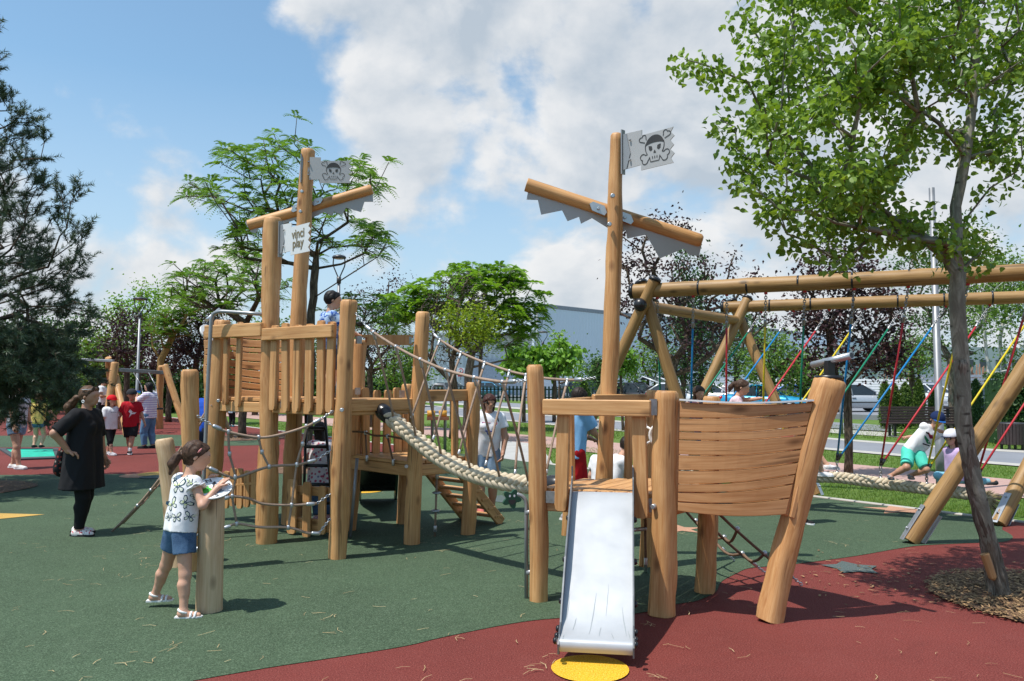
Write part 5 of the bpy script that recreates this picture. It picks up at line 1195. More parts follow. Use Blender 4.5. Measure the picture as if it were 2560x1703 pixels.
    if hat:
        hcx = hat; L = [(hc + upv * r * .30 - ft * r * .16, hc + upv * r * .34 + ft * r * .08, rr * 1.10, rr * 1.06, ((tuple(hc + upv * r * .26), tuple((-upv + ft * -.12).normalized())),), (lf, 1.05))]
        ho = add('cap', L, hcx['col'], kk * .3); bk = hcx.get('turn', 0); bf = Matrix.Rotation(bk, 3, upv) @ ft; bl = Matrix.Rotation(bk, 3, upv) @ lf; mb = MB(); c = hc + upv * r * .34
        pts = [(c + bf * (r * (1.0 + .95 * math.cos(t) * .95)) + bl * (r * .92 * math.sin(t)) - upv * (r * .12 * (math.cos(t)) + .10 * r * abs(math.sin(t)) ** 2)) for t in np.linspace(-PI / 2, PI / 2, 13)]
        vs = [W(p) for p in pts] + [W(p + upv * r * .07) for p in pts]; n = len(pts); mb.add(vs, [list(range(n)), list(range(2 * n - 1, n - 1, -1))] + [[i, n + i, n + (i + 1) % n, (i + 1) % n] for i in range(n)]); mb.build('peak', cloth(hcx.get('peak', hcx['col'])), ho)
    # ---- face
    mb = MB()
    for s in (1, -1):
        p = hc + ft * r * .885 + lf * (s * r * .37) + upv * r * .07; mb.ball(W(p), r * .105, 8, 6, 0)
    if h < .0085:
        for s in (1, -1):
            p = hc + ft * r * .97 + lf * (s * r * .36) + upv * r * .30; mb.tube([W(p - lf * r * .16), W(p + upv * r * .03), W(p + lf * r * .16)], r * .035, 5, 0)
        p = hc + ft * r * .985 - upv * r * .56; mb.tube([W(p - lf * r * .22 - ft * r * .06), W(p), W(p + lf * r * .22 - ft * r * .06)], [r * .03, r * .06, r * .03], 6, 1)
    mb.build('face_features', [HAIRM['black'], M_plain('lip', (.38, .12, .10), .5)] if h < .0085 else HAIRM['black'], root)
    J = dict(hc=hc, r=r, ft=ft, up=upv, lf=lf, W=W, sh=sh, EL=EL, WR=WR, pel=pel, chest=chest, T=T, root=root, H=H, Rz=Rz, top=tp, AN=AN, KN=KN, tl=tl, waist=waist, neck=neck0, add=add, f=f, tw=tw, hp=hp)
    if extra: extra(J)
    return root
def glasses(J, up=0.0, col='black', back=0.0, frame_col=None):
    W, hc, r, ft, lf, uv = J['W'], J['hc'], J['r'], J['ft'], J['lf'], J['up']; mb = MB(); c = hc + uv * r * up
    for s in (1, -1):
        p = c + ft * r * (.92 - back) + lf * (s * r * .40) + uv * r * .06; mb.tube([W(p - ft * r * .03), W(p + ft * r * .03)], r * .32, 14, 0)
        mb.tube([W(p + lf * s * r * .25), W(c + ft * r * (.4 - back) + lf * (s * r * .98)), W(c - ft * r * (.2 + back) + lf * (s * r * 1.0) - uv * r * .05)], r * .055, 6, 1)
    mb.tube([W(c + ft * r * (.97 - back) + lf * r * .12 + uv * r * .1), W(c + ft * r * (.97 - back) - lf * r * .12 + uv * r * .1)], r * .05, 6, 1)
    return mb.build('sunglasses', [MT['black'], cloth(frame_col) if frame_col else MT['black']], J['root'])
def printed(J, cells, name='shirt_print', lift=None, back=False, az=None):
    """flat print pieces laid on the chest: cells [(poly, material)] in metres, x to the wearer's right, y up from the chest"""
    T, W, H = J['T'], J['W'], J['H']
    me = J['top'].data; sgn = -1 if back else 1
    from mathutils.bvhtree import BVHTree
    org = ORG[J['top'].name]; bv = BVHTree.FromPolygons([v.co + org for v in me.vertices], [tuple(p.vertices) for p in me.polygons])
    mb = MB(); mats = []
    for poly, m in cells:
        if m not in mats: mats.append(m)
        vs = []
        lf_ = V((sgn, 0, 0)); sd_ = V((0, -sgn, 0)); n = len(poly)
        if az is not None: lf_ = V((math.cos(az), math.sin(az), 0)); sd_ = V((math.sin(az), -math.cos(az), 0))
        fwd = J['Rz'] @ (T @ lf_)
        cx = sum(p[0] for p in poly) / n; cy = sum(p[1] for p in poly) / n; ring = [(cx, cy)] + list(poly)
        for x, y in ring:
            p = W(J['chest'] + T @ (sd_ * x + V((0, 0, y)))) ; hit = bv.ray_cast(p + fwd * .5, -fwd, 1.0)
            vs.append((hit[0] if hit[0] is not None else p) + fwd * (lift or .004))
        mb.add(vs, [[0, i + 1, (i + 1) % n + 1] for i in range(n)], mats.index(m))
    mb.build(name, [cloth(m) if not hasattr(m, 'node_tree') else m for m in mats], J['top'])
# ------------------------------------------------------------------ cloth patterns
def M_pattern(name, kind, a, b, c=None, scale=30.0):
    m, nt, N, L = new_mat(name); p = coords(N, L, 'pos')
    if kind == 'stripe':
        s = N.new('ShaderNodeSeparateXYZ'); L.new(p, s.inputs[0]); n = N.new('ShaderNodeMath'); n.operation = 'SINE'; q = N.new('ShaderNodeMath'); q.operation = 'MULTIPLY'; q.inputs[1].default_value = scale; L.new(s.outputs[2], q.inputs[0]); L.new(q.outputs[0], n.inputs[0])
        k = mixc(N, L, ramp(N, L, n.outputs[0], .0, .2), a, b)
    elif kind == 'tie':
        k = mixc(N, L, ramp(N, L, noise(N, L, p, scale, 3, .6, 1.5), .42, .58), a, b)
    elif kind == 'denim':
        k = mixc(N, L, ramp(N, L, noise(N, L, p, 7, 4, .6), .35, .7), a, b); k = mixc(N, L, ramp(N, L, noise(N, L, p, 160, 2, .6), .3, .7, 0, .35), k, c or b)
    else:
        v = N.new('ShaderNodeTexVoronoi'); v.inputs['Scale'].default_value = scale; L.new(p, v.inputs['Vector']); k = mixc(N, L, ramp(N, L, v.outputs[0], .30, .36), b, a)
        v2 = N.new('ShaderNodeTexVoronoi'); v2.inputs['Scale'].default_value = scale * .73; L.new(p, v2.inputs['Vector'])
        if c: k = mixc(N, L, ramp(N, L, v2.outputs[0], .20, .25), c, k)
    return finish(m, N, L, k, .85, 0, noise(N, L, p, 40, 3), .25, .004, .2)[0]
DENIM = M_pattern('denim', 'denim', (.018, .05, .125), (.10, .19, .33), (.2, .3, .42)); LDENIM = M_pattern('washed_denim', 'denim', (.12, .22, .36), (.24, .36, .5), (.4, .5, .6)); JEANS = M_pattern('blue_jeans', 'denim', (.07, .16, .28), (.14, .26, .40))
STRIPE = M_pattern('striped_knit', 'stripe', (.78, .76, .80), (.50, .42, .62), scale=110.0); TIE = M_pattern('tie_dye', 'tie', (.012, .07, .34), (.45, .60, .78), scale=16.0)
FLORAL = M_pattern('floral_fabric', 'spot', (.66, .62, .64), (.45, .08, .14), (.22, .18, .30), scale=20.0); FSHOE = M_pattern('floral_shoe_fabric', 'spot', (.74, .70, .68), (.60, .03, .05), (.18, .16, .18), scale=42.0)
WT = (.80, .80, .82); BK = (.016, .016, .018)
def lw(base, yaw, H, p):
    q = Matrix.Rotation(-yaw, 3, 'Z') @ (V(p) - V(base)); return (q.x / H, q.y / H, q.z / H)
def butterfly(cx, cy, s, rot, mat_line, mat_in):
    out = []
    for k in (1, -1):
        for pl in ([(0, .05), (.18, .42), (.55, .60), (.72, .38), (.50, .10), (.12, -.02)], [(0, -.02), (.30, -.04), (.52, -.22), (.42, -.50), (.20, -.45), (.05, -.2)]):
            for f, m in ((1.0, mat_line), (.66, mat_in)):
                ox, oy = sum(p[0] for p in pl) / len(pl), sum(p[1] for p in pl) / len(pl); q = []
                for x, y in pl:
                    x, y = ox + (x - ox) * f, oy + (y - oy) * f; x *= k; c_, s_ = math.cos(rot), math.sin(rot); q.append((cx + s * (x * c_ - y * s_), cy + s * (x * s_ + y * c_)))
                out.append((q, m, f))
    return out
# ---- the girl at the compass post
gb = G(432, 1536); gy = math.radians(48); gH = 1.27
def girl_extra(J):
    cells = []; navy = (.02, .06, .10); yl = (.62, .70, .35)
    for cx, cy, s, r in ((-.075, .05, .060, .5), (.03, .02, .075, -.2), (-.045, -.09, .058, .8), (.065, -.115, .065, -.6), (-.085, -.19, .05, .3), (.005, -.20, .05, -.3), (.10, .07, .035, .9), (-.015, .10, .04, .1), (-.10, -.04, .035, -.5), (.085, -.21, .035, .4)):
        cells += butterfly(cx, cy, s * 1.2, r, navy, (.70, .73, .62))
    a = [(p, m) for p, m, f in cells if f == 1.0]; b = [(p, m) for p, m, f in cells if f < 1.0]
    printed(J, a, 'butterfly_print', .003, az=-2.30); printed(J, b, 'butterfly_print', .0045, az=-2.30)
    ys = [(butterfly(cx, cy, s, r, yl, yl)[i][0]) for cx, cy, s, r in ((.045, .02, .05, -.2), (.06, -.12, .05, -.6), (-.05, .05, .045, .5), (-.03, -.10, .04, .8)) for i in (1, 5)]
    printed(J, [(p, yl) for p in ys], 'butterfly_print', .006, az=-2.30)
    for i in (0, 1):      # ruffled sleeve edge
        s = 1 - 2 * i; mb = MB(); sh, e = J['sh'][i], J['EL'][i]; d = (e - sh).normalized(); c = sh + d * .05; a_, b_, d_ = frame(d); pts = []
        for t in np.linspace(0, 2 * PI, 28, endpoint=False): pts.append(J['W'](c + (a_ * math.cos(t) + b_ * math.sin(t)) * (.058 + .006 * math.sin(7 * t)) + d * .006 * math.sin(5 * t)))
        mb.sweep(pts, [(-.014, -.004), (.014, -.004), (.014, .004), (-.014, .004)], 0, True, closed=True); mb.build('sleeve_frill', cloth(WT), J['top'])
    W, hc, r, lf, ft, uv = J['W'], J['hc'], J['r'], J['lf'], J['ft'], J['up']; mb = MB(); p = hc - lf * r * 1.02 + uv * r * .52 + ft * r * .05; mb.tube([W(p - ft * r * .1 - uv * r * .22), W(p), W(p + ft * r * .1 + uv * r * .22)], [r * .05, r * .09, r * .05], 8); mb.build('hair_clip', cloth((.62, .25, .24)), J['root'])
    for i in (0, 1):      # white sandals: sole and straps
        a = J['AN'][i]; H = J['H']; tv = V((math.cos(TOE[i]), math.sin(TOE[i]), 0)); lt = V((-tv.y, tv.x, 0)); mb = MB(); b0 = a - V((0, 0, .035 * H))
        mb.prism([(x * H, y * H) for x, y in ((-.045, -.020), (-.045, .02), (.03, .028), (.085, .026), (.108, .006), (.104, -.012), (.08, -.027), (.03, -.028))], J['W'](b0 + V((0, 0, -.001))), J['Rz'] @ tv, J['Rz'] @ lt, .012, ctr=False)
        for x, w in ((.045, .027), (.068, .026)):
            c = a + tv * x * H; mb.tube([J['W'](c + lt * (w * H * math.cos(t)) + V((0, 0, -.033 * H + (.034 - x * .12) * H * math.sin(t)))) for t in np.linspace(0, PI, 9)], .009, 6)
        c = a + V((0, 0, .004)); mb.tube([J['W'](c + (tv * math.cos(t) + lt * math.sin(t)) * .0265 * H - V((0, 0, .012)) * math.cos(t)) for t in np.linspace(0, 2 * PI, 14, endpoint=False)], .009, 6, closed=True)
        mb.build('sandal', MT['white'], J['root'])
TOE = (-.65, -.72)
person(gb, gH, gy, 'little girl in a white butterfly top and denim shorts leaning on the compass post', kid=True, h=.0062, fat=.90, lean=(.13, 0), shift=(.03, 0), hands=(lw(gb, gy, gH, at(520, 1205, 6.16)), lw(gb, gy, gH, at(543, 1219, 5.99))), feet=(lw(gb, gy, gH, G(382, 1517)), lw(gb, gy, gH, G(458, 1545))),
       elbow=((0, .5, -1), (-.1, -.7, -1)), head=(-.42, .16), toe=TOE, skin='fair', top=dict(col=WT, sleeve=.28, hem=.0, loose=1.05, flare=.010), bottom=dict(col=DENIM, leg=.50, loose=1.7), shoe=(None, None), hair=('brown', 'lowpony', .0, (.32, .33, .62)), grip=(.5, .18), handd=(None, (.72, .05, .62)), extra=girl_extra)
# ---- the mother in black
mb_ = G(203, 1337); mH = 1.65; my = math.radians(-4)
def mother_extra(J):
    glasses(J, .85, 'black', .22, (.45, .45, .46)); W, hc, r, lf, ft, uv = J['W'], J['hc'], J['r'], J['lf'], J['ft'], J['up']
    mb = MB()
    for s in (1, -1): p = hc + lf * (s * r * 1.03) - ft * r * .12 - uv * r * .62; a, b, d = frame(lf); mb.tube([W(p + (ft * math.cos(t) + uv * math.sin(t)) * r * .15) for t in np.linspace(0, 2 * PI, 14, endpoint=False)], r * .06, 6, closed=True)
    mb.build('earring', MT['white'], J['root'])
    J['add']('handbag', [(J['pel'] + V((-.20, -.05, .06)), J['pel'] + V((-.23, -.05, -.10)), .085, .10, (), (V((1, 0, 0)), 1.5))], M_pattern('bag_floral', 'spot', (.02, .018, .02), (.30, .05, .04), (.30, .26, .22), scale=26.0), .02)
    mb = MB(); mb.tube([W(p) for p in spline([J['pel'] + V((-.2, -.05, .13)), J['chest'] + V((-.10, -.09, -.06)), J['chest'] + V((.0, -.02, .13)), J['chest'] + V((.11, .06, -.05))], 5)], .011, 6); mb.build('bag_strap', MT['black'], J['root'])
person(mb_, mH, my, 'woman in a black dress and leggings with a ponytail, one hand on her hip', h=.0085, fat=1.08, lean=(.02, 0), hands=((.04, .18, .50), (-.02, -.135, .57)), elbow=((-.4, .8, -.2), (-.75, -.8, -.05)), feet=((-.055, .06, 0), (.015, -.055, 0)), toe=(.05, -.05), head=(-.05, .03), skin='tan',
       top=dict(col=BK, sleeve=.92, hem=-.195, loose=1.15, flare=.034, name='dress', bust=True), bottom=dict(col=(.012, .012, .013), leg=1.92, name='leggings', loose=.5), shoe=(FSHOE, (.03, .03, .03)), hair=('brownlight', 'bigpony', 1.15, (.5, .5, .55)), handd=(None, (.75, .25, -.2)), extra=mother_extra)
# ---- people on the far side, left
KD = 'children and parents walking on the red floor'
person(G(38, 1172), 1.66, math.radians(-12), 'person in a white top and denim shorts half hidden by the pine branches', KD, h=.012, lean=(.05, 0), feet=((-.09, .055, 0), (.10, -.055, 0)), hands=((.03, .17, .47), (.12, -.16, .48)), skin='fair', top=dict(col=(.66, .68, .74), sleeve=.5), bottom=dict(col=LDENIM, leg=.42, loose=1.5), shoe=((.74, .73, .70), WT), hair=('auburn', 'long'))
tb = G(93, 1131); tb.z = .07
person(tb, 1.36, math.radians(96), 'child in a yellow top and denim shorts jumping on the green trampoline', KD, kid=True, h=.013, feet=((0, .06, .03), (0, -.06, .03)), hands=((.1, .22, .58), (.1, -.22, .58)), top=dict(col=(.62, .48, .14), sleeve=.4), bottom=dict(col=DENIM, leg=.32), shoe=(BK, None), hair=('light', 'pony', 0))
person(G(252, 1073), 1.77, math.radians(12), 'man in a white T-shirt, black shorts and black cap looking at his phone', KD, h=.016, fat=1.12, feet=((.05, .06, 0), (-.07, -.06, 0)), hands=((.15, .05, .74), (.17, -.10, .66)), elbow=((0, .5, -1), (0, -.5, -1)), head=(0, .3), skin='tan', top=dict(col=WT, sleeve=.6, loose=1.2), bottom=dict(col=BK, leg=.95, loose=1.4), shoe=((.7, .7, .7), None), hair=('dark', 'short'), hat=dict(col=BK),
       extra=lambda J: (lambda m: (m.tube([J['W'](q) for q in spline([J['pel'] + V((-.12, -.15, .2)), J['chest'] + V((-.13, .0, .0)), J['chest'] + V((0, .1, .2))], 4)], .018, 6), m.build('bag_strap', MT['black'], J['root'])))(MB()))
rg_ = G(274, 1138)
person(rg_, 1.36, math.radians(-28), 'girl in a bright red cap, white T-shirt and black leggings walking', KD, kid=True, h=.0115, feet=((-.115, .045, .0), (.115, -.045, 0)), hands=((.07, .15, .44), (.0, -.17, .43)), toe=(0, .1), top=dict(col=WT, sleeve=.8, hem=-.04, loose=1.5), bottom=dict(col=BK, leg=1.25, name='leggings', loose=.6), shoe=((.45, .44, .46), WT), hair=('brown', 'long'), hat=dict(col=(.62, .012, .02)),
       extra=lambda J: printed(J, [([(x - .018, .0), (x + .018, .0), (x + .018, .012), (x - .018, .012)], (.3, .3, .33)) for x in (-.07, -.028, .015, .06)]))
person(G(325, 1136), 1.50, math.radians(-58), 'boy in a red T-shirt, black shorts and black cap striding with white socks', KD, kid=True, h=.0115, feet=((.09, -.02, 0), (-.10, .01, 0)), hands=((.05, .2, .45), (-.05, -.2, .45)), skin='tan', top=dict(col=(.42, .012, .022), sleeve=.75, hem=-.05, loose=1.5), bottom=dict(col=BK, leg=.85, loose=1.5), shoe=(BK, WT), socks=WT, hair=('dark', 'short'), hat=dict(col=(.03, .03, .035)),
       extra=lambda J: printed(J, [([(-.10, -.10), (-.02, -.09), (.03, -.04), (.09, .05), (.05, -.05), (.07, -.08), (.03, -.13), (.06, -.22), (.0, -.14), (-.06, -.14)], WT)]))
jy = math.radians(172)
def pop_extra(J):
    p = (J['WR'][0] + J['WR'][1]) / 2 + V((.06, 0, .05)); mb = MB(); cs = [(.45, .03, .05), (.85, .35, .03), (.80, .65, .03), (.12, .5, .12), (.02, .3, .6), (.03, .12, .5)]
    for i, c in enumerate(cs): mb.box(J['W'](p + V((0, 0, -.075 + .03 * i))), .20, .016, .03, my + .5, i)
    o = mb.build('popping_toy', [cloth(c) for c in cs], origin=J['W'](p)); tag(o, 'square rainbow striped toy held up by the woman in jeans', 'toy')
person(G(371, 1121), 1.66, jy, 'woman in a striped T-shirt and jeans lifting a rainbow coloured toy', KD, h=.012, fat=1.08, feet=((.03, .06, 0), (-.04, -.06, 0)), hands=((.20, .03, .80), (.19, -.05, .78)), elbow=((.1, .6, -1), (.1, -.6, -1)), head=(0, .02), top=dict(col=STRIPE, sleeve=.75, hem=-.05, loose=1.3), bottom=dict(col=JEANS, leg=1.9, name='jeans', loose=1.2), shoe=(BK, BK), hair=('black', 'long'), extra=pop_extra)
person(at(383, 1000, 26.0) - UP * .60, 1.28, math.radians(200), 'child in a pink top and turquoise trousers sitting on the far swing', KD, kid=True, h=.016, drop=.30, feet=((.20, .06, .10), (.25, -.06, .08)), hands=((.12, .26, .80), (.12, -.26, .80)), top=dict(col=(.55, .03, .22), sleeve=.9), bottom=dict(col=(.03, .35, .38), leg=1.8, name='trousers'), shoe=(BK, None), hair=('black', 'long'), hat=dict(col=(.25, .25, .27)))
person(G(506, 1208), 1.70, math.radians(60), 'man in a bright blue T-shirt and dark shorts behind the grey pole', h=.012, fat=1.1, lean=(.42, 0), shift=(-.06, 0), hands=((.30, .10, .42), (.28, -.10, .44)), skin='tan', top=dict(col=(.015, .075, .42), sleeve=.7, hem=-.02, loose=1.3), bottom=dict(col=(.02, .024, .045), leg=1.02, loose=1.5), shoe=((.3, .3, .3), WT), hair=('dark', 'short'))
person(G(579, 1067), 1.12, math.radians(80), 'small child in black trousers and a pale blue top on the far edge', KD, kid=True, h=.016, top=dict(col=(.45, .6, .7), sleeve=.6), bottom=dict(col=BK, leg=1.9, name='trousers'), shoe=((.02, .3, .4), None), hair=('dark', 'short'))
# ---- on and under the tower
dk = at(822, 900, 8.95); dk.z = ZT
person(dk, 1.20, math.radians(35), 'boy with short black hair in a blue tie-dye shirt on the tower deck', kid=True, h=.0085, hands=((.22, .08, .62), (.22, -.10, .60)), head=(-.35, .15), skin='fair', top=dict(col=TIE, sleeve=.7, loose=1.4), bottom=dict(col=(.03, .05, .10), leg=.9), shoe=((.1, .1, .12), None), hair=('black', 'short'))
ud = at(808, 1200, 9.95); ud.z = .006
person(ud, 1.22, math.radians(120), 'child with dark hair in a floral dress and jeans under the tower', kid=True, h=.010, lean=(.28, 0), hands=((.25, .08, .62), (.25, -.12, .66)), top=dict(col=FLORAL, sleeve=.6, hem=-.16, flare=.05, loose=1.3, name='dress'), bottom=dict(col=DENIM, leg=1.9, name='jeans'), shoe=((.5, .3, .35), None), hair=('dark', 'long'))
# ---- woman with sunglasses behind the rope bridge
def sg_extra(J):
    glasses(J); blue = (.05, .09, .42); pk = (.55, .14, .22); l = .006
    def ln(p, q, w, m): d = V((q[0] - p[0], q[1] - p[1])).normalized(); n = V((-d.y, d.x)) * w; return ([(p[0] + n.x, p[1] + n.y), (q[0] + n.x, q[1] + n.y), (q[0] - n.x, q[1] - n.y), (p[0] - n.x, p[1] - n.y)], m)
    printed(J, [ln((-.11, .01), (.09, .01), l, pk), ln((-.11, .01), (.0, -.15), l, pk), ln((.09, .01), (.0, -.15), l, blue), ln((-.05, -.10), (.05, -.10), l, blue), ln((-.07, .0), (-.05, -.10), .004, blue)])
    mb = MB()
    for s in (1, -1): mb.tube([J['W'](p) for p in spline([J['chest'] + V((-.10, s * .10, -.16)), J['chest'] + V((.02, s * .145, -.10)), J['chest'] + V((.105, s * .125, .03)), J['chest'] + V((.02, s * .105, .135))], 5)], .011, 6)
    mb.build('backpack_strap', MT['black'], J['root'])
person(G(1216, 1280), 1.55, math.radians(-80), 'woman in sunglasses, white T-shirt and denim shorts with hands in her pockets', h=.0085, fat=1.10, lean=(.05, -.06), shift=(0, -.01), hands=((.09, .125, .50), (.09, -.135, .50)), elbow=((-.5, .9, 0), (-.5, -.9, 0)), head=(.12, .04), feet=((0, .05, 0), (.07, -.06, 0)), skin='tan', top=dict(col=WT, sleeve=.55, hem=-.035, loose=1.3, bust=True), bottom=dict(col=LDENIM, leg=.75, loose=1.5), shoe=((.5, .14, .12), (.05, .04, .04)), hair=('auburn', 'fringe'), extra=sg_extra)
# ---- round the low ship
person(G(1428, 1302), 1.66, math.radians(38), 'boy in a pale blue T-shirt and red shorts behind the wooden ship', h=.0095, lean=(.10, 0), hands=((.22, .02, .60), (.24, -.06, .60)), elbow=((0, .6, -1), (-.2, -.7, -1)), head=(0, .40), skin='tan', top=dict(col=(.24, .48, .76), sleeve=.75, hem=-.05, loose=1.5), bottom=dict(col=(.42, .01, .015), leg=.85, loose=1.6), shoe=((.3, .3, .32), WT), hair=('dark', 'short'))
person(G(1532, 1366), 1.20, math.radians(8), 'boy in a white T-shirt bending forward behind the ship deck', kid=True, h=.009, lean=(.40, 0), shift=(-.05, 0), hands=((.28, .06, .55), (.26, -.10, .50)), head=(-.15, .12), skin='fair', top=dict(col=WT, sleeve=.7, loose=1.5, hem=-.05), bottom=dict(col=(.16, .17, .19), leg=.9), shoe=((.45, .46, .5), WT), hair=('dark', 'short'))
person(G(1506, 1352), 1.14, math.radians(60), 'child with long brown hair and a white shirt behind the ship mast', kid=True, h=.010, lean=(.15, 0), top=dict(col=WT, sleeve=.6), bottom=dict(col=(.1, .1, .14), leg=1.8, name='trousers'), shoe=((.4, .4, .4), None), hair=('brown', 'long'))
person(G(1985, 1311), 1.34, math.radians(-60), 'child in dark trousers and white soled shoes hidden behind the plank bow', kid=True, h=.011, feet=((.02, .11, 0), (.0, -.11, 0)), top=dict(col=(.5, .12, .1), sleeve=.6), bottom=dict(col=BK, leg=1.85, name='trousers'), shoe=(BK, WT), hair=('dark', 'short'))
# ---- on the rope swing
SWG = 'children playing on the plaited rope swing'
p = at(1747, 1160, 11.72); p.z = .50
person(p, 1.16, math.radians(-85), 'dark haired girl with a fringe peeping over the ship rim', SWG, kid=True, h=.0095, hands=((.1, .14, .80), (.1, -.2, .78)), head=(.15, .1), top=dict(col=(.10, .05, .07), sleeve=.7), bottom=dict(col=DENIM, leg=1.8, name='jeans'), shoe=((.5, .5, .5), None), hair=('brown', 'fringe'))
p = at(1832, 1160, 11.50); p.z = .50
person(p, 1.27, math.radians(-18), 'girl with a ponytail and pale pink top gripping a red rope', SWG, kid=True, h=.009, lean=(.18, 0), hands=(lw(p, math.radians(-18), 1.27, at(1902, 996, 11.3)), (.22, -.08, .70)), elbow=((0, .4, -1), (0, -.5, -1)), head=(-.05, .18), skin='fair', top=dict(col=(.80, .58, .62), sleeve=.5), bottom=dict(col=(.2, .2, .3), leg=1.8, name='leggings'), shoe=((.6, .6, .6), None), hair=('brown', 'pony', .1, (.02, .02, .03)))
p = at(2000, 1178, 11.05); p.z = .15
person(p, 1.36, math.radians(-14), 'child sitting on the swing rope in white sneakers with pink laces', SWG, kid=True, h=.010, drop=.20, feet=((.27, .02, .28), (.20, -.06, .22)), knee=((.4, .2, 1), (.4, -.2, 1)), hands=((.2, .14, .72), (.2, -.14, .74)), toe=(0, -.25), top=dict(col=(.3, .32, .5), sleeve=.6), bottom=dict(col=(.5, .35, .3), leg=.6), shoe=((.75, .73, .74), WT), hair=('brown', 'long'))
p = at(2250, 1199, 10.5); by = math.radians(-88)
def capboy_extra(J):
    printed(J, [([(-.075, -.075), (-.02, -.10), (.06, -.06), (.08, -.03), (.0, -.05)], (.03, .20, .09)), ([(-.08, -.11), (.02, -.14), (.03, -.125), (-.075, -.095)], BK), ([(-.05, .0), (.0, -.03), (.05, .0), (.07, .03), (.03, .01), (.0, .03), (-.02, .01), (-.06, .03)], (.25, .02, .05)), ([(.05, .0), (.09, .0), (.09, .02), (.05, .02)], BK)])
    for i in (0, 1):
        mb = MB(); a = J['AN'][i]; H = J['H']; tv = V((math.cos(-.3), math.sin(-.3), 0)); lt = V((-tv.y, tv.x, 0))
        for x, w in ((.03, .028), (.065, .027)): c = a + tv * x * H; mb.tube([J['W'](c + lt * (w * H * math.cos(t)) + V((0, 0, -.033 * H + (.036 - x * .15) * H * math.sin(t)))) for t in np.linspace(0, PI, 9)], .009, 6)
        mb.tube([J['W'](a + (tv * math.cos(t) + lt * math.sin(t)) * .027 * H) for t in np.linspace(0, 2 * PI, 12, endpoint=False)], .010, 6, closed=True)
        mb.prism([(x * H, y * H) for x, y in ((-.045, -.022), (-.045, .022), (.03, .03), (.09, .026), (.105, .0), (.09, -.027), (.03, -.03))], J['W'](a - V((0, 0, .037 * H))), J['Rz'] @ tv, J['Rz'] @ lt, .014, ctr=False)
        mb.build('sandal', cloth((.20, .23, .25)), J['root'])
person(p, 1.16, by, 'boy in a blue cap, white T-shirt and mint shorts leaning sideways on the rope', SWG, kid=True, h=.0075, lean=(.30, -.62), drop=.15, shift=(.02, .14), hands=((-.04, .06, .47), (.02, .64, .50)), elbow=((-.3, -1, .1), (.2, 0, -1)), feet=((.0, .12, .01), (.04, -.13, .01)), toe=(-.3, -.3), knee=((1, .5, 0), (1, .3, 0)), head=(-.35, .02, .50), skin='tan',
       top=dict(col=WT, sleeve=.55, loose=1.2, hem=-.02), bottom=dict(col=(.09, .60, .46), leg=.86, loose=1.7), shoe=(None, None), hair=('dark', 'short'), hat=dict(col=(.012, .025, .085), peak=(.01, .10, .36), turn=.1), grip=(1.2, 1.2), extra=capboy_extra)
p = at(2388, 1216, 10.2)
person(p, 1.14, math.radians(193), 'small girl in a white cap and lilac top sitting astride the swing rope', SWG, kid=True, h=.0085, drop=.375, shift=(.0, 0), lean=(.02, 0), feet=((.10, -.02, -.06), (-.40, .12, .02)), knee=((1, .1, .8), (.4, .9, -.5)), hands=((-.02, .17, .34), (-.36, -.10, .52)), head=(.15, .05), skin='fair', top=dict(col=(.55, .40, .64), sleeve=.35, loose=1.2), bottom=dict(col=(.22, .48, .60), leg=1.75, name='leggings', loose=.7), shoe=((.05, .055, .06), None), hair=('brown', 'long'), hat=dict(col=(.74, .74, .80), peak=(.03, .04, .08)), grip=(1.2, 1.2),
       extra=lambda J: glasses(J, 0, 'black', .05))
# ---- far bench sitters
person(G(312, 1040), 1.2, math.radians(-90), 'person in a white and red top sitting by the far bushes', kid=True, h=.02, drop=.22, feet=((.22, .06, 0), (.22, -.06, 0)), top=dict(col=(.55, .06, .09), sleeve=.6), bottom=dict(col=(.6, .6, .62), leg=.8), shoe=((.2, .2, .2), None), hair=('dark', 'short'))
# ------------------------------------------------------------------ trees and other plants
def unit(n): q = RNG.normal(size=(n, 3)); return q / np.linalg.norm(q, axis=1)[:, None]
def in_ell(n, c, r, shell=.0):
    q = unit(n); k = RNG.random(n) ** (1 / 3.0); k = shell + (1 - shell) * k; return np.array(c) + q * k[:, None] * np.array(r)
def skeleton(trunk, tips, step=.35, sag=.0, rise=.35, seed=0):
    """grow limbs from the trunk line to every tip; returns nodes, parents, loads"""
    N = [np.array(p, float) for p in trunk]; P = [-1] + list(range(len(trunk) - 1)); D = [0.0]
    for i in range(1, len(N)): D.append(D[-1] + np.linalg.norm(N[i] - N[i - 1]))
    z0 = N[max(1, len(N) // 3)][2]; base = N[len(N) // 2]
    order = np.argsort([np.linalg.norm((np.array(t) - base)) for t in tips]); ends = []
    for oi in order:
        t = np.array(tips[oi], float); A = np.array(N); dd = t - A; dist = np.linalg.norm(dd, axis=1)
        cost = dist + .28 * np.array(D) + np.where(A[:, 2] < z0, 5, 0) + 1.6 * np.maximum(0, A[:, 2] - t[2] + .1 * dist)
        k = int(np.argmin(cost)); a = N[k]; n = max(1, int(dist[k] / step)); L = dist[k]; mid = (a + t) / 2 + np.array([0, 0, -rise * L * .25]) + RNG.normal(0, .06 * L, 3); last = k
        for j in range(1, n + 1):
            u = j / n; p = (1 - u) ** 2 * a + 2 * u * (1 - u) * mid + u * u * t; N.append(p); P.append(last); D.append(D[last] + L / n); last = len(N) - 1
        ends.append(last)
    load = np.zeros(len(N))
    for e in ends:
        k = e
        while k >= 0: load[k] += 1; k = P[k]
    return np.array(N), P, load, ends
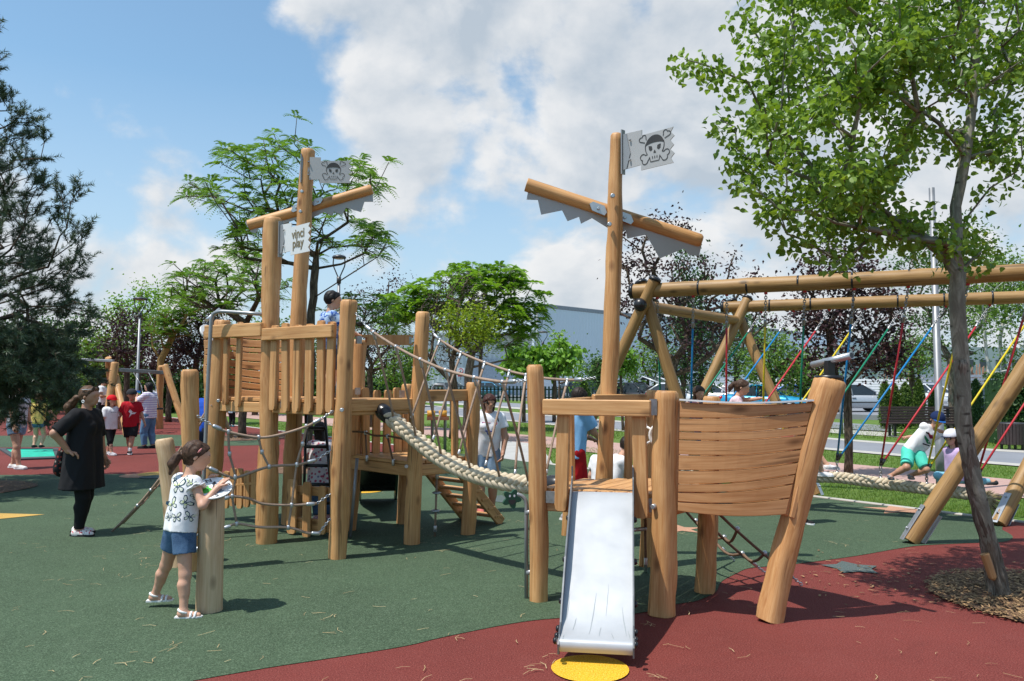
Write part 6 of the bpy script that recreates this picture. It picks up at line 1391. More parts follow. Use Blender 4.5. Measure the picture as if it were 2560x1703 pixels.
def limb_mesh(name, N, P, load, r0, mat, parent, rmin=.006, pw=.5, n=7, trunk_n=0, flare=1.0):
    R = np.maximum(rmin, r0 * (load / load.max()) ** pw); Vt = []; F = []
    if trunk_n:
        for i in range(trunk_n): R[i] = max(R[i], r0 * (1 - .45 * i / max(1, trunk_n - 1)))
        R[0] *= flare
    kids = {}
    for i, p in enumerate(P):
        if p >= 0: kids.setdefault(p, []).append(i)
    mb = MB(); done = set()
    def run(s, par):
        ch = [par, s] if par >= 0 else [s]; c = s
        while c in kids:
            k = max(kids[c], key=lambda q: load[q]); 
            for o in kids[c]:
                if o != k: st.append((o, c))
            ch.append(k); c = k
        rr = [R[i] for i in ch]
        if par >= 0: rr[0] = min(R[par], rr[1] * 1.25)
        if len(ch) > 1: mb.tube([N[i] for i in ch], rr, (12 if rr[0] > .045 and n > 6 else n) if rr[0] > .03 else 5, 0, cap=True)
    st = [(0, -1)]
    while st: run(*st.pop())
    return mb.build(name, mat, parent)
def leaves(name, Pc, size, mats, parent, droop=.5, aspect=.62, up=.5, shape='ovate', lvc=None, curl=.25):
    """leaf blades: each a folded blade of four to six corners"""
    n = len(Pc); d = unit(n); d[:, 2] = d[:, 2] * (1 - droop) - droop * .9; d /= np.linalg.norm(d, axis=1)[:, None]
    nr = unit(n) * (1 - up) + np.array([0, 0, 1.0]) * up; s = np.cross(d, nr); s /= np.linalg.norm(s, axis=1)[:, None] + 1e-9; nn = np.cross(s, d)
    L = size * RNG.uniform(.7, 1.25, n); w = L * aspect
    if shape == 'ovate': pr = [(0, 0, 0), (.32, .5, .06), (1, 0, -.04), (.32, -.5, .06)]
    elif shape == 'heart': pr = [(0, 0, 0), (.10, .42, .05), (.42, .46, .06), (1, 0, -.08), (.42, -.46, .06), (.10, -.42, .05)]
    else: pr = [(0, -.5, 0), (0, .5, 0), (1, .35, -.05), (1, -.35, -.05)]
    k = len(pr); Vt = np.zeros((n, k, 3))
    for i, (a, b, c) in enumerate(pr): Vt[:, i] = Pc + d * (L * a)[:, None] + s * (w * b)[:, None] + nn * (L * c * curl * 4)[:, None]
    if k == 4: F = (np.arange(n)[:, None, None] * 4 + np.array([[0, 1, 2], [0, 2, 3]])[None]).reshape(-1, 3) if shape == 'ovate' else np.arange(n * 4).reshape(-1, 4)
    else: F = (np.arange(n)[:, None, None] * 6 + np.array([[0, 1, 2, 3], [0, 3, 4, 5]])[None]).reshape(-1, 4)
    lv = RNG.random(n) * .6 + (lvc if lvc is not None else .4 * RNG.random(n))
    return np_mesh(name, Vt.reshape(-1, 3), F, mats, parent, lv=np.repeat(np.clip(lv, 0, 1), k))
def fronds(name, tips, dirs, ln, nf, mats, parent, leaf=.07, pairs=8, droop=.35, spread=1.0):
    """pinnate leaves: nf fronds round every tip, each a row of paired leaflets"""
    T = np.repeat(np.asarray(tips), nf, 0); n = len(T); a = RNG.uniform(0, 2 * PI, n); d = np.stack([np.cos(a), np.sin(a), RNG.uniform(-.45, .8, n)], 1) * spread + np.repeat(np.asarray(dirs), nf, 0) * .6; d /= np.linalg.norm(d, axis=1)[:, None]
    L = ln * RNG.uniform(.7, 1.2, n); lv0 = RNG.random(n) * .5; Vs = []; lv = []; q = pairs
    s = np.cross(d, np.array([0, 0, 1.0])); s /= np.linalg.norm(s, axis=1)[:, None] + 1e-9; un = np.cross(s, d)
    for j in range(q):
        u = (j + 1.0) / q; c = T + d * (L * u)[:, None] - np.array([0, 0, 1.0]) * (L * droop * u * u)[:, None]; ll = leaf * (1 - .55 * abs(u - .45)) * RNG.uniform(.85, 1.15, n)
        for sg in (1, -1):
            e = s * sg + d * .45 - un * .35; e /= np.linalg.norm(e, axis=1)[:, None]; w = d * .5 * .36
            Vq = np.stack([c, c + e * (ll * .45)[:, None] + w * ll[:, None], c + e * ll[:, None], c + e * (ll * .45)[:, None] - w * ll[:, None]], 1); Vs.append(Vq); lv.append(lv0 + .5 * RNG.random(n))
    Vt = np.concatenate(Vs).reshape(-1, 3); m = len(Vt) // 4
    return np_mesh(name, Vt, np.arange(m * 4).reshape(-1, 4), mats, parent, lv=np.repeat(np.concatenate(lv), 4))
LF = dict(poplar=M_leaf('poplar_leaf', (.085, .19, .018), (.33, .48, .07), .48, .42, (.24, .38, .08)), plum=M_leaf('plum_leaf', (0.025, 0.013, 0.018), (0.081, 0.033, 0.037), .18, .4), silk=M_leaf('silk_leaf', (.08, .18, .035), (.22, .40, .075), .48, .45),
          walnut=M_leaf('walnut_leaf', (.11, .26, .03), (.34, .55, .08), .5, .4), catalpa=M_leaf('catalpa_leaf', (.10, .25, .03), (.27, .48, .065), .35, .4), lime=M_leaf('lime_green_leaf', (0.156, 0.264, 0.014), (0.384, 0.480, 0.036), .40, .45),
          linden=M_leaf('linden_leaf', (0.045, 0.112, 0.029), (0.136, 0.240, 0.064), .3, .4), needle=M_leaf('pine_needle', (.035, .068, .036), (.125, .175, .105), .12, .45), thuja=M_leaf('thuja_leaf', (0.042, 0.098, 0.014), (0.147, 0.231, 0.035), .25, .55), dark=M_leaf('dark_leaf', (.028, .075, .024), (.09, .18, .05), .25, .5),
          bush=M_leaf('bush_leaf', (0.064, 0.152, 0.024), (0.240, 0.376, 0.072), .35, .45), grey=M_leaf('grey_twig_leaf', (.05, .045, .035), (.10, .085, .05), .2, .6))
def tree(name, base, trunk, tips, label, r0, bark='bark', group=None, cat='tree', rise=.35, step=.4, pw=.5, leaf=None, trunk_top=None, rmin=.006, flare=1.15):
    """base: foot; trunk: list of points above it; leaf(parent, ends, dirs) grows the crown"""
    root = thing(name, V(base) if not isinstance(base, Vector) else base, label, cat, group); tr = [np.array(p, float) for p in trunk]; pts = []
    for i in range(len(tr) - 1):
        m = max(2, int(np.linalg.norm(tr[i + 1] - tr[i]) / .25)); pts += [tr[i] + (tr[i + 1] - tr[i]) * (j / m) for j in range(m)]
    pts.append(tr[-1]); 
    if len(pts) > 3:
        for i in range(1, len(pts) - 1): pts[i] = pts[i] + RNG.normal(0, .010, 3)
    N, P, load, ends = skeleton(pts, tips, step, rise=rise); limb_mesh('trunk', N, P, load, r0, MT[bark] if isinstance(bark, str) else bark, root, rmin, pw, trunk_n=len(pts), flare=flare)
    E = N[ends]; D = np.array([N[e] - N[P[e]] for e in ends]); D /= np.linalg.norm(D, axis=1)[:, None] + 1e-9
    leaf(root, E, D, N, P, load); return root
def blob_leaf(mat, size, per, sg, shape='ovate', droop=.45, aspect=.6, up=.4, along=.35):
    def f(root, E, D, N, P, load):
        c = np.repeat(E, per, 0) + RNG.normal(0, 1, (len(E) * per, 3)) * np.array(sg); k = int(len(c) * along); thin = np.where(load <= 2)[0]; lvc = np.repeat(RNG.random(len(E)) * .4, per)
        if k and len(thin): ii = RNG.integers(0, len(c), k); jj = RNG.choice(thin, k); c[ii] = N[jj] + RNG.normal(0, 1, (k, 3)) * np.array(sg) * .4
        leaves('crown', c, size, LF[mat], root, droop, aspect, up, shape, lvc)
    return f
# ---- the young poplar at the right: leaning grey trunk, big loose crown
pb = G(2498, 1493); pt_ = [pb, at(2478, 1380, 6.5), at(2437, 1220, 6.5), at(2412, 1060, 6.48), at(2402, 900, 6.47), at(2392, 740, 6.45), at(2388, 630, 6.45), at(2394, 520, 6.5), at(2415, 400, 6.55), at(2432, 250, 6.6), at(2440, 60, 6.6)]
TP = []
for (x, y), (rx, ry), dep, n, rd in (((2130, 90), (280, 150), 6.5, 70, 1.1), ((2080, 330), (230, 190), 6.4, 62, .95), ((2340, 180), (220, 220), 6.8, 55, 1.0), ((2200, -150), (330, 170), 6.6, 55, 1.1), ((2050, 470), (190, 80), 6.35, 24, .7), ((2190, 560), (180, 45), 6.45, 18, .55), ((2480, 120), (150, 180), 6.9, 26, .8), ((2390, 600), (90, 60), 6.55, 9, .4), ((2500, -100), (200, 150), 6.7, 20, .9), ((2440, 330), (70, 70), 6.7, 5, .4), ((2530, 310), (40, 60), 6.7, 4, .3)):
    for q in in_ell(n, (0, 0, 0), (1, 1, 1), .25): TP.append(at(x + q[0] * rx, y + q[1] * ry, dep + q[2] * rd))
TP += [at(x, y, 6.3) for x, y in ((1712, 148), (1748, 158), (1790, 172), (1830, 190), (1870, 205), (1800, 300), (1838, 318), (1842, 372), (1846, 420), (1880, 440), (1945, 520), (1968, 585), (2010, 600), (2075, 640), (2120, 645), (1858, 30), (1880, 70), (1905, 110))] + [at(2556, 392, 6.6), at(2540, 430, 6.6), at(2475, 470, 6.6)]
def poplar_leaf(root, E, D, N, P, load):
    per = 46; c = np.repeat(E, per, 0) + np.clip(RNG.normal(0, 1, (len(E) * per, 3)), -1.7, 1.7) * np.array([.085, .11, .07]); c[:, 2] -= .03
    lo = np.linalg.norm(np.stack([c[:, 0] - pb.x, c[:, 1] - pb.y], 1), axis=1) > .0
    leaves('crown', c[lo], .058, LF['poplar'], root, .55, .80, .25, 'heart', np.repeat(RNG.random(len(E)) * .4, per)[lo])
popl = tree('poplar_tree', pb, pt_, TP, 'leaning grey barked poplar with a wide leafy crown over the swing', .060, 'bark_grey', leaf=poplar_leaf, rise=.15, step=.22, pw=.42, rmin=.0045, flare=1.5)
for c_ in popl.children:
    if c_.name.startswith('trunk'): c_.data.materials[0] = MT['bark_pale']
_m = MB(); _pts = [V(p) for p in pt_[:5]]
for i_ in range(1): 
    q = spline(_pts, 8); rr_ = [.062 * (1.45 - .42 * min(1, k / 8)) * (1 + .05 * math.sin(k * 1.7) + .04 * math.sin(k * 3.1)) * (1 - .22 * max(0, (k - 8) / (len(q) - 8))) for k in range(len(q))]
    _m.tube(q, rr_, 22)
for k in range(len(_m.v)):
    t3 = V(_m.tc[k]); w_ = .006 * math.sin(t3.x * 130 + 3 * math.sin(t3.z * 5)) + .004 * math.sin(t3.y * 170 + t3.z * 9); c_ = min(q, key=lambda a: (a - V(_m.v[k])).length); d_ = (V(_m.v[k]) - c_).normalized(); _m.v[k] = tuple(V(_m.v[k]) + d_ * w_)
_m.build('lower_bark', MT['bark_grey'], popl)
part('bark_scar', popl, M_wood('fresh_wood', (.42, .20, .075), (.55, .31, .14), (.30, .10, .04)), lambda mb: mb.log(at(2462, 1385, 6.445) , at(2484, 1450, 6.435), .035, .03, seed=8, n=12))
# ---- the pine at the left edge
def pine_leaf(root, E, D, N, P, load):
    """shoots set with long needles"""
    thin = [i for i in range(len(N)) if load[i] <= 7 and P[i] >= 0]; S = []; Dv = []
    for i in thin:
        d = N[i] - N[P[i]]; d /= np.linalg.norm(d) + 1e-9
        for k in range(3 if load[i] > 1 else 7):
            q = d + RNG.normal(0, .55, 3) + np.array([0, 0, .42]); q /= np.linalg.norm(q); S.append(N[i] + RNG.normal(0, .05, 3)); Dv.append(q)
    S, Dv = np.array(S), np.array(Dv); n = len(S); per = 60; L = RNG.uniform(.14, .30, n)
    u = RNG.random((n, per)); base = S[:, None] + Dv[:, None] * (L[:, None] * u)[..., None]; r = RNG.normal(size=(n, per, 3)); r -= Dv[:, None] * (r * Dv[:, None]).sum(-1)[..., None]; r /= np.linalg.norm(r, axis=-1)[..., None]
    nd_ = Dv[:, None] * RNG.uniform(.5, 1.1, (n, per))[..., None] + r; nd_ /= np.linalg.norm(nd_, axis=-1)[..., None]; ln = RNG.uniform(.06, .10, (n, per))[..., None]; sd_ = np.cross(nd_, RNG.normal(size=(n, per, 3))); sd_ /= np.linalg.norm(sd_, axis=-1)[..., None]
    Vt = np.stack([base - sd_ * .0052, base + sd_ * .0052, base + nd_ * ln], 2).reshape(-1, 3); lv = np.repeat(np.clip(RNG.random(n)[:, None] * .5 + .5 * u, 0, 1).ravel(), 3)
    np_mesh('crown', Vt, np.arange(len(Vt)).reshape(-1, 3), LF['needle'], root, lv=lv)
    mb = MB()
    for s, d, l in zip(S[::2], Dv[::2], L[::2]): mb.tube([s - d * .06, s + d * l], [.005, .003], 4)
    mb.build('shoots', MT['bark'], root)
px, py = -8.55, 12.6; TPp = []
for z, r, n in ((1.15, 1.9, 26), (1.5, 2.0, 44), (1.9, 2.05, 52), (2.3, 2.0, 54), (2.7, 1.95, 54), (3.1, 1.9, 52), (3.5, 1.8, 50), (3.9, 1.7, 46), (4.3, 1.5, 40), (4.7, 1.3, 34), (5.1, 1.1, 26), (5.6, .9, 18), (6.1, .7, 12), (6.7, .45, 8), (7.3, .22, 4)):
    for k in range(n):
        a = 2 * PI * (k + RNG.random()) / n; q = r * .87 * RNG.uniform(.3, 1.05); TPp.append((px + q * math.cos(a), py + q * math.sin(a), z + RNG.normal(0, .14) + .10 * q))
TPp += [at(x - 48, y + 6, 12.4) for x, y in ((245, 470), (225, 500), (200, 475), (255, 575), (235, 600), (215, 565), (160, 345), (150, 390), (120, 300), (105, 280), (80, 300), (245, 750), (265, 770), (200, 760), (180, 760), (20, 230), (28, 260), (230, 660), (205, 690))]
tree('pine_tree', (px, py, 0), [(px, py, 0), (px + .05, py, 2), (px, py, 4.2), (px + .03, py, 6), (px, py, 7.6)], TPp, 'tall dark pine with drooping needle covered branches at the left edge', .13, 'bark', leaf=pine_leaf, rise=.25, step=.3, pw=.5, rmin=.006)
# ---- silk trees behind the tower: flat tiers of feathery leaves
def silk_leaf(ln=.30, nf=7, leaf=.095, pairs=7):
    def f(root, E, D, N, P, load): fronds('crown', E, D, ln, nf, LF['silk'], root, leaf, pairs, .55)
    return f
def px_tips(l, Y, jit=.5, per=3, sp=(14, 9)):
    out = []
    for x, y in l:
        for k in range(per): out.append(at(x + RNG.normal(0, sp[0]), y + RNG.normal(0, sp[1]), Y + RNG.normal(0, jit)))
    return out
b7 = G(770, 1172); Y7 = b7.y
t7 = px_tips([(570, 385), (600, 395), (625, 410), (660, 360), (700, 350), (735, 372), (690, 400), (640, 430), (485, 468), (515, 478), (545, 492), (575, 505), (610, 500), (640, 520), (700, 440), (720, 470), (690, 490), (760, 430), (800, 440), (840, 460), (880, 440), (900, 425), (930, 445), (900, 465), (610, 560), (580, 590), (620, 590), (650, 560), (700, 530), (600, 620), (640, 630), (830, 520), (880, 540), (935, 578), (950, 590), (900, 585), (915, 615), (930, 625), (800, 610), (790, 560), (780, 500), (740, 510), (750, 600)], Y7, .75, 6, (22, 17))
t7 += px_tips([(890, 755), (930, 765), (965, 775), (870, 770), (850, 790), (910, 800), (955, 810)], Y7 + 1.2, .5, 5, (20, 14))
tree('silk_tree', b7, [b7, at(772, 1040, Y7), at(776, 900, Y7), at(778, 780, Y7), at(790, 640, Y7)], t7, 'tall silk tree with feathery tiered leaves rising behind the flagged mast', .085, 'bark', 'silk trees', leaf=silk_leaf(.30, 6, .095, 8), rise=.3, pw=.45)
b6 = G(606, 1095); Y6 = b6.y
t6 = px_tips([(440, 690), (460, 688), (490, 690), (520, 672), (550, 660), (590, 640), (560, 680), (520, 700), (500, 715), (480, 725), (545, 720), (590, 690), (630, 660), (660, 680), (640, 700), (600, 720), (570, 745), (630, 740), (670, 720), (690, 740), (540, 760), (430, 735), (460, 745), (500, 745), (580, 770), (560, 780), (700, 700), (650, 640)], Y6, 1.0, 6, (16, 13))
tree('silk_tree', b6, [b6, at(608, 1000, Y6), at(612, 880, Y6), at(614, 810, Y6)], t6, 'smaller spreading silk tree standing left of the tall lettered post', .12, 'bark', 'silk trees', leaf=silk_leaf(.36, 6, .115, 8), rise=.3, pw=.45)
# ---- generic crowns placed by their outline
def crown_tree(name, foot, top, blobs, label, mat, n, size, per, sg, r0, Yd, group=None, bark='bark', shape='ovate', droop=.45, aspect=.6, up=.4, along=.3, rise=.3, pw=.5, fr=None, stems=None, shell=.3, zfoot=0, depth=.6):
    b = G(*foot) if isinstance(foot[1], (int, float)) and foot[1] > 965 else at(foot[0], 1000, Yd); b.z = zfoot; Y = b.y if Yd is None else Yd; b = V((((foot[0] - CX) / FPX) * Y, Y, zfoot)) if Yd is not None else b
    tot = sum(q[2] * q[3] for q in blobs); tips = []
    for x, y, rx, ry in blobs:
        m = max(3, int(n * rx * ry / tot))
        for q in in_ell(m, (0, 0, 0), (1, 1, 1), shell): tips.append(at(x + q[0] * rx, y + q[1] * ry, Y + q[2] * rx / FPX * Y * depth / .6 * .8))
    lf = blob_leaf(mat, size, per, sg, shape, droop, aspect, up, along) if fr is None else (lambda root, E, D, N, P, load: fronds('crown', E, D, fr[0], fr[1], LF[mat], root, fr[2], fr[3], fr[4]))
    tr = [b, at(top[0], top[1], Y)] if stems is None else [b] + [at(x, y, Y) for x, y in stems]
    return tree(name, b, tr, tips, label, r0, bark, group, leaf=lf, rise=rise, pw=pw, step=.5, rmin=.010 if Y > 18 else .006)
BT = 'trees along the far lawn'
PLUMS = 'purple plum trees'
s3 = lambda a: (a, a, a * .8)
crown_tree('walnut_tree', (1165, 1075), (1178, 930), [(1160, 715, 110, 60), (1220, 705, 90, 50), (1180, 680, 60, 26), (1290, 720, 60, 40), (1060, 730, 70, 45), (1010, 755, 55, 35), (1310, 760, 60, 45), (1345, 790, 30, 22), (1240, 790, 90, 50), (1120, 790, 90, 40), (1300, 840, 40, 30), (1270, 690, 50, 30), (1000, 800, 40, 40), (1010, 790, 55, 45), (1065, 765, 60, 40), (1330, 815, 40, 34), (1240, 840, 60, 36), (1290, 895, 25, 25)], 'broad bright green walnut like tree with several forked stems', 'walnut', 330, .1, 1, .1, .14, None, BT, bark='bark_grey', shell=.0, fr=(.42, 6, .21, 7, .7), rise=.2, pw=.5, stems=[(1170, 1000), (1172, 940), (1180, 880)])
crown_tree('plum_tree', (1131, 1097), (1135, 960), [(1120, 800, 80, 100), (1160, 760, 60, 80), (1080, 820, 50, 80), (1190, 860, 40, 50), (1110, 900, 50, 30)], 'twiggy brown plum tree in front of the walnut crown', 'grey', 120, .07, 22, s3(.22), .10, None, PLUMS, rise=-.1, pw=.42, droop=.3, along=.7)
crown_tree('lime_green_tree', (1195, 1080), (1200, 920), [(1170, 810, 60, 48), (1205, 795, 40, 34), (1140, 800, 30, 34), (1190, 850, 40, 28), (1165, 850, 28, 20)], 'small lime green tree glowing inside the walnut crown', 'lime', 70, .10, 30, s3(.24), .05, 23.0, BT)
crown_tree('plum_tree', (925, 1050), (925, 960), [(920, 820, 60, 60), (895, 850, 45, 50), (960, 860, 45, 50), (920, 760, 50, 40), (925, 900, 50, 30), (985, 730, 20, 50)], 'dark purple plum tree between the tower and the bridge post', 'plum', 80, .10, 36, s3(.32), .11, 30.0, PLUMS, rise=-.1, droop=.3)
for (x, y, rx, ry, tx, lab) in ((1305, 905, 45, 38, 1310, 'round clipped catalpa partly hidden behind the log post'), (1392, 895, 58, 46, 1386, 'round clipped catalpa with big leaves right of the log post')):
    crown_tree('catalpa_tree', (tx, 1040), (tx, y + 20), [(x, y, rx, ry), (x, y - 8, rx * .8, ry * .8), (x - rx * .5, y + 8, rx * .5, ry * .6)], lab, 'catalpa', 70, .24, 14, s3(.16), .08, 34.0, 'round catalpas', shape='heart', droop=.65, aspect=.85, up=.3)
crown_tree('young_tree', (1398, 1040), (1398, 840), [(1398, 842, 16, 16), (1392, 862, 26, 10), (1440, 885, 16, 24), (1446, 920, 14, 18), (1440, 950, 20, 18)], 'slim young green tree poking above the round catalpa', 'walnut', 40, .16, 14, s3(.2), .05, 40.0, BT)
crown_tree('catalpa_tree', (1558, 1076), (1552, 960), [(1556, 905, 30, 32), (1550, 890, 22, 20), (1572, 915, 20, 22)], 'small round tree on a thin stem beside the right mast', 'catalpa', 60, .12, 16, s3(.13), .05, None, 'round catalpas', shape='heart', droop=.5, aspect=.8)
crown_tree('plum_tree', (1672, 1050), (1675, 940), [(1640, 720, 80, 110), (1720, 740, 80, 100), (1600, 660, 50, 80), (1760, 820, 60, 70), (1680, 840, 90, 60), (1570, 720, 40, 80), (1830, 690, 24, 70), (1810, 780, 40, 80), (1740, 900, 60, 40), (1690, 560, 40, 40), (1560, 620, 26, 50), (1640, 540, 20, 20), (1880, 740, 30, 70), (1900, 820, 40, 60)], 'tall ragged purple plum tree behind the left end of the swing frame', 'plum', 170, .13, 22, s3(.30), .15, 26.0, PLUMS, rise=-.45, droop=.3, pw=.40, along=.6)
crown_tree('plum_tree', (2121, 1187), (2118, 960), [(2080, 760, 90, 90), (2170, 780, 90, 90), (2050, 850, 50, 60), (2120, 680, 60, 60), (2140, 880, 100, 50), (2200, 900, 60, 40), (2070, 910, 50, 40), (2230, 840, 40, 60), (2030, 680, 24, 70), (2090, 640, 50, 30), (2000, 800, 26, 50)], 'dark purple plum tree near the lamp post on the lawn', 'plum', 170, .085, 40, s3(.20), .075, None, PLUMS, rise=-.25, droop=.35, pw=.42, along=.35)
crown_tree('linden_tree', (2379, 1096), (2376, 900), [(2380, 640, 140, 90), (2300, 640, 80, 70), (2460, 700, 60, 90), (2400, 770, 110, 70), (2320, 760, 60, 60), (2300, 830, 80, 50), (2440, 840, 60, 50)], 'dense dark green tree with two pale stems behind the bench', 'linden', 150, .13, 34, s3(.34), .11, 27.0, BT, bark='bark_grey')
crown_tree('linden_tree', (2281, 1050), (2280, 920), [(2270, 900, 70, 50), (2240, 870, 50, 40), (2310, 880, 40, 40)], 'bushy olive green tree between the plum and the lamp post', 'bush', 70, .12, 30, s3(.3), .12, 32.0, BT)
crown_tree('birch_tree', (2480, 1080), (2466, 830), [(2500, 740, 60, 80), (2540, 800, 50, 90), (2460, 790, 50, 60), (2540, 900, 40, 50), (2580, 720, 60, 90)], 'slender pale stemmed birch tree at the right edge', 'bush', 110, .11, 30, s3(.30), .055, 24.0, BT, bark=M_wood('birch_bark', (.50, .49, .46), (.66, .65, .62), (.2, .19, .18), rough=.8, knots=False), stems=[(2474, 960), (2464, 860), (2456, 760)])
crown_tree('birch_tree', (2510, 1085), (2500, 850), [(2520, 700, 50, 60), (2490, 680, 40, 50)], 'second pale birch stem beside the first at the right edge', 'bush', 40, .11, 26, s3(.28), .05, 24.6, BT, bark=bpy.data.materials['birch_bark'])
for x, y0, w, lab in ((1708, 625, 34, 'narrow dark conifer, left one of a pair behind the right mast beam'), (1752, 640, 36, 'narrow dark conifer, right one of a pair behind the right mast beam')):
    crown_tree('conifer_tree', (x, 1040), (x, 700), [(x, y0 + 35, w * .45, 50), (x, y0 + 130, w * .8, 80), (x, y0 + 240, w, 110)], lab, 'dark', 110, .16, 26, (.26, .26, .34), .12, 36.0, 'conifers', droop=-.3, up=.2)
# left side
crown_tree('plane_tree', (350, 1030), (352, 860), [(360, 760, 30, 40), (340, 800, 50, 50), (390, 810, 45, 45), (365, 720, 16, 16), (330, 850, 50, 40), (300, 780, 40, 40), (410, 760, 30, 30)], 'light green leafy tree behind the left lamp post', 'walnut', 110, .17, 28, s3(.42), .14, 42.0, BT)
crown_tree('plum_tree', (318, 1040), (318, 900), [(330, 830, 60, 60), (310, 880, 60, 50), (350, 890, 60, 40), (300, 800, 30, 30)], 'dark purple plum tree at the left behind the log swing', 'plum', 80, .12, 40, s3(.36), .12, 34.0, PLUMS, droop=.3)
crown_tree('locust_tree', (400, 1045), (402, 900), [(430, 780, 45, 40), (470, 760, 40, 35), (410, 810, 45, 40), (450, 820, 45, 35), (395, 850, 40, 35), (480, 800, 30, 25), (500, 735, 30, 16)], 'feathery green tree on a yellow trunk behind the swing bar', 'silk', 90, .1, 1, .1, .13, 31.0, BT, bark=M_wood('yellow_bark', (.26, .15, .04), (.38, .24, .08), (.15, .09, .03), rough=.8, knots=False), fr=(.42, 6, .13, 7, .4))
crown_tree('plum_tree', (490, 1040), (490, 900), [(480, 830, 40, 50), (510, 800, 36, 50), (470, 890, 50, 40), (520, 880, 40, 50), (505, 760, 28, 30), (540, 800, 20, 40)], 'dense purple plum tree just left of the tower posts', 'plum', 100, .12, 40, s3(.34), .13, 32.0, PLUMS, droop=.3)
crown_tree('plum_tree', (425, 1040), (425, 930), [(420, 900, 40, 40), (440, 870, 30, 30), (400, 920, 30, 30)], 'low dark plum tree behind the short log post', 'plum', 50, .12, 36, s3(.3), .12, 33.0, PLUMS, droop=.3)
for i, (x, y, rx, ry, mat, Yd, lab) in enumerate(((60, 860, 90, 80, 'dark', 40, 'dark leafy tree behind the pine at the far left'), (190, 850, 80, 70, 'linden', 42, 'leafy green tree behind the woman in black'), (250, 900, 50, 50, 'bush', 36, 'bright green bush tree beside the far swing bar'), (590, 870, 70, 50, 'linden', 46, 'round green tree behind the tower rail'), (640, 850, 60, 40, 'bush', 40, 'light green tree seen over the tower rail'), (690, 880, 60, 60, 'linden', 44, 'green tree behind the leaning mast foot'), (840, 880, 70, 70, 'linden', 48, 'green tree right of the tower boy'), (1010, 920, 60, 50, 'bush', 44, 'leafy green tree behind the bridge'), (1930, 900, 60, 70, 'bush', 40, 'pale green bushy tree above the blue cars'), (1620, 910, 60, 60, 'bush', 52, 'light green bushy tree left of the white fence'), (2010, 930, 50, 40, 'bush', 42, 'green bushy tree behind the leaning telescope post'), (1840, 860, 60, 90, 'linden', 44, 'dark green tree behind the crossed swing legs'), (1500, 930, 20, 30, 'linden', 50, 'small green tree right of the mast foot'))):
    crown_tree('leafy_tree', (x, 1020), (x, y + ry * .5), [(x, y, rx, ry), (x - rx * .5, y + ry * .3, rx * .6, ry * .6), (x + rx * .5, y + ry * .25, rx * .6, ry * .6), (x + rx * .2, y - ry * .5, rx * .5, ry * .5)], lab, mat, 80, .20, 26, s3(.55), .14, float(Yd), 'leafy trees in the far row')
# ---- clipped thujas, hedge and low bushes
def thuja(foot, w, top, Y, label, name='thuja_shrub', mat='thuja', group='clipped thujas', n=None):
    b = V((((foot - CX) / FPX) * Y, Y, -.03)); zt = at(foot, top, Y).z; r = w / 2 / FPX * Y; h = zt; k = n or int(2600 * max(.6, h * r / .5)); u = RNG.random(k) ** .85; th = RNG.uniform(0, 2 * PI, k)
    prof = np.minimum(1, (1 - u) * 3.2) ** .5 * np.minimum(1, .72 + u * 1.4) * (.80 + .22 * RNG.random(k)) * (1 + .10 * np.sin(3 * th + 6 * u)); c = np.stack([b.x + r * prof * np.cos(th), b.y + r * prof * np.sin(th), u * h], 1)
    root = thing(name, b, label, 'shrub', group); leaves('crown', c, .085, LF[mat], root, -.45, .5, .2, 'ovate'); mb = MB(); mb.tube([b, b + UP * h * .93], [.04, .015], 6); mb.build('trunk', MT['bark'], root)
    mb = MB(); m = 10; mb.tube([b + UP * (h * t) for t in np.linspace(.06, .95, m)], [r * .74 * min(1, (1 - t) * 3.2) ** .5 * min(1, .7 + t * 1.4) for t in np.linspace(.06, .95, m)], 12); mb.build('inner_twigs', LF['dark'], root)
for x, w, t, Y, lab in ((2211, 30, 955, 30.0, 'conical thuja beside the silver car, left end of the row'), (2236, 24, 962, 30.4, 'thuja squeezed second in the row by the silver car'), (2262, 30, 958, 30.2, 'thuja directly left of the bench back'), (2296, 26, 950, 31.0, 'thuja rising behind the bench beside a grey trunk'), (2335, 32, 972, 32.0, 'short thuja hidden by the lamp post'), (2438, 30, 950, 28.0, 'dark thuja right of the leaning poplar trunk')):
    thuja(x, w, t, Y, lab, mat='dark' if x > 2400 else 'thuja')
thuja(1460, 32, 955, 40.0, 'tall clipped thuja between the mast and the picket fence')
def hedge(x0, x1, top, Y, label):
    a, b = at(x0, 1000, Y), at(x1, 1000, Y); zt = at(x0, top, Y).z; k = 7000; c = np.stack([RNG.uniform(a.x, b.x, k), Y + RNG.uniform(-.5, .5, k), RNG.uniform(0, zt, k)], 1); f = RNG.random(k); c[f < .55, 1] = Y - .5 + RNG.normal(0, .05, (f < .55).sum()); c[(f > .55) & (f < .7), 2] = zt + RNG.normal(0, .04, ((f > .55) & (f < .7)).sum())
    root = thing('hedge', (a.x, Y, 0), label, 'hedge'); leaves('crown', c, .10, LF['dark'], root, .1, .6, .3); mb = MB(); mb.box(((a.x + b.x) / 2, Y, zt * .47), b.x - a.x - .1, .8, zt * .94); mb.build('inner_twigs', LF['dark'], root)
hedge(2478, 2640, 940, 23.0, 'tall dark clipped hedge behind the litter bin')
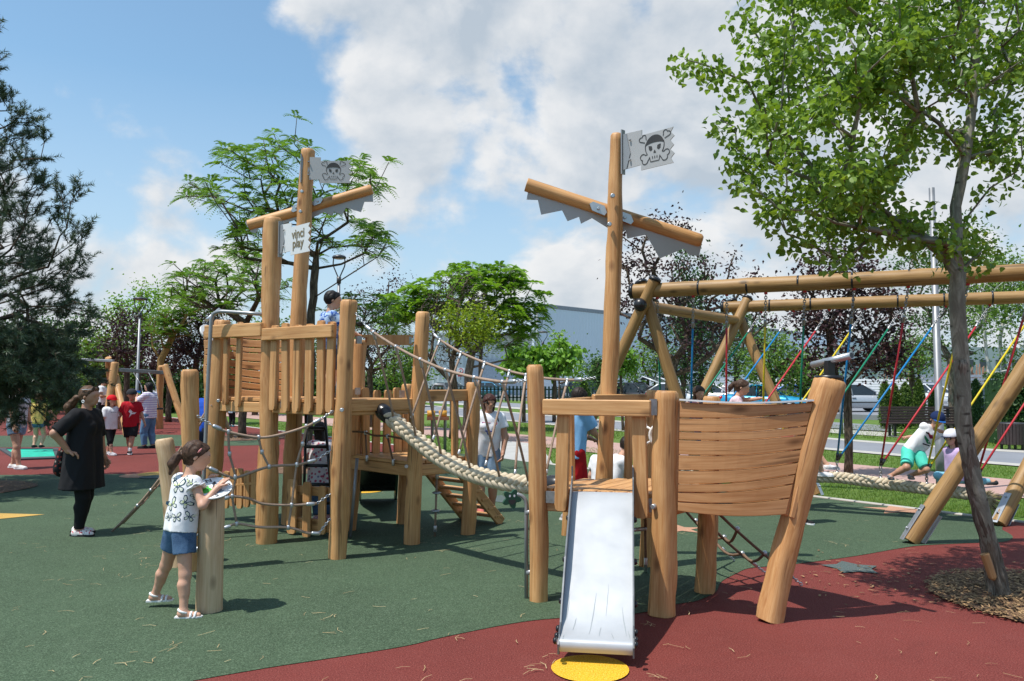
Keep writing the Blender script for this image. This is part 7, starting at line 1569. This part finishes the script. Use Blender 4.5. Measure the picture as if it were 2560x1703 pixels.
for i_, (x0, x1, yt, Y, mt_) in enumerate(((-60, 120, 905, 44, 'dark'), (100, 260, 915, 47, 'linden'), (250, 420, 900, 46, 'dark'), (400, 580, 905, 44, 'linden'), (560, 740, 900, 50, 'dark'), (730, 900, 905, 52, 'linden'), (880, 1060, 915, 54, 'dark'))):
    a, b = at(x0, 1000, Y), at(x1, 1000, Y); zt = at(x0, yt, Y).z; k = 6000; u = RNG.random(k); c = np.stack([a.x + (b.x - a.x) * u, Y + RNG.normal(0, .5, k), RNG.random(k) ** .8 * zt * (.72 + .28 * np.sin(u * 17 + i_) * np.sin(u * 41))], 1)
    root = thing('shrub_row', (a.x, Y, 0), ('dark green', 'dull green', 'blackish green', 'mid green', 'deep green', 'olive green', 'shaded green')[i_] + ' shrubbery in the far background, ' + ('at the far left edge', 'behind the pine branches', 'behind the far log swing', 'left of the tower posts', 'seen through the tower rail', 'right of the tower boy', 'behind the rope bridge')[i_], 'shrub', 'far shrubs'); leaves('crown', c, .30, LF[mt_], root, .2, .6, .3)
for x, y, w, h, Y, lab in ((1960, 955, 90, 40, 46, 'low bright bush in front of the white fence'), (230, 935, 70, 36, 34, 'low yellow green bush behind the man in the black cap'), (110, 940, 80, 36, 34, 'low green bush under the pine branches')):
    c = in_ell(1500, (0, 0, 0), (1, 1, 1), .5); p = at(x, y, Y); kx = w / 2 / FPX * Y; c = np.array([p.x, Y, .5]) + c * np.array([kx, kx * .5, h / FPX * Y * .8]); c = c[c[:, 2] > 0]; root = thing('bush', (p.x, Y, 0), lab, 'bush', 'low bushes'); leaves('crown', c, .14, LF['bush'], root, .2, .6, .4)
# ------------------------------------------------------------------ background things
MT['lamp'] = M_plain('galvanised_pole', (.24, .25, .265), .45, .4, .15, 4); MT['lampdark'] = M_plain('dark_lamp_metal', (.07, .07, .075), .4, .3)
def lamp(foot, top, Y, label, r=.05, hw=.24, head=True):
    b = V((((foot - CX) / FPX) * Y, Y, -.03)); t = at(top[0], top[1], Y); o = thing('street_lamp', b, label, 'lamp post', 'park lamp posts'); zt = t.z; e = zt - .62 if head else zt; tx = t - UP * (zt - e)
    part('pole', o, MT['lamp'], lambda mb: mb.tube([b, b + UP * .8, b + UP * .82, tx], [r * 1.25, r * 1.25, r, r * .72], 14))
    if head:
        def fh(mb):
            mb.tube([tx - UP * .06, tx + UP * .10], r * 1.1, 12)
            for s in (1, -1): mb.tube(spline([tx + UP * .05, tx + V((s * hw * .45, 0, .22)), tx + V((s * hw * .86, 0, .40)), tx + V((s * hw * .80, 0, .58))], 5), r * .32, 6)
        part('head_fork', o, MT['lampdark'], fh)
        def fd(mb): mb.tube([tx + UP * .56, tx + UP * .585, tx + UP * .62, tx + UP * .65], [hw, hw * 1.05, hw * .9, hw * .3], 24, 0); mb.tube([tx + UP * .545, tx + UP * .56], [hw * .7, hw * .75], 20, 1)
        part('lamp_head', o, [MT['lampdark'], MT['plate']], fd)
lamp(344, (351, 745), 28.0, 'grey lamp post with a flat round head behind the far log swing', .055, .24)
lamp(846, (848, 640), 19.5, 'lamp post with a forked round head rising right of the lettered tower', .05, .165)
lamp(1357, (1357, 829), 40.0, 'distant lamp post with a forked head in front of the warehouse', .06, .25)
lamp(2346, (2329, 470), 12.8, 'thick grey lamp post standing beside the rope swing', .062, .25, False)
# ---- warehouse
def M_clad(name, c, pitch, dark=.8):
    m, nt, N, L = new_mat(name); p = coords(N, L, 'tc'); s = N.new('ShaderNodeSeparateXYZ'); L.new(p, s.inputs[0]); q = N.new('ShaderNodeMath'); q.operation = 'MULTIPLY'; q.inputs[1].default_value = 2 * PI / pitch; L.new(s.outputs[0], q.inputs[0]); n = N.new('ShaderNodeMath'); n.operation = 'SINE'; L.new(q.outputs[0], n.inputs[0])
    b = ramp(N, L, n.outputs[0], -.2, .6); st = noise(N, L, p, .12, 4); k = mixc(N, L, ramp(N, L, st, .35, .7), c, tuple(x * .9 for x in c)); k = mixc(N, L, b, tuple(x * dark for x in c), k)
    return finish(m, N, L, k, .5, .1, b, .5, .05)[0]
def wall_box(name, a, b, z0, z1, dep, mat, parent, roof=True):
    """long clad building block from plan point a to b"""
    mb = MB(); d = (b - a); L = d.length; d /= L; n = V((-d.y, d.x, 0)); n = n if n.y > 0 else -n; P = [a, b, b + n * dep, a + n * dep]; vs = [p + UP * z0 for p in P] + [p + UP * z1 for p in P]
    tc = [(0, 0, z0), (L, 0, z0), (L + dep, 0, z0), (-dep, 0, z0), (0, 0, z1), (L, 0, z1), (L + dep, 0, z1), (-dep, 0, z1)]
    mb.add(vs, [[0, 1, 5, 4], [1, 2, 6, 5], [2, 3, 7, 6], [3, 0, 4, 7], [4, 5, 6, 7]], 0, False, tc); return mb.build(name, mat, parent)
wa, wb = at(1335, 950, 96.0), at(2250, 950, 190.0); wa.z = wb.z = 0; zW = at(1340, 763, 96.0).z
wh = thing('warehouse', wa, 'long pale blue corrugated warehouse standing behind the parked cars', 'warehouse')
wall_box('upper_wall', wa, wb, 3.3, zW, 50, M_clad('blue_cladding', (.66, .74, .81), .6, .95), wh); wall_box('lower_wall', wa + V((-.05, -.12, 0)), wb + V((0, -.12, 0)), 0, 3.28, 50, M_clad('white_cladding', (.84, .86, .88), .6, .94), wh)
def f_eave(mb): d = (wb - wa).normalized(); mb.plank(wa + UP * (zW + .05) + V((-.2, -.1, 0)), wb + UP * (zW + .05) + V((0, -.1, 0)), .5, .3, UP)
part('roof_edge', wh, M_plain('grey_eave', (.25, .27, .3), .5), f_eave)
part('downpipe', wh, M_plain('grey_eave2', (.3, .32, .34), .5), lambda mb: mb.tube([wa + (wb - wa) * .004 + V((0, -.3, 0)), wa + (wb - wa) * .004 + V((0, -.3, 0)) + UP * zW], .12, 8))
ha, hb = at(960, 950, 82.0), at(1330, 950, 86.0); ha.z = hb.z = 0; zh = at(1240, 842, 86.0).z
wl = thing('low_hall', ha, 'white corrugated hall left of the blue warehouse', 'building')
wall_box('wall', ha, hb, 0, zh, 9, M_clad('white_hall_cladding', (.76, .78, .80), .5), wl)
def f_band(mb): mb.box((ha + hb) / 2 + UP * (zh + .12) + V((0, 3, 0)), (hb - ha).length, 8, .24, .1)
part('roof_edge', wl, M_plain('hall_roof', (.5, .53, .56), .5), f_band)
def f_door(mb): c = at(1230, 940, 83.9); mb.box(V((c.x, 84.6, 2.0)), 5.2, .3, 4.0, math.atan2(hb.y - ha.y, hb.x - ha.x))
part('gate_door', wl, M_plain('grey_gate', (.42, .46, .52), .5), f_door)
def f_sign(mb):
    c = at(1152, 945, 81.0); mb.tube([c - UP * .2, c + UP * .9], .03, 6, 2); mb.box(c + UP * .55, .75, .03, .95, .1, 0); mb.tube([c + V((0, -.03, .72)), c + V((0, -.035, .72))], .26, 20, 1); mb.tube([c + V((0, -.036, .72)), c + V((0, -.04, .72))], .18, 20, 0); mb.box(c + V((0, -.045, .72)), .06, .01, .3, .1, 2); mb.box(c + V((0, -.03, .22)), .6, .02, .14, .1, 1)
sg = MB(); f_sign(sg); so_ = sg.build('warning_sign', [MT['white'], cloth((.55, .02, .06)), BK if False else MT['black']], origin=at(1152, 945, 81.0)); tag(so_, 'small white sign with a red ring in front of the white hall', 'sign')
gb_ = thing('office_block', at(2400, 950, 150.0), 'pale grey building seen between the trunks at the right', 'building')
ga, gbb = at(2060, 950, 140.0), at(2640, 950, 150.0); ga.z = gbb.z = 0; wall_box('wall', ga, gbb, 0, 8.2, 20, M_plain('grey_render', (.42, .45, .5), .7, 0, .06, .2), gb_)
parts('window', gb_, M_plain('dark_glass', (.05, .06, .08), .15), lambda mb: [mb.box(ga + (gbb - ga) * ((i + .5) / 14) + UP * 5.2 + V((0, -.1, 0)), 2.0, .25, 1.4, math.atan2(gbb.y - ga.y, gbb.x - ga.x)) for i in range(14)])
# reinforcement bars of a building site
def rebar(x0, x1, ytop, Y, label):
    a, b = at(x0, 1000, Y), at(x1, 1000, Y); o = thing('rebar_columns', (a.x, Y, 0), label, 'building site', 'unfinished concrete columns'); rg = random.Random(x0)
    def f(mb):
        n = int((x1 - x0) / 3.2)
        for i in range(n):
            x = a.x + (b.x - a.x) * (i + rg.random() * .5) / n; zt = at(x0, ytop + rg.uniform(0, 26), Y).z; mb.tube([V((x, Y, 0)), V((x + rg.uniform(-.1, .1), Y + rg.uniform(-.2, .2), zt))], .06, 5)
    part('rebar', o, M_plain('rusty_rebar', (.20, .11, .07), .8), f)
rebar(2418, 2480, 908, 88.0, 'rusty rebar columns standing behind the dark thuja'); rebar(2208, 2310, 925, 92.0, 'rusty rebar columns half hidden by the purple plum')
# ---- fences
MT['picket'] = M_plain('dark_green_stain', (.008, .030, .022), .6, 0, .2)
def slat_fence(x0, x1, Y0, Y1, ztop, zbot, n, label, mat, group=None, pitch=2.2):
    a, b = at(x0, 960, Y0), at(x1, 960, Y1); a.z = b.z = 0; o = thing('slat_fence', a, label, 'fence', group); d = (b - a).normalized(); L = (b - a).length
    part('slat_panel', o, mat, lambda mb: [mb.plank(a + UP * (zbot + (ztop - zbot) * (i + .5) / n), b + UP * (zbot + (ztop - zbot) * (i + .5) / n), (ztop - zbot) / n * .78, .03, UP) for i in range(n)])
    k = int(L / pitch)
    for i in range(k + 1): part('post', o, mat, lambda mb: mb.box(a + d * (pitch * i) + UP * (ztop / 2 + .05) + V((0, .08, 0)), .09, .09, ztop + .1))
slat_fence(1618, 1890, 72.0, 74.0, 2.05, .2, 8, 'white slatted fence behind the white cars', MT['white']); slat_fence(1895, 2330, 72.0, 66.0, 2.0, .2, 8, 'long white slatted fence behind the blue and silver cars', MT['white'])
slat_fence(2292, 2480, 60.0, 56.0, 2.3, .1, 9, 'grey slatted fence behind the lamp post', M_plain('blue_grey_metal', (.22, .25, .30), .5), pitch=2.6)
def picket(x0, x1, Y0, Y1, h, label):
    a, b = at(x0, 960, Y0), at(x1, 960, Y1); a.z = b.z = .0; o = thing('picket_fence', a, label, 'fence', 'dark green picket fences'); d = b - a; L = d.length; d /= L; n = min(100, int(L / .30))
    part('picket_row', o, MT['picket'], lambda mb: [mb.plank(a + d * (L * i / n) + UP * .05, a + d * (L * i / n) + UP * (h - .0), L / n * .52, .05, d) for i in range(n)])
    part('rail', o, MT['picket'], lambda mb: [mb.plank(a + UP * z, b + UP * z, .12, .05, UP) for z in (h * .3, h * .8)])
picket(1030, 1330, 66.0, 66.0, 1.32, 'dark green picket fence on the lawn behind the sunglasses woman'); picket(1345, 1545, 66.0, 66.5, 1.30, 'dark green picket fence behind the ship mast')
picket(120, 470, 52.0, 56.0, 1.15, 'dark picket fence far behind the people on the left')
# ---- cars
GLASS = M_plain('car_glass', (.03, .04, .05), .08, 0, .1); TYRE = M_plain('tyre_rubber', (.018, .018, .018), .7); RIM = M_plain('alloy_rim', (.45, .46, .48), .35, .6); TAIL = M_plain('tail_lamp_red', (.42, .01, .015), .2); HEADL = M_plain('head_lamp', (.7, .72, .75), .15)
def paint(c):
    m, nt, N, L = new_mat('car_paint'); m, p = finish(m, N, L, c, .28, .25); p.inputs['Coat Weight'].default_value = .6; return m
CARZ = .20
def car(x, Y, yaw, L, W, H, col, label, style='hatch', boot=False):
    o = thing('parked_car', V((((x - CX) / FPX) * Y, Y, CARZ)), label, 'car', 'cars parked by the lawn'); org = V((((x - CX) / FPX) * Y, Y, CARZ)); R = Matrix.Rotation(yaw, 3, 'Z')
    def Wd(p): return org + R @ V(p)
    P = paint(col); hl = L / 2; bel = H * .60; gz = .20
    # stations from nose to tail: x, sill, bonnet or belt height, half width
    prof = [(-hl, .32, .42 * H, .60), (-hl + .08, .24, .48 * H, .80), (-hl + .45, gz, .53 * H, .94), (-hl * .45, gz, bel, 1.0), (0, gz, bel + .01, 1.0), (hl * .5, gz, bel + .02, 1.0), (hl - .35, gz, bel + .03 if style != 'sedan' else bel + .02, .96), (hl - .08, .26, bel - .02, .86), (hl, .36, bel - .12, .74)]
    def body(mb):
        ring = []
        for x_, z0, z1, w in prof:
            hw = W / 2 * w; ring.append([(x_, -hw * .92, z0), (x_, -hw, z0 + (z1 - z0) * .35), (x_, -hw * .97, z0 + (z1 - z0) * .72), (x_, -hw * .86, z1), (x_, 0, z1 + .035), (x_, hw * .86, z1), (x_, hw * .97, z0 + (z1 - z0) * .72), (x_, hw, z0 + (z1 - z0) * .35), (x_, hw * .92, z0)])
        n = 9; vs = [Wd(p) for r in ring for p in r]; fs = [[i * n + k, i * n + (k + 1) % n, (i + 1) * n + (k + 1) % n, (i + 1) * n + k] for i in range(len(ring) - 1) for k in range(n)]; fs += [list(range(n))[::-1], [(len(ring) - 1) * n + k for k in range(n)]]; mb.add(vs, fs, 0, True)
    part('body', o, P, body)
    c0, c1, c2, c3 = {'hatch': (-hl * .52, -hl * .14, hl * .55, hl * .93), 'sedan': (-hl * .42, -hl * .05, hl * .38, hl * .72), 'coupe': (-hl * .38, .0, hl * .25, hl * .66), 'van': (-hl * .7, -hl * .42, hl * .9, hl * .97)}[style]
    def cab(k, z0, z1, ins):
        def f(mb):
            hw0, hw1 = W / 2 * .88 - ins, W / 2 * .68 - ins; vs = [Wd(p) for p in ((c0 + ins * 2, -hw0, z0), (c3 - ins * 2, -hw0, z0), (c3 - ins * 2, hw0, z0), (c0 + ins * 2, hw0, z0), (c1, -hw1, z1), (c2, -hw1, z1), (c2, hw1, z1), (c1, hw1, z1))]
            mb.add(vs, [[0, 1, 5, 4], [1, 2, 6, 5], [2, 3, 7, 6], [3, 0, 4, 7], [4, 5, 6, 7]], 0, False)
        return f
    part('window', o, GLASS, cab(0, bel - .02, H - .07, .0))
    def roof(mb):
        hw1 = W / 2 * .69; z = H - .075; pts = [(c1 - .04, -hw1), (c1 - .04, hw1), (c2 + .04, hw1), (c2 + .04, -hw1)]
        mb.add([Wd((x_, y_, z)) for x_, y_ in pts] + [Wd((x_ * .94 + (c1 + c2) / 2 * .06, y_ * .86, z + .075)) for x_, y_ in pts], [[3, 2, 1, 0], [4, 5, 6, 7], [0, 1, 5, 4], [1, 2, 6, 5], [2, 3, 7, 6], [3, 0, 4, 7]], 0, False)
        hw0 = W / 2 * .885
        for s in (1, -1):
            for a_, b_ in ((c0, c1), (c3, c2), ((c0 + c3) * .5 - .05, (c1 + c2) * .5)): mb.tube([Wd((a_, s * hw0, bel)), Wd((b_, s * hw1 * .995, H - .06))], .045 if a_ != (c0 + c3) * .5 - .05 else .035, 6)
    part('roof', o, P, roof)
    for sx in (-hl * .62, hl * .60):
        for s in (1, -1):
            c = Wd((sx, s * (W / 2 - .09), .31)); ax = R @ V((0, s, 0)); mb = MB(); mb.tube([c - ax * .09, c + ax * .07, c + ax * .10], [.31, .31, .27], 20); w = mb.build('wheel', TYRE, o); part('rim', w, RIM, lambda m: m.tube([c + ax * .101, c + ax * .112], [.205, .19], 16))
    for s in (1, -1):
        part('tail_lamp', o, TAIL, lambda m: m.ball(Wd((hl - .13, s * W * .385, bel - .13)), (.13, .10, .11), 10, 6, ax=(R @ V((1, 0, 0)), R @ V((0, 1, 0)), UP)))
        part('head_lamp', o, HEADL, lambda m: m.ball(Wd((-hl + .22, s * W * .36, .46 * H)), (.20, .10, .08), 10, 6, ax=(R @ V((1, 0, 0)), R @ V((0, 1, 0)), UP)))
        part('mirror', o, P, lambda m: m.ball(Wd((c0 + .25, s * (W / 2 + .03), bel + .06)), (.07, .10, .07), 8, 6, ax=(R @ V((1, 0, 0)), R @ V((0, 1, 0)), UP)))
        part('door_handle', o, MT['black'], lambda m: m.box(Wd((.35, s * W * .492, bel - .16)), .2, .02, .035, yaw))
        part('side_trim', o, MT['black'], lambda m: m.box(Wd((0, s * (W / 2 + .004), .50)), L * .56, .02, .05, yaw))
    if boot:
        def lid(mb):
            p = [Wd((c2 - .05, y_, H - .02)) for y_ in (-W * .36, W * .36)]; q = [Wd((hl + .20, y_, H + .36)) for y_ in (W * .38, -W * .38)]; e = [Wd((hl + .50, y_, H + .16)) for y_ in (W * .38, -W * .38)]
            mb.add(p + q + e, [[0, 1, 2, 3], [3, 2, 4, 5]], 0); mb.tube([p[0], q[1], e[1]], .04, 6, 1); mb.tube([p[1], q[0], e[0]], .04, 6, 1); mb.tube([Wd((c2, -W * .36, H - .1)), Wd((hl * .97, -W * .40, bel))], .05, 6, 1); mb.tube([Wd((c2, W * .36, H - .1)), Wd((hl * .97, W * .40, bel))], .05, 6, 1)
        part('tailgate', o, [GLASS, P], lid); part('boot_opening', o, MT['black'], lambda mb: mb.box(Wd((hl * .86, 0, bel + .12)), .5, W * .74, .34, yaw))
    return o
car(1705, 47, 2.25, 4.5, 1.75, 1.46, (.72, .73, .75), 'white estate car with its tailgate raised', 'hatch', True)
car(1790, 52, 2.6, 4.3, 1.75, 1.40, (.74, .74, .76), 'white car mostly hidden behind the swing girls', 'sedan')
car(1588, 50, 2.4, 4.1, 1.75, 1.45, (.03, .032, .04), 'dark hatchback beside the thin round tree', 'hatch')
car(1546, 56, 1.9, 4.0, 1.75, 1.40, (.02, .14, .32), 'blue car behind the thin round tree stem', 'hatch')
car(1912, 40, 2.62, 4.3, 1.78, 1.40, (.015, .30, .52), 'turquoise blue coupe behind the ship bow', 'coupe')
car(2015, 50, 2.3, 4.1, 1.75, 1.36, (.012, .10, .46), 'deep blue car right of the turquoise coupe', 'hatch')
car(2128, 41.5, PI + .12, 4.3, 1.72, 1.46, (.52, .54, .57), 'silver hatchback parked left of the thuja row', 'hatch')
car(2320, 52, 1.9, 4.3, 1.75, 1.45, (.72, .73, .74), 'white car glimpsed between thuja and lamp post', 'hatch')
car(2500, 33, .35, 4.4, 1.8, 1.45, (.02, .022, .028), 'black car behind the dark thuja at the right', 'hatch')
car(1230, 78, 2.7, 4.2, 1.75, 1.45, (.06, .22, .36), 'pale blue car behind the picket fence', 'hatch')
car(1130, 78, 2.6, 4.4, 1.75, 1.45, (.20, .26, .26), 'grey green car behind the twiggy plum', 'hatch')
car(1440, 74, .4, 4.4, 1.75, 1.5, (.03, .05, .06), 'dark car behind the picket fence near the mast', 'van')
car(470, 60, 2.8, 4.2, 1.75, 1.45, (.50, .58, .66), 'pale car glimpsed left of the tower posts', 'hatch')
car(330, 62, .3, 4.2, 1.75, 1.45, (.70, .72, .74), 'white car glimpsed through the far swing frame', 'hatch')
# ---- bench and litter bin on the lawn
BROWN = M_plain('dark_stained_slat', (.045, .030, .028), .55, 0, .2, 20)
bn = thing('park_bench', G(2300, 1090), 'dark slatted park bench behind the boy in the blue cap', 'bench'); bc = G(2318, 1091)
for k in range(6): part('back_slat', bn, BROWN, lambda mb: mb.plank(bc + V((-1.3, .25 + .04 * k, .47 + .085 * k)), bc + V((1.0, .05 + .04 * k, .47 + .085 * k)), .07, .035, UP))
part('seat', bn, BROWN, lambda mb: [mb.plank(bc + V((-1.32, -.22 + .14 * k + .12, .42)), bc + V((1.0, -.42 + .14 * k + .12, .42)), .12, .035, V((0, 1, 0))) for k in range(4)])
for x in (-1.05, .75): part('leg', bn, MT['black'], lambda mb: (mb.box(bc + V((x, -.2 - x * .09 + .05, .19)), .07, .07, .44), mb.box(bc + V((x, .22 - x * .09, .42)), .07, .06, .90), mb.box(bc + V((x, -.0 - x * .09 + .05, .37)), .07, .5, .05)))
bb = G(2530, 1122); bin_ = thing('litter_bin', bb, 'dark slatted litter bin on legs in front of the tall hedge', 'bin')
part('body', bin_, BROWN, lambda mb: [mb.plank(bb + V((.30 * math.cos(t), .30 * math.sin(t), .12)), bb + V((.32 * math.cos(t), .32 * math.sin(t), .66)), .065, .025, V((-math.sin(t), math.cos(t), 0))) for t in np.linspace(0, 2 * PI, 26, endpoint=False)] and None)
part('liner', bin_, MT['black'], lambda mb: mb.tube([bb + UP * .13, bb + UP * .64], .285, 20)); part('rim', bin_, MT['lampdark'], lambda mb: mb.tube([bb + V((.31 * math.cos(t), .31 * math.sin(t), .66)) for t in np.linspace(0, 2 * PI, 28, endpoint=False)], .02, 6, closed=True))
for t in (.7, 2.3, 3.9, 5.5): part('leg', bin_, MT['black'], lambda mb: mb.box(bb + V((.24 * math.cos(t), .24 * math.sin(t), .05)), .05, .05, .20))
pl_ = thing('marker_pole', G(2105, 1086), 'slim grey pole on the lawn right of the leaning telescope post', 'pole'); pb_ = G(2105, 1086); part('shaft', pl_, MT['lamp'], lambda mb: mb.tube([pb_, at(2100, 975, pb_.y)], .05, 10)); part('cap', pl_, MT['lampdark'], lambda mb: mb.tube([at(2100, 975, pb_.y), at(2100, 973, pb_.y)], .055, 10))
# ---- far log swing
fs_ = thing('log_swing', G(399, 1072), 'far swing of crooked logs with a grey steel crossbar', 'swing')
for i, (a, b, r) in enumerate(((G(399, 1072), at(405, 915, 28.0), .12), (G(466, 1078), at(412, 912, 27.5), .12), (G(268, 1085), at(288, 906, 26.0), .13), (G(318, 1090), at(286, 935, 26.2), .11), (G(292, 1072), at(274, 893, 27.0), .11))):
    post(fs_, a, b, r, r * .9, 'wood', 'log', 200 + i, .05, .03)
part('crossbar', fs_, MT['lamp'], lambda mb: mb.plank(at(296, 925, 26.1), at(408, 932, 27.8), .13, .09, UP)); part('crossbar', fs_, MT['lamp'], lambda mb: mb.plank(at(205, 899, 27), at(284, 903, 26.6), .09, .09, UP))
for x0, y0, x1, y1 in ((333, 930, 353, 963), (372, 932, 389, 964), (353, 963, 365, 1020), (389, 964, 398, 1020)): part('chain', fs_, MT['chain'], lambda mb: mb.tube([at(x0, y0, 26.6), at(x1, y1, 26.2)], .018, 5))
part('seat', fs_, MT['black'], lambda mb: mb.box(at(384, 1022, 26.0), .6, .3, .05, .3))
# ---- trampoline set in the floor
tr_ = thing('ground_trampoline', G(75, 1137), 'turquoise trampoline mat with a dark frame set into the floor', 'trampoline')
q = GP([(14, 1126), (132, 1126), (138, 1145), (50, 1148)]); q = [V((p.x, p.y, 0)) for p in q]; ctr = sum(q, V((0, 0, 0))) / 4
def f_tr(mb):
    o_ = [ctr + (p - ctr) * 1.28 for p in q]
    for i in range(4): j = (i + 1) % 4; mb.add([o_[i] + UP * .035, o_[j] + UP * .035, q[j] + UP * .04, q[i] + UP * .04], [[0, 1, 2, 3]]); mb.add([o_[i], o_[j], o_[j] + UP * .035, o_[i] + UP * .035], [[0, 1, 2, 3]])
part('frame', tr_, M_plain('trampoline_frame', (.05, .055, .06), .8), f_tr)
def f_mat(mb):
    n = 16
    for i in range(n):
        a, b = q[0] + (q[3] - q[0]) * (i / n), q[1] + (q[2] - q[1]) * (i / n); c, d = q[0] + (q[3] - q[0]) * ((i + .88) / n), q[1] + (q[2] - q[1]) * ((i + .88) / n); mb.add([a + UP * .022, b + UP * .022, d + UP * .022, c + UP * .022], [[0, 1, 2, 3]])
    mb.add([p + UP * .014 for p in q], [[0, 1, 2, 3]], 1)
part('mat', tr_, [M_plain('turquoise_mat', (.015, .50, .34), .6), M_plain('turquoise_mat_dark', (.01, .28, .2), .7)], f_mat)
# ---- spring toy with yellow rolls behind the bridge
st = thing('roller_toy', G(1098, 1100), 'play bench with two orange rolls seen between the bridge posts', 'play equipment'); sc_ = at(1095, 1040, 20.0)
part('board', st, M_plain('red_brown_board', (.28, .10, .05), .6), lambda mb: mb.box(sc_ + UP * -.06, .55, .3, .08, .1))
for dx in (-.17, .12): part('roll', st, M_plain('orange_roll', (.60, .28, .03), .5), lambda mb: mb.tube([sc_ + V((dx - .10, 0, .05)), sc_ + V((dx + .10, .02, .05))], .085, 16))
part('pole', st, MT['lamp'], lambda mb: mb.tube([V((sc_.x - .15, 20.1, 0)), V((sc_.x - .15, 20.1, 1.55)), V((sc_.x - .10, 20.1, 1.62)), V((sc_.x + .12, 20.1, 1.62)), V((sc_.x + .17, 20.1, 1.55)), V((sc_.x + .17, 20.1, 0))], .04, 10))
# ---- tower crane far away
cr = thing('tower_crane', at(2800, 950, 175.0), 'distant red and white crane jib showing through the poplar leaves', 'crane'); ca, cb = at(1866, 168, 150.0), at(2800, 95, 175.0)
def f_jib(mb):
    d = cb - ca; n = 34; hgt = UP * 1.3
    for k in range(n):
        m = 0 if (k // 3) % 2 else 1; a, b = ca + d * (k / n), ca + d * ((k + 1) / n); t = (a + b) / 2 + hgt; mb.tube([a, b], .05, 4, m); mb.tube([a, t, b], .04, 4, m)
        if k: mb.tube([ca + d * ((k - .5) / n) + hgt, t], .05, 4, m)
part('jib', cr, [cloth((.55, .10, .06)), MT['white']], f_jib); part('tower', cr, cloth((.55, .10, .06)), lambda mb: mb.tube([V((cb.x, cb.y, 0)), cb + UP * 6], .6, 4))
bpy.context.view_layer.update()
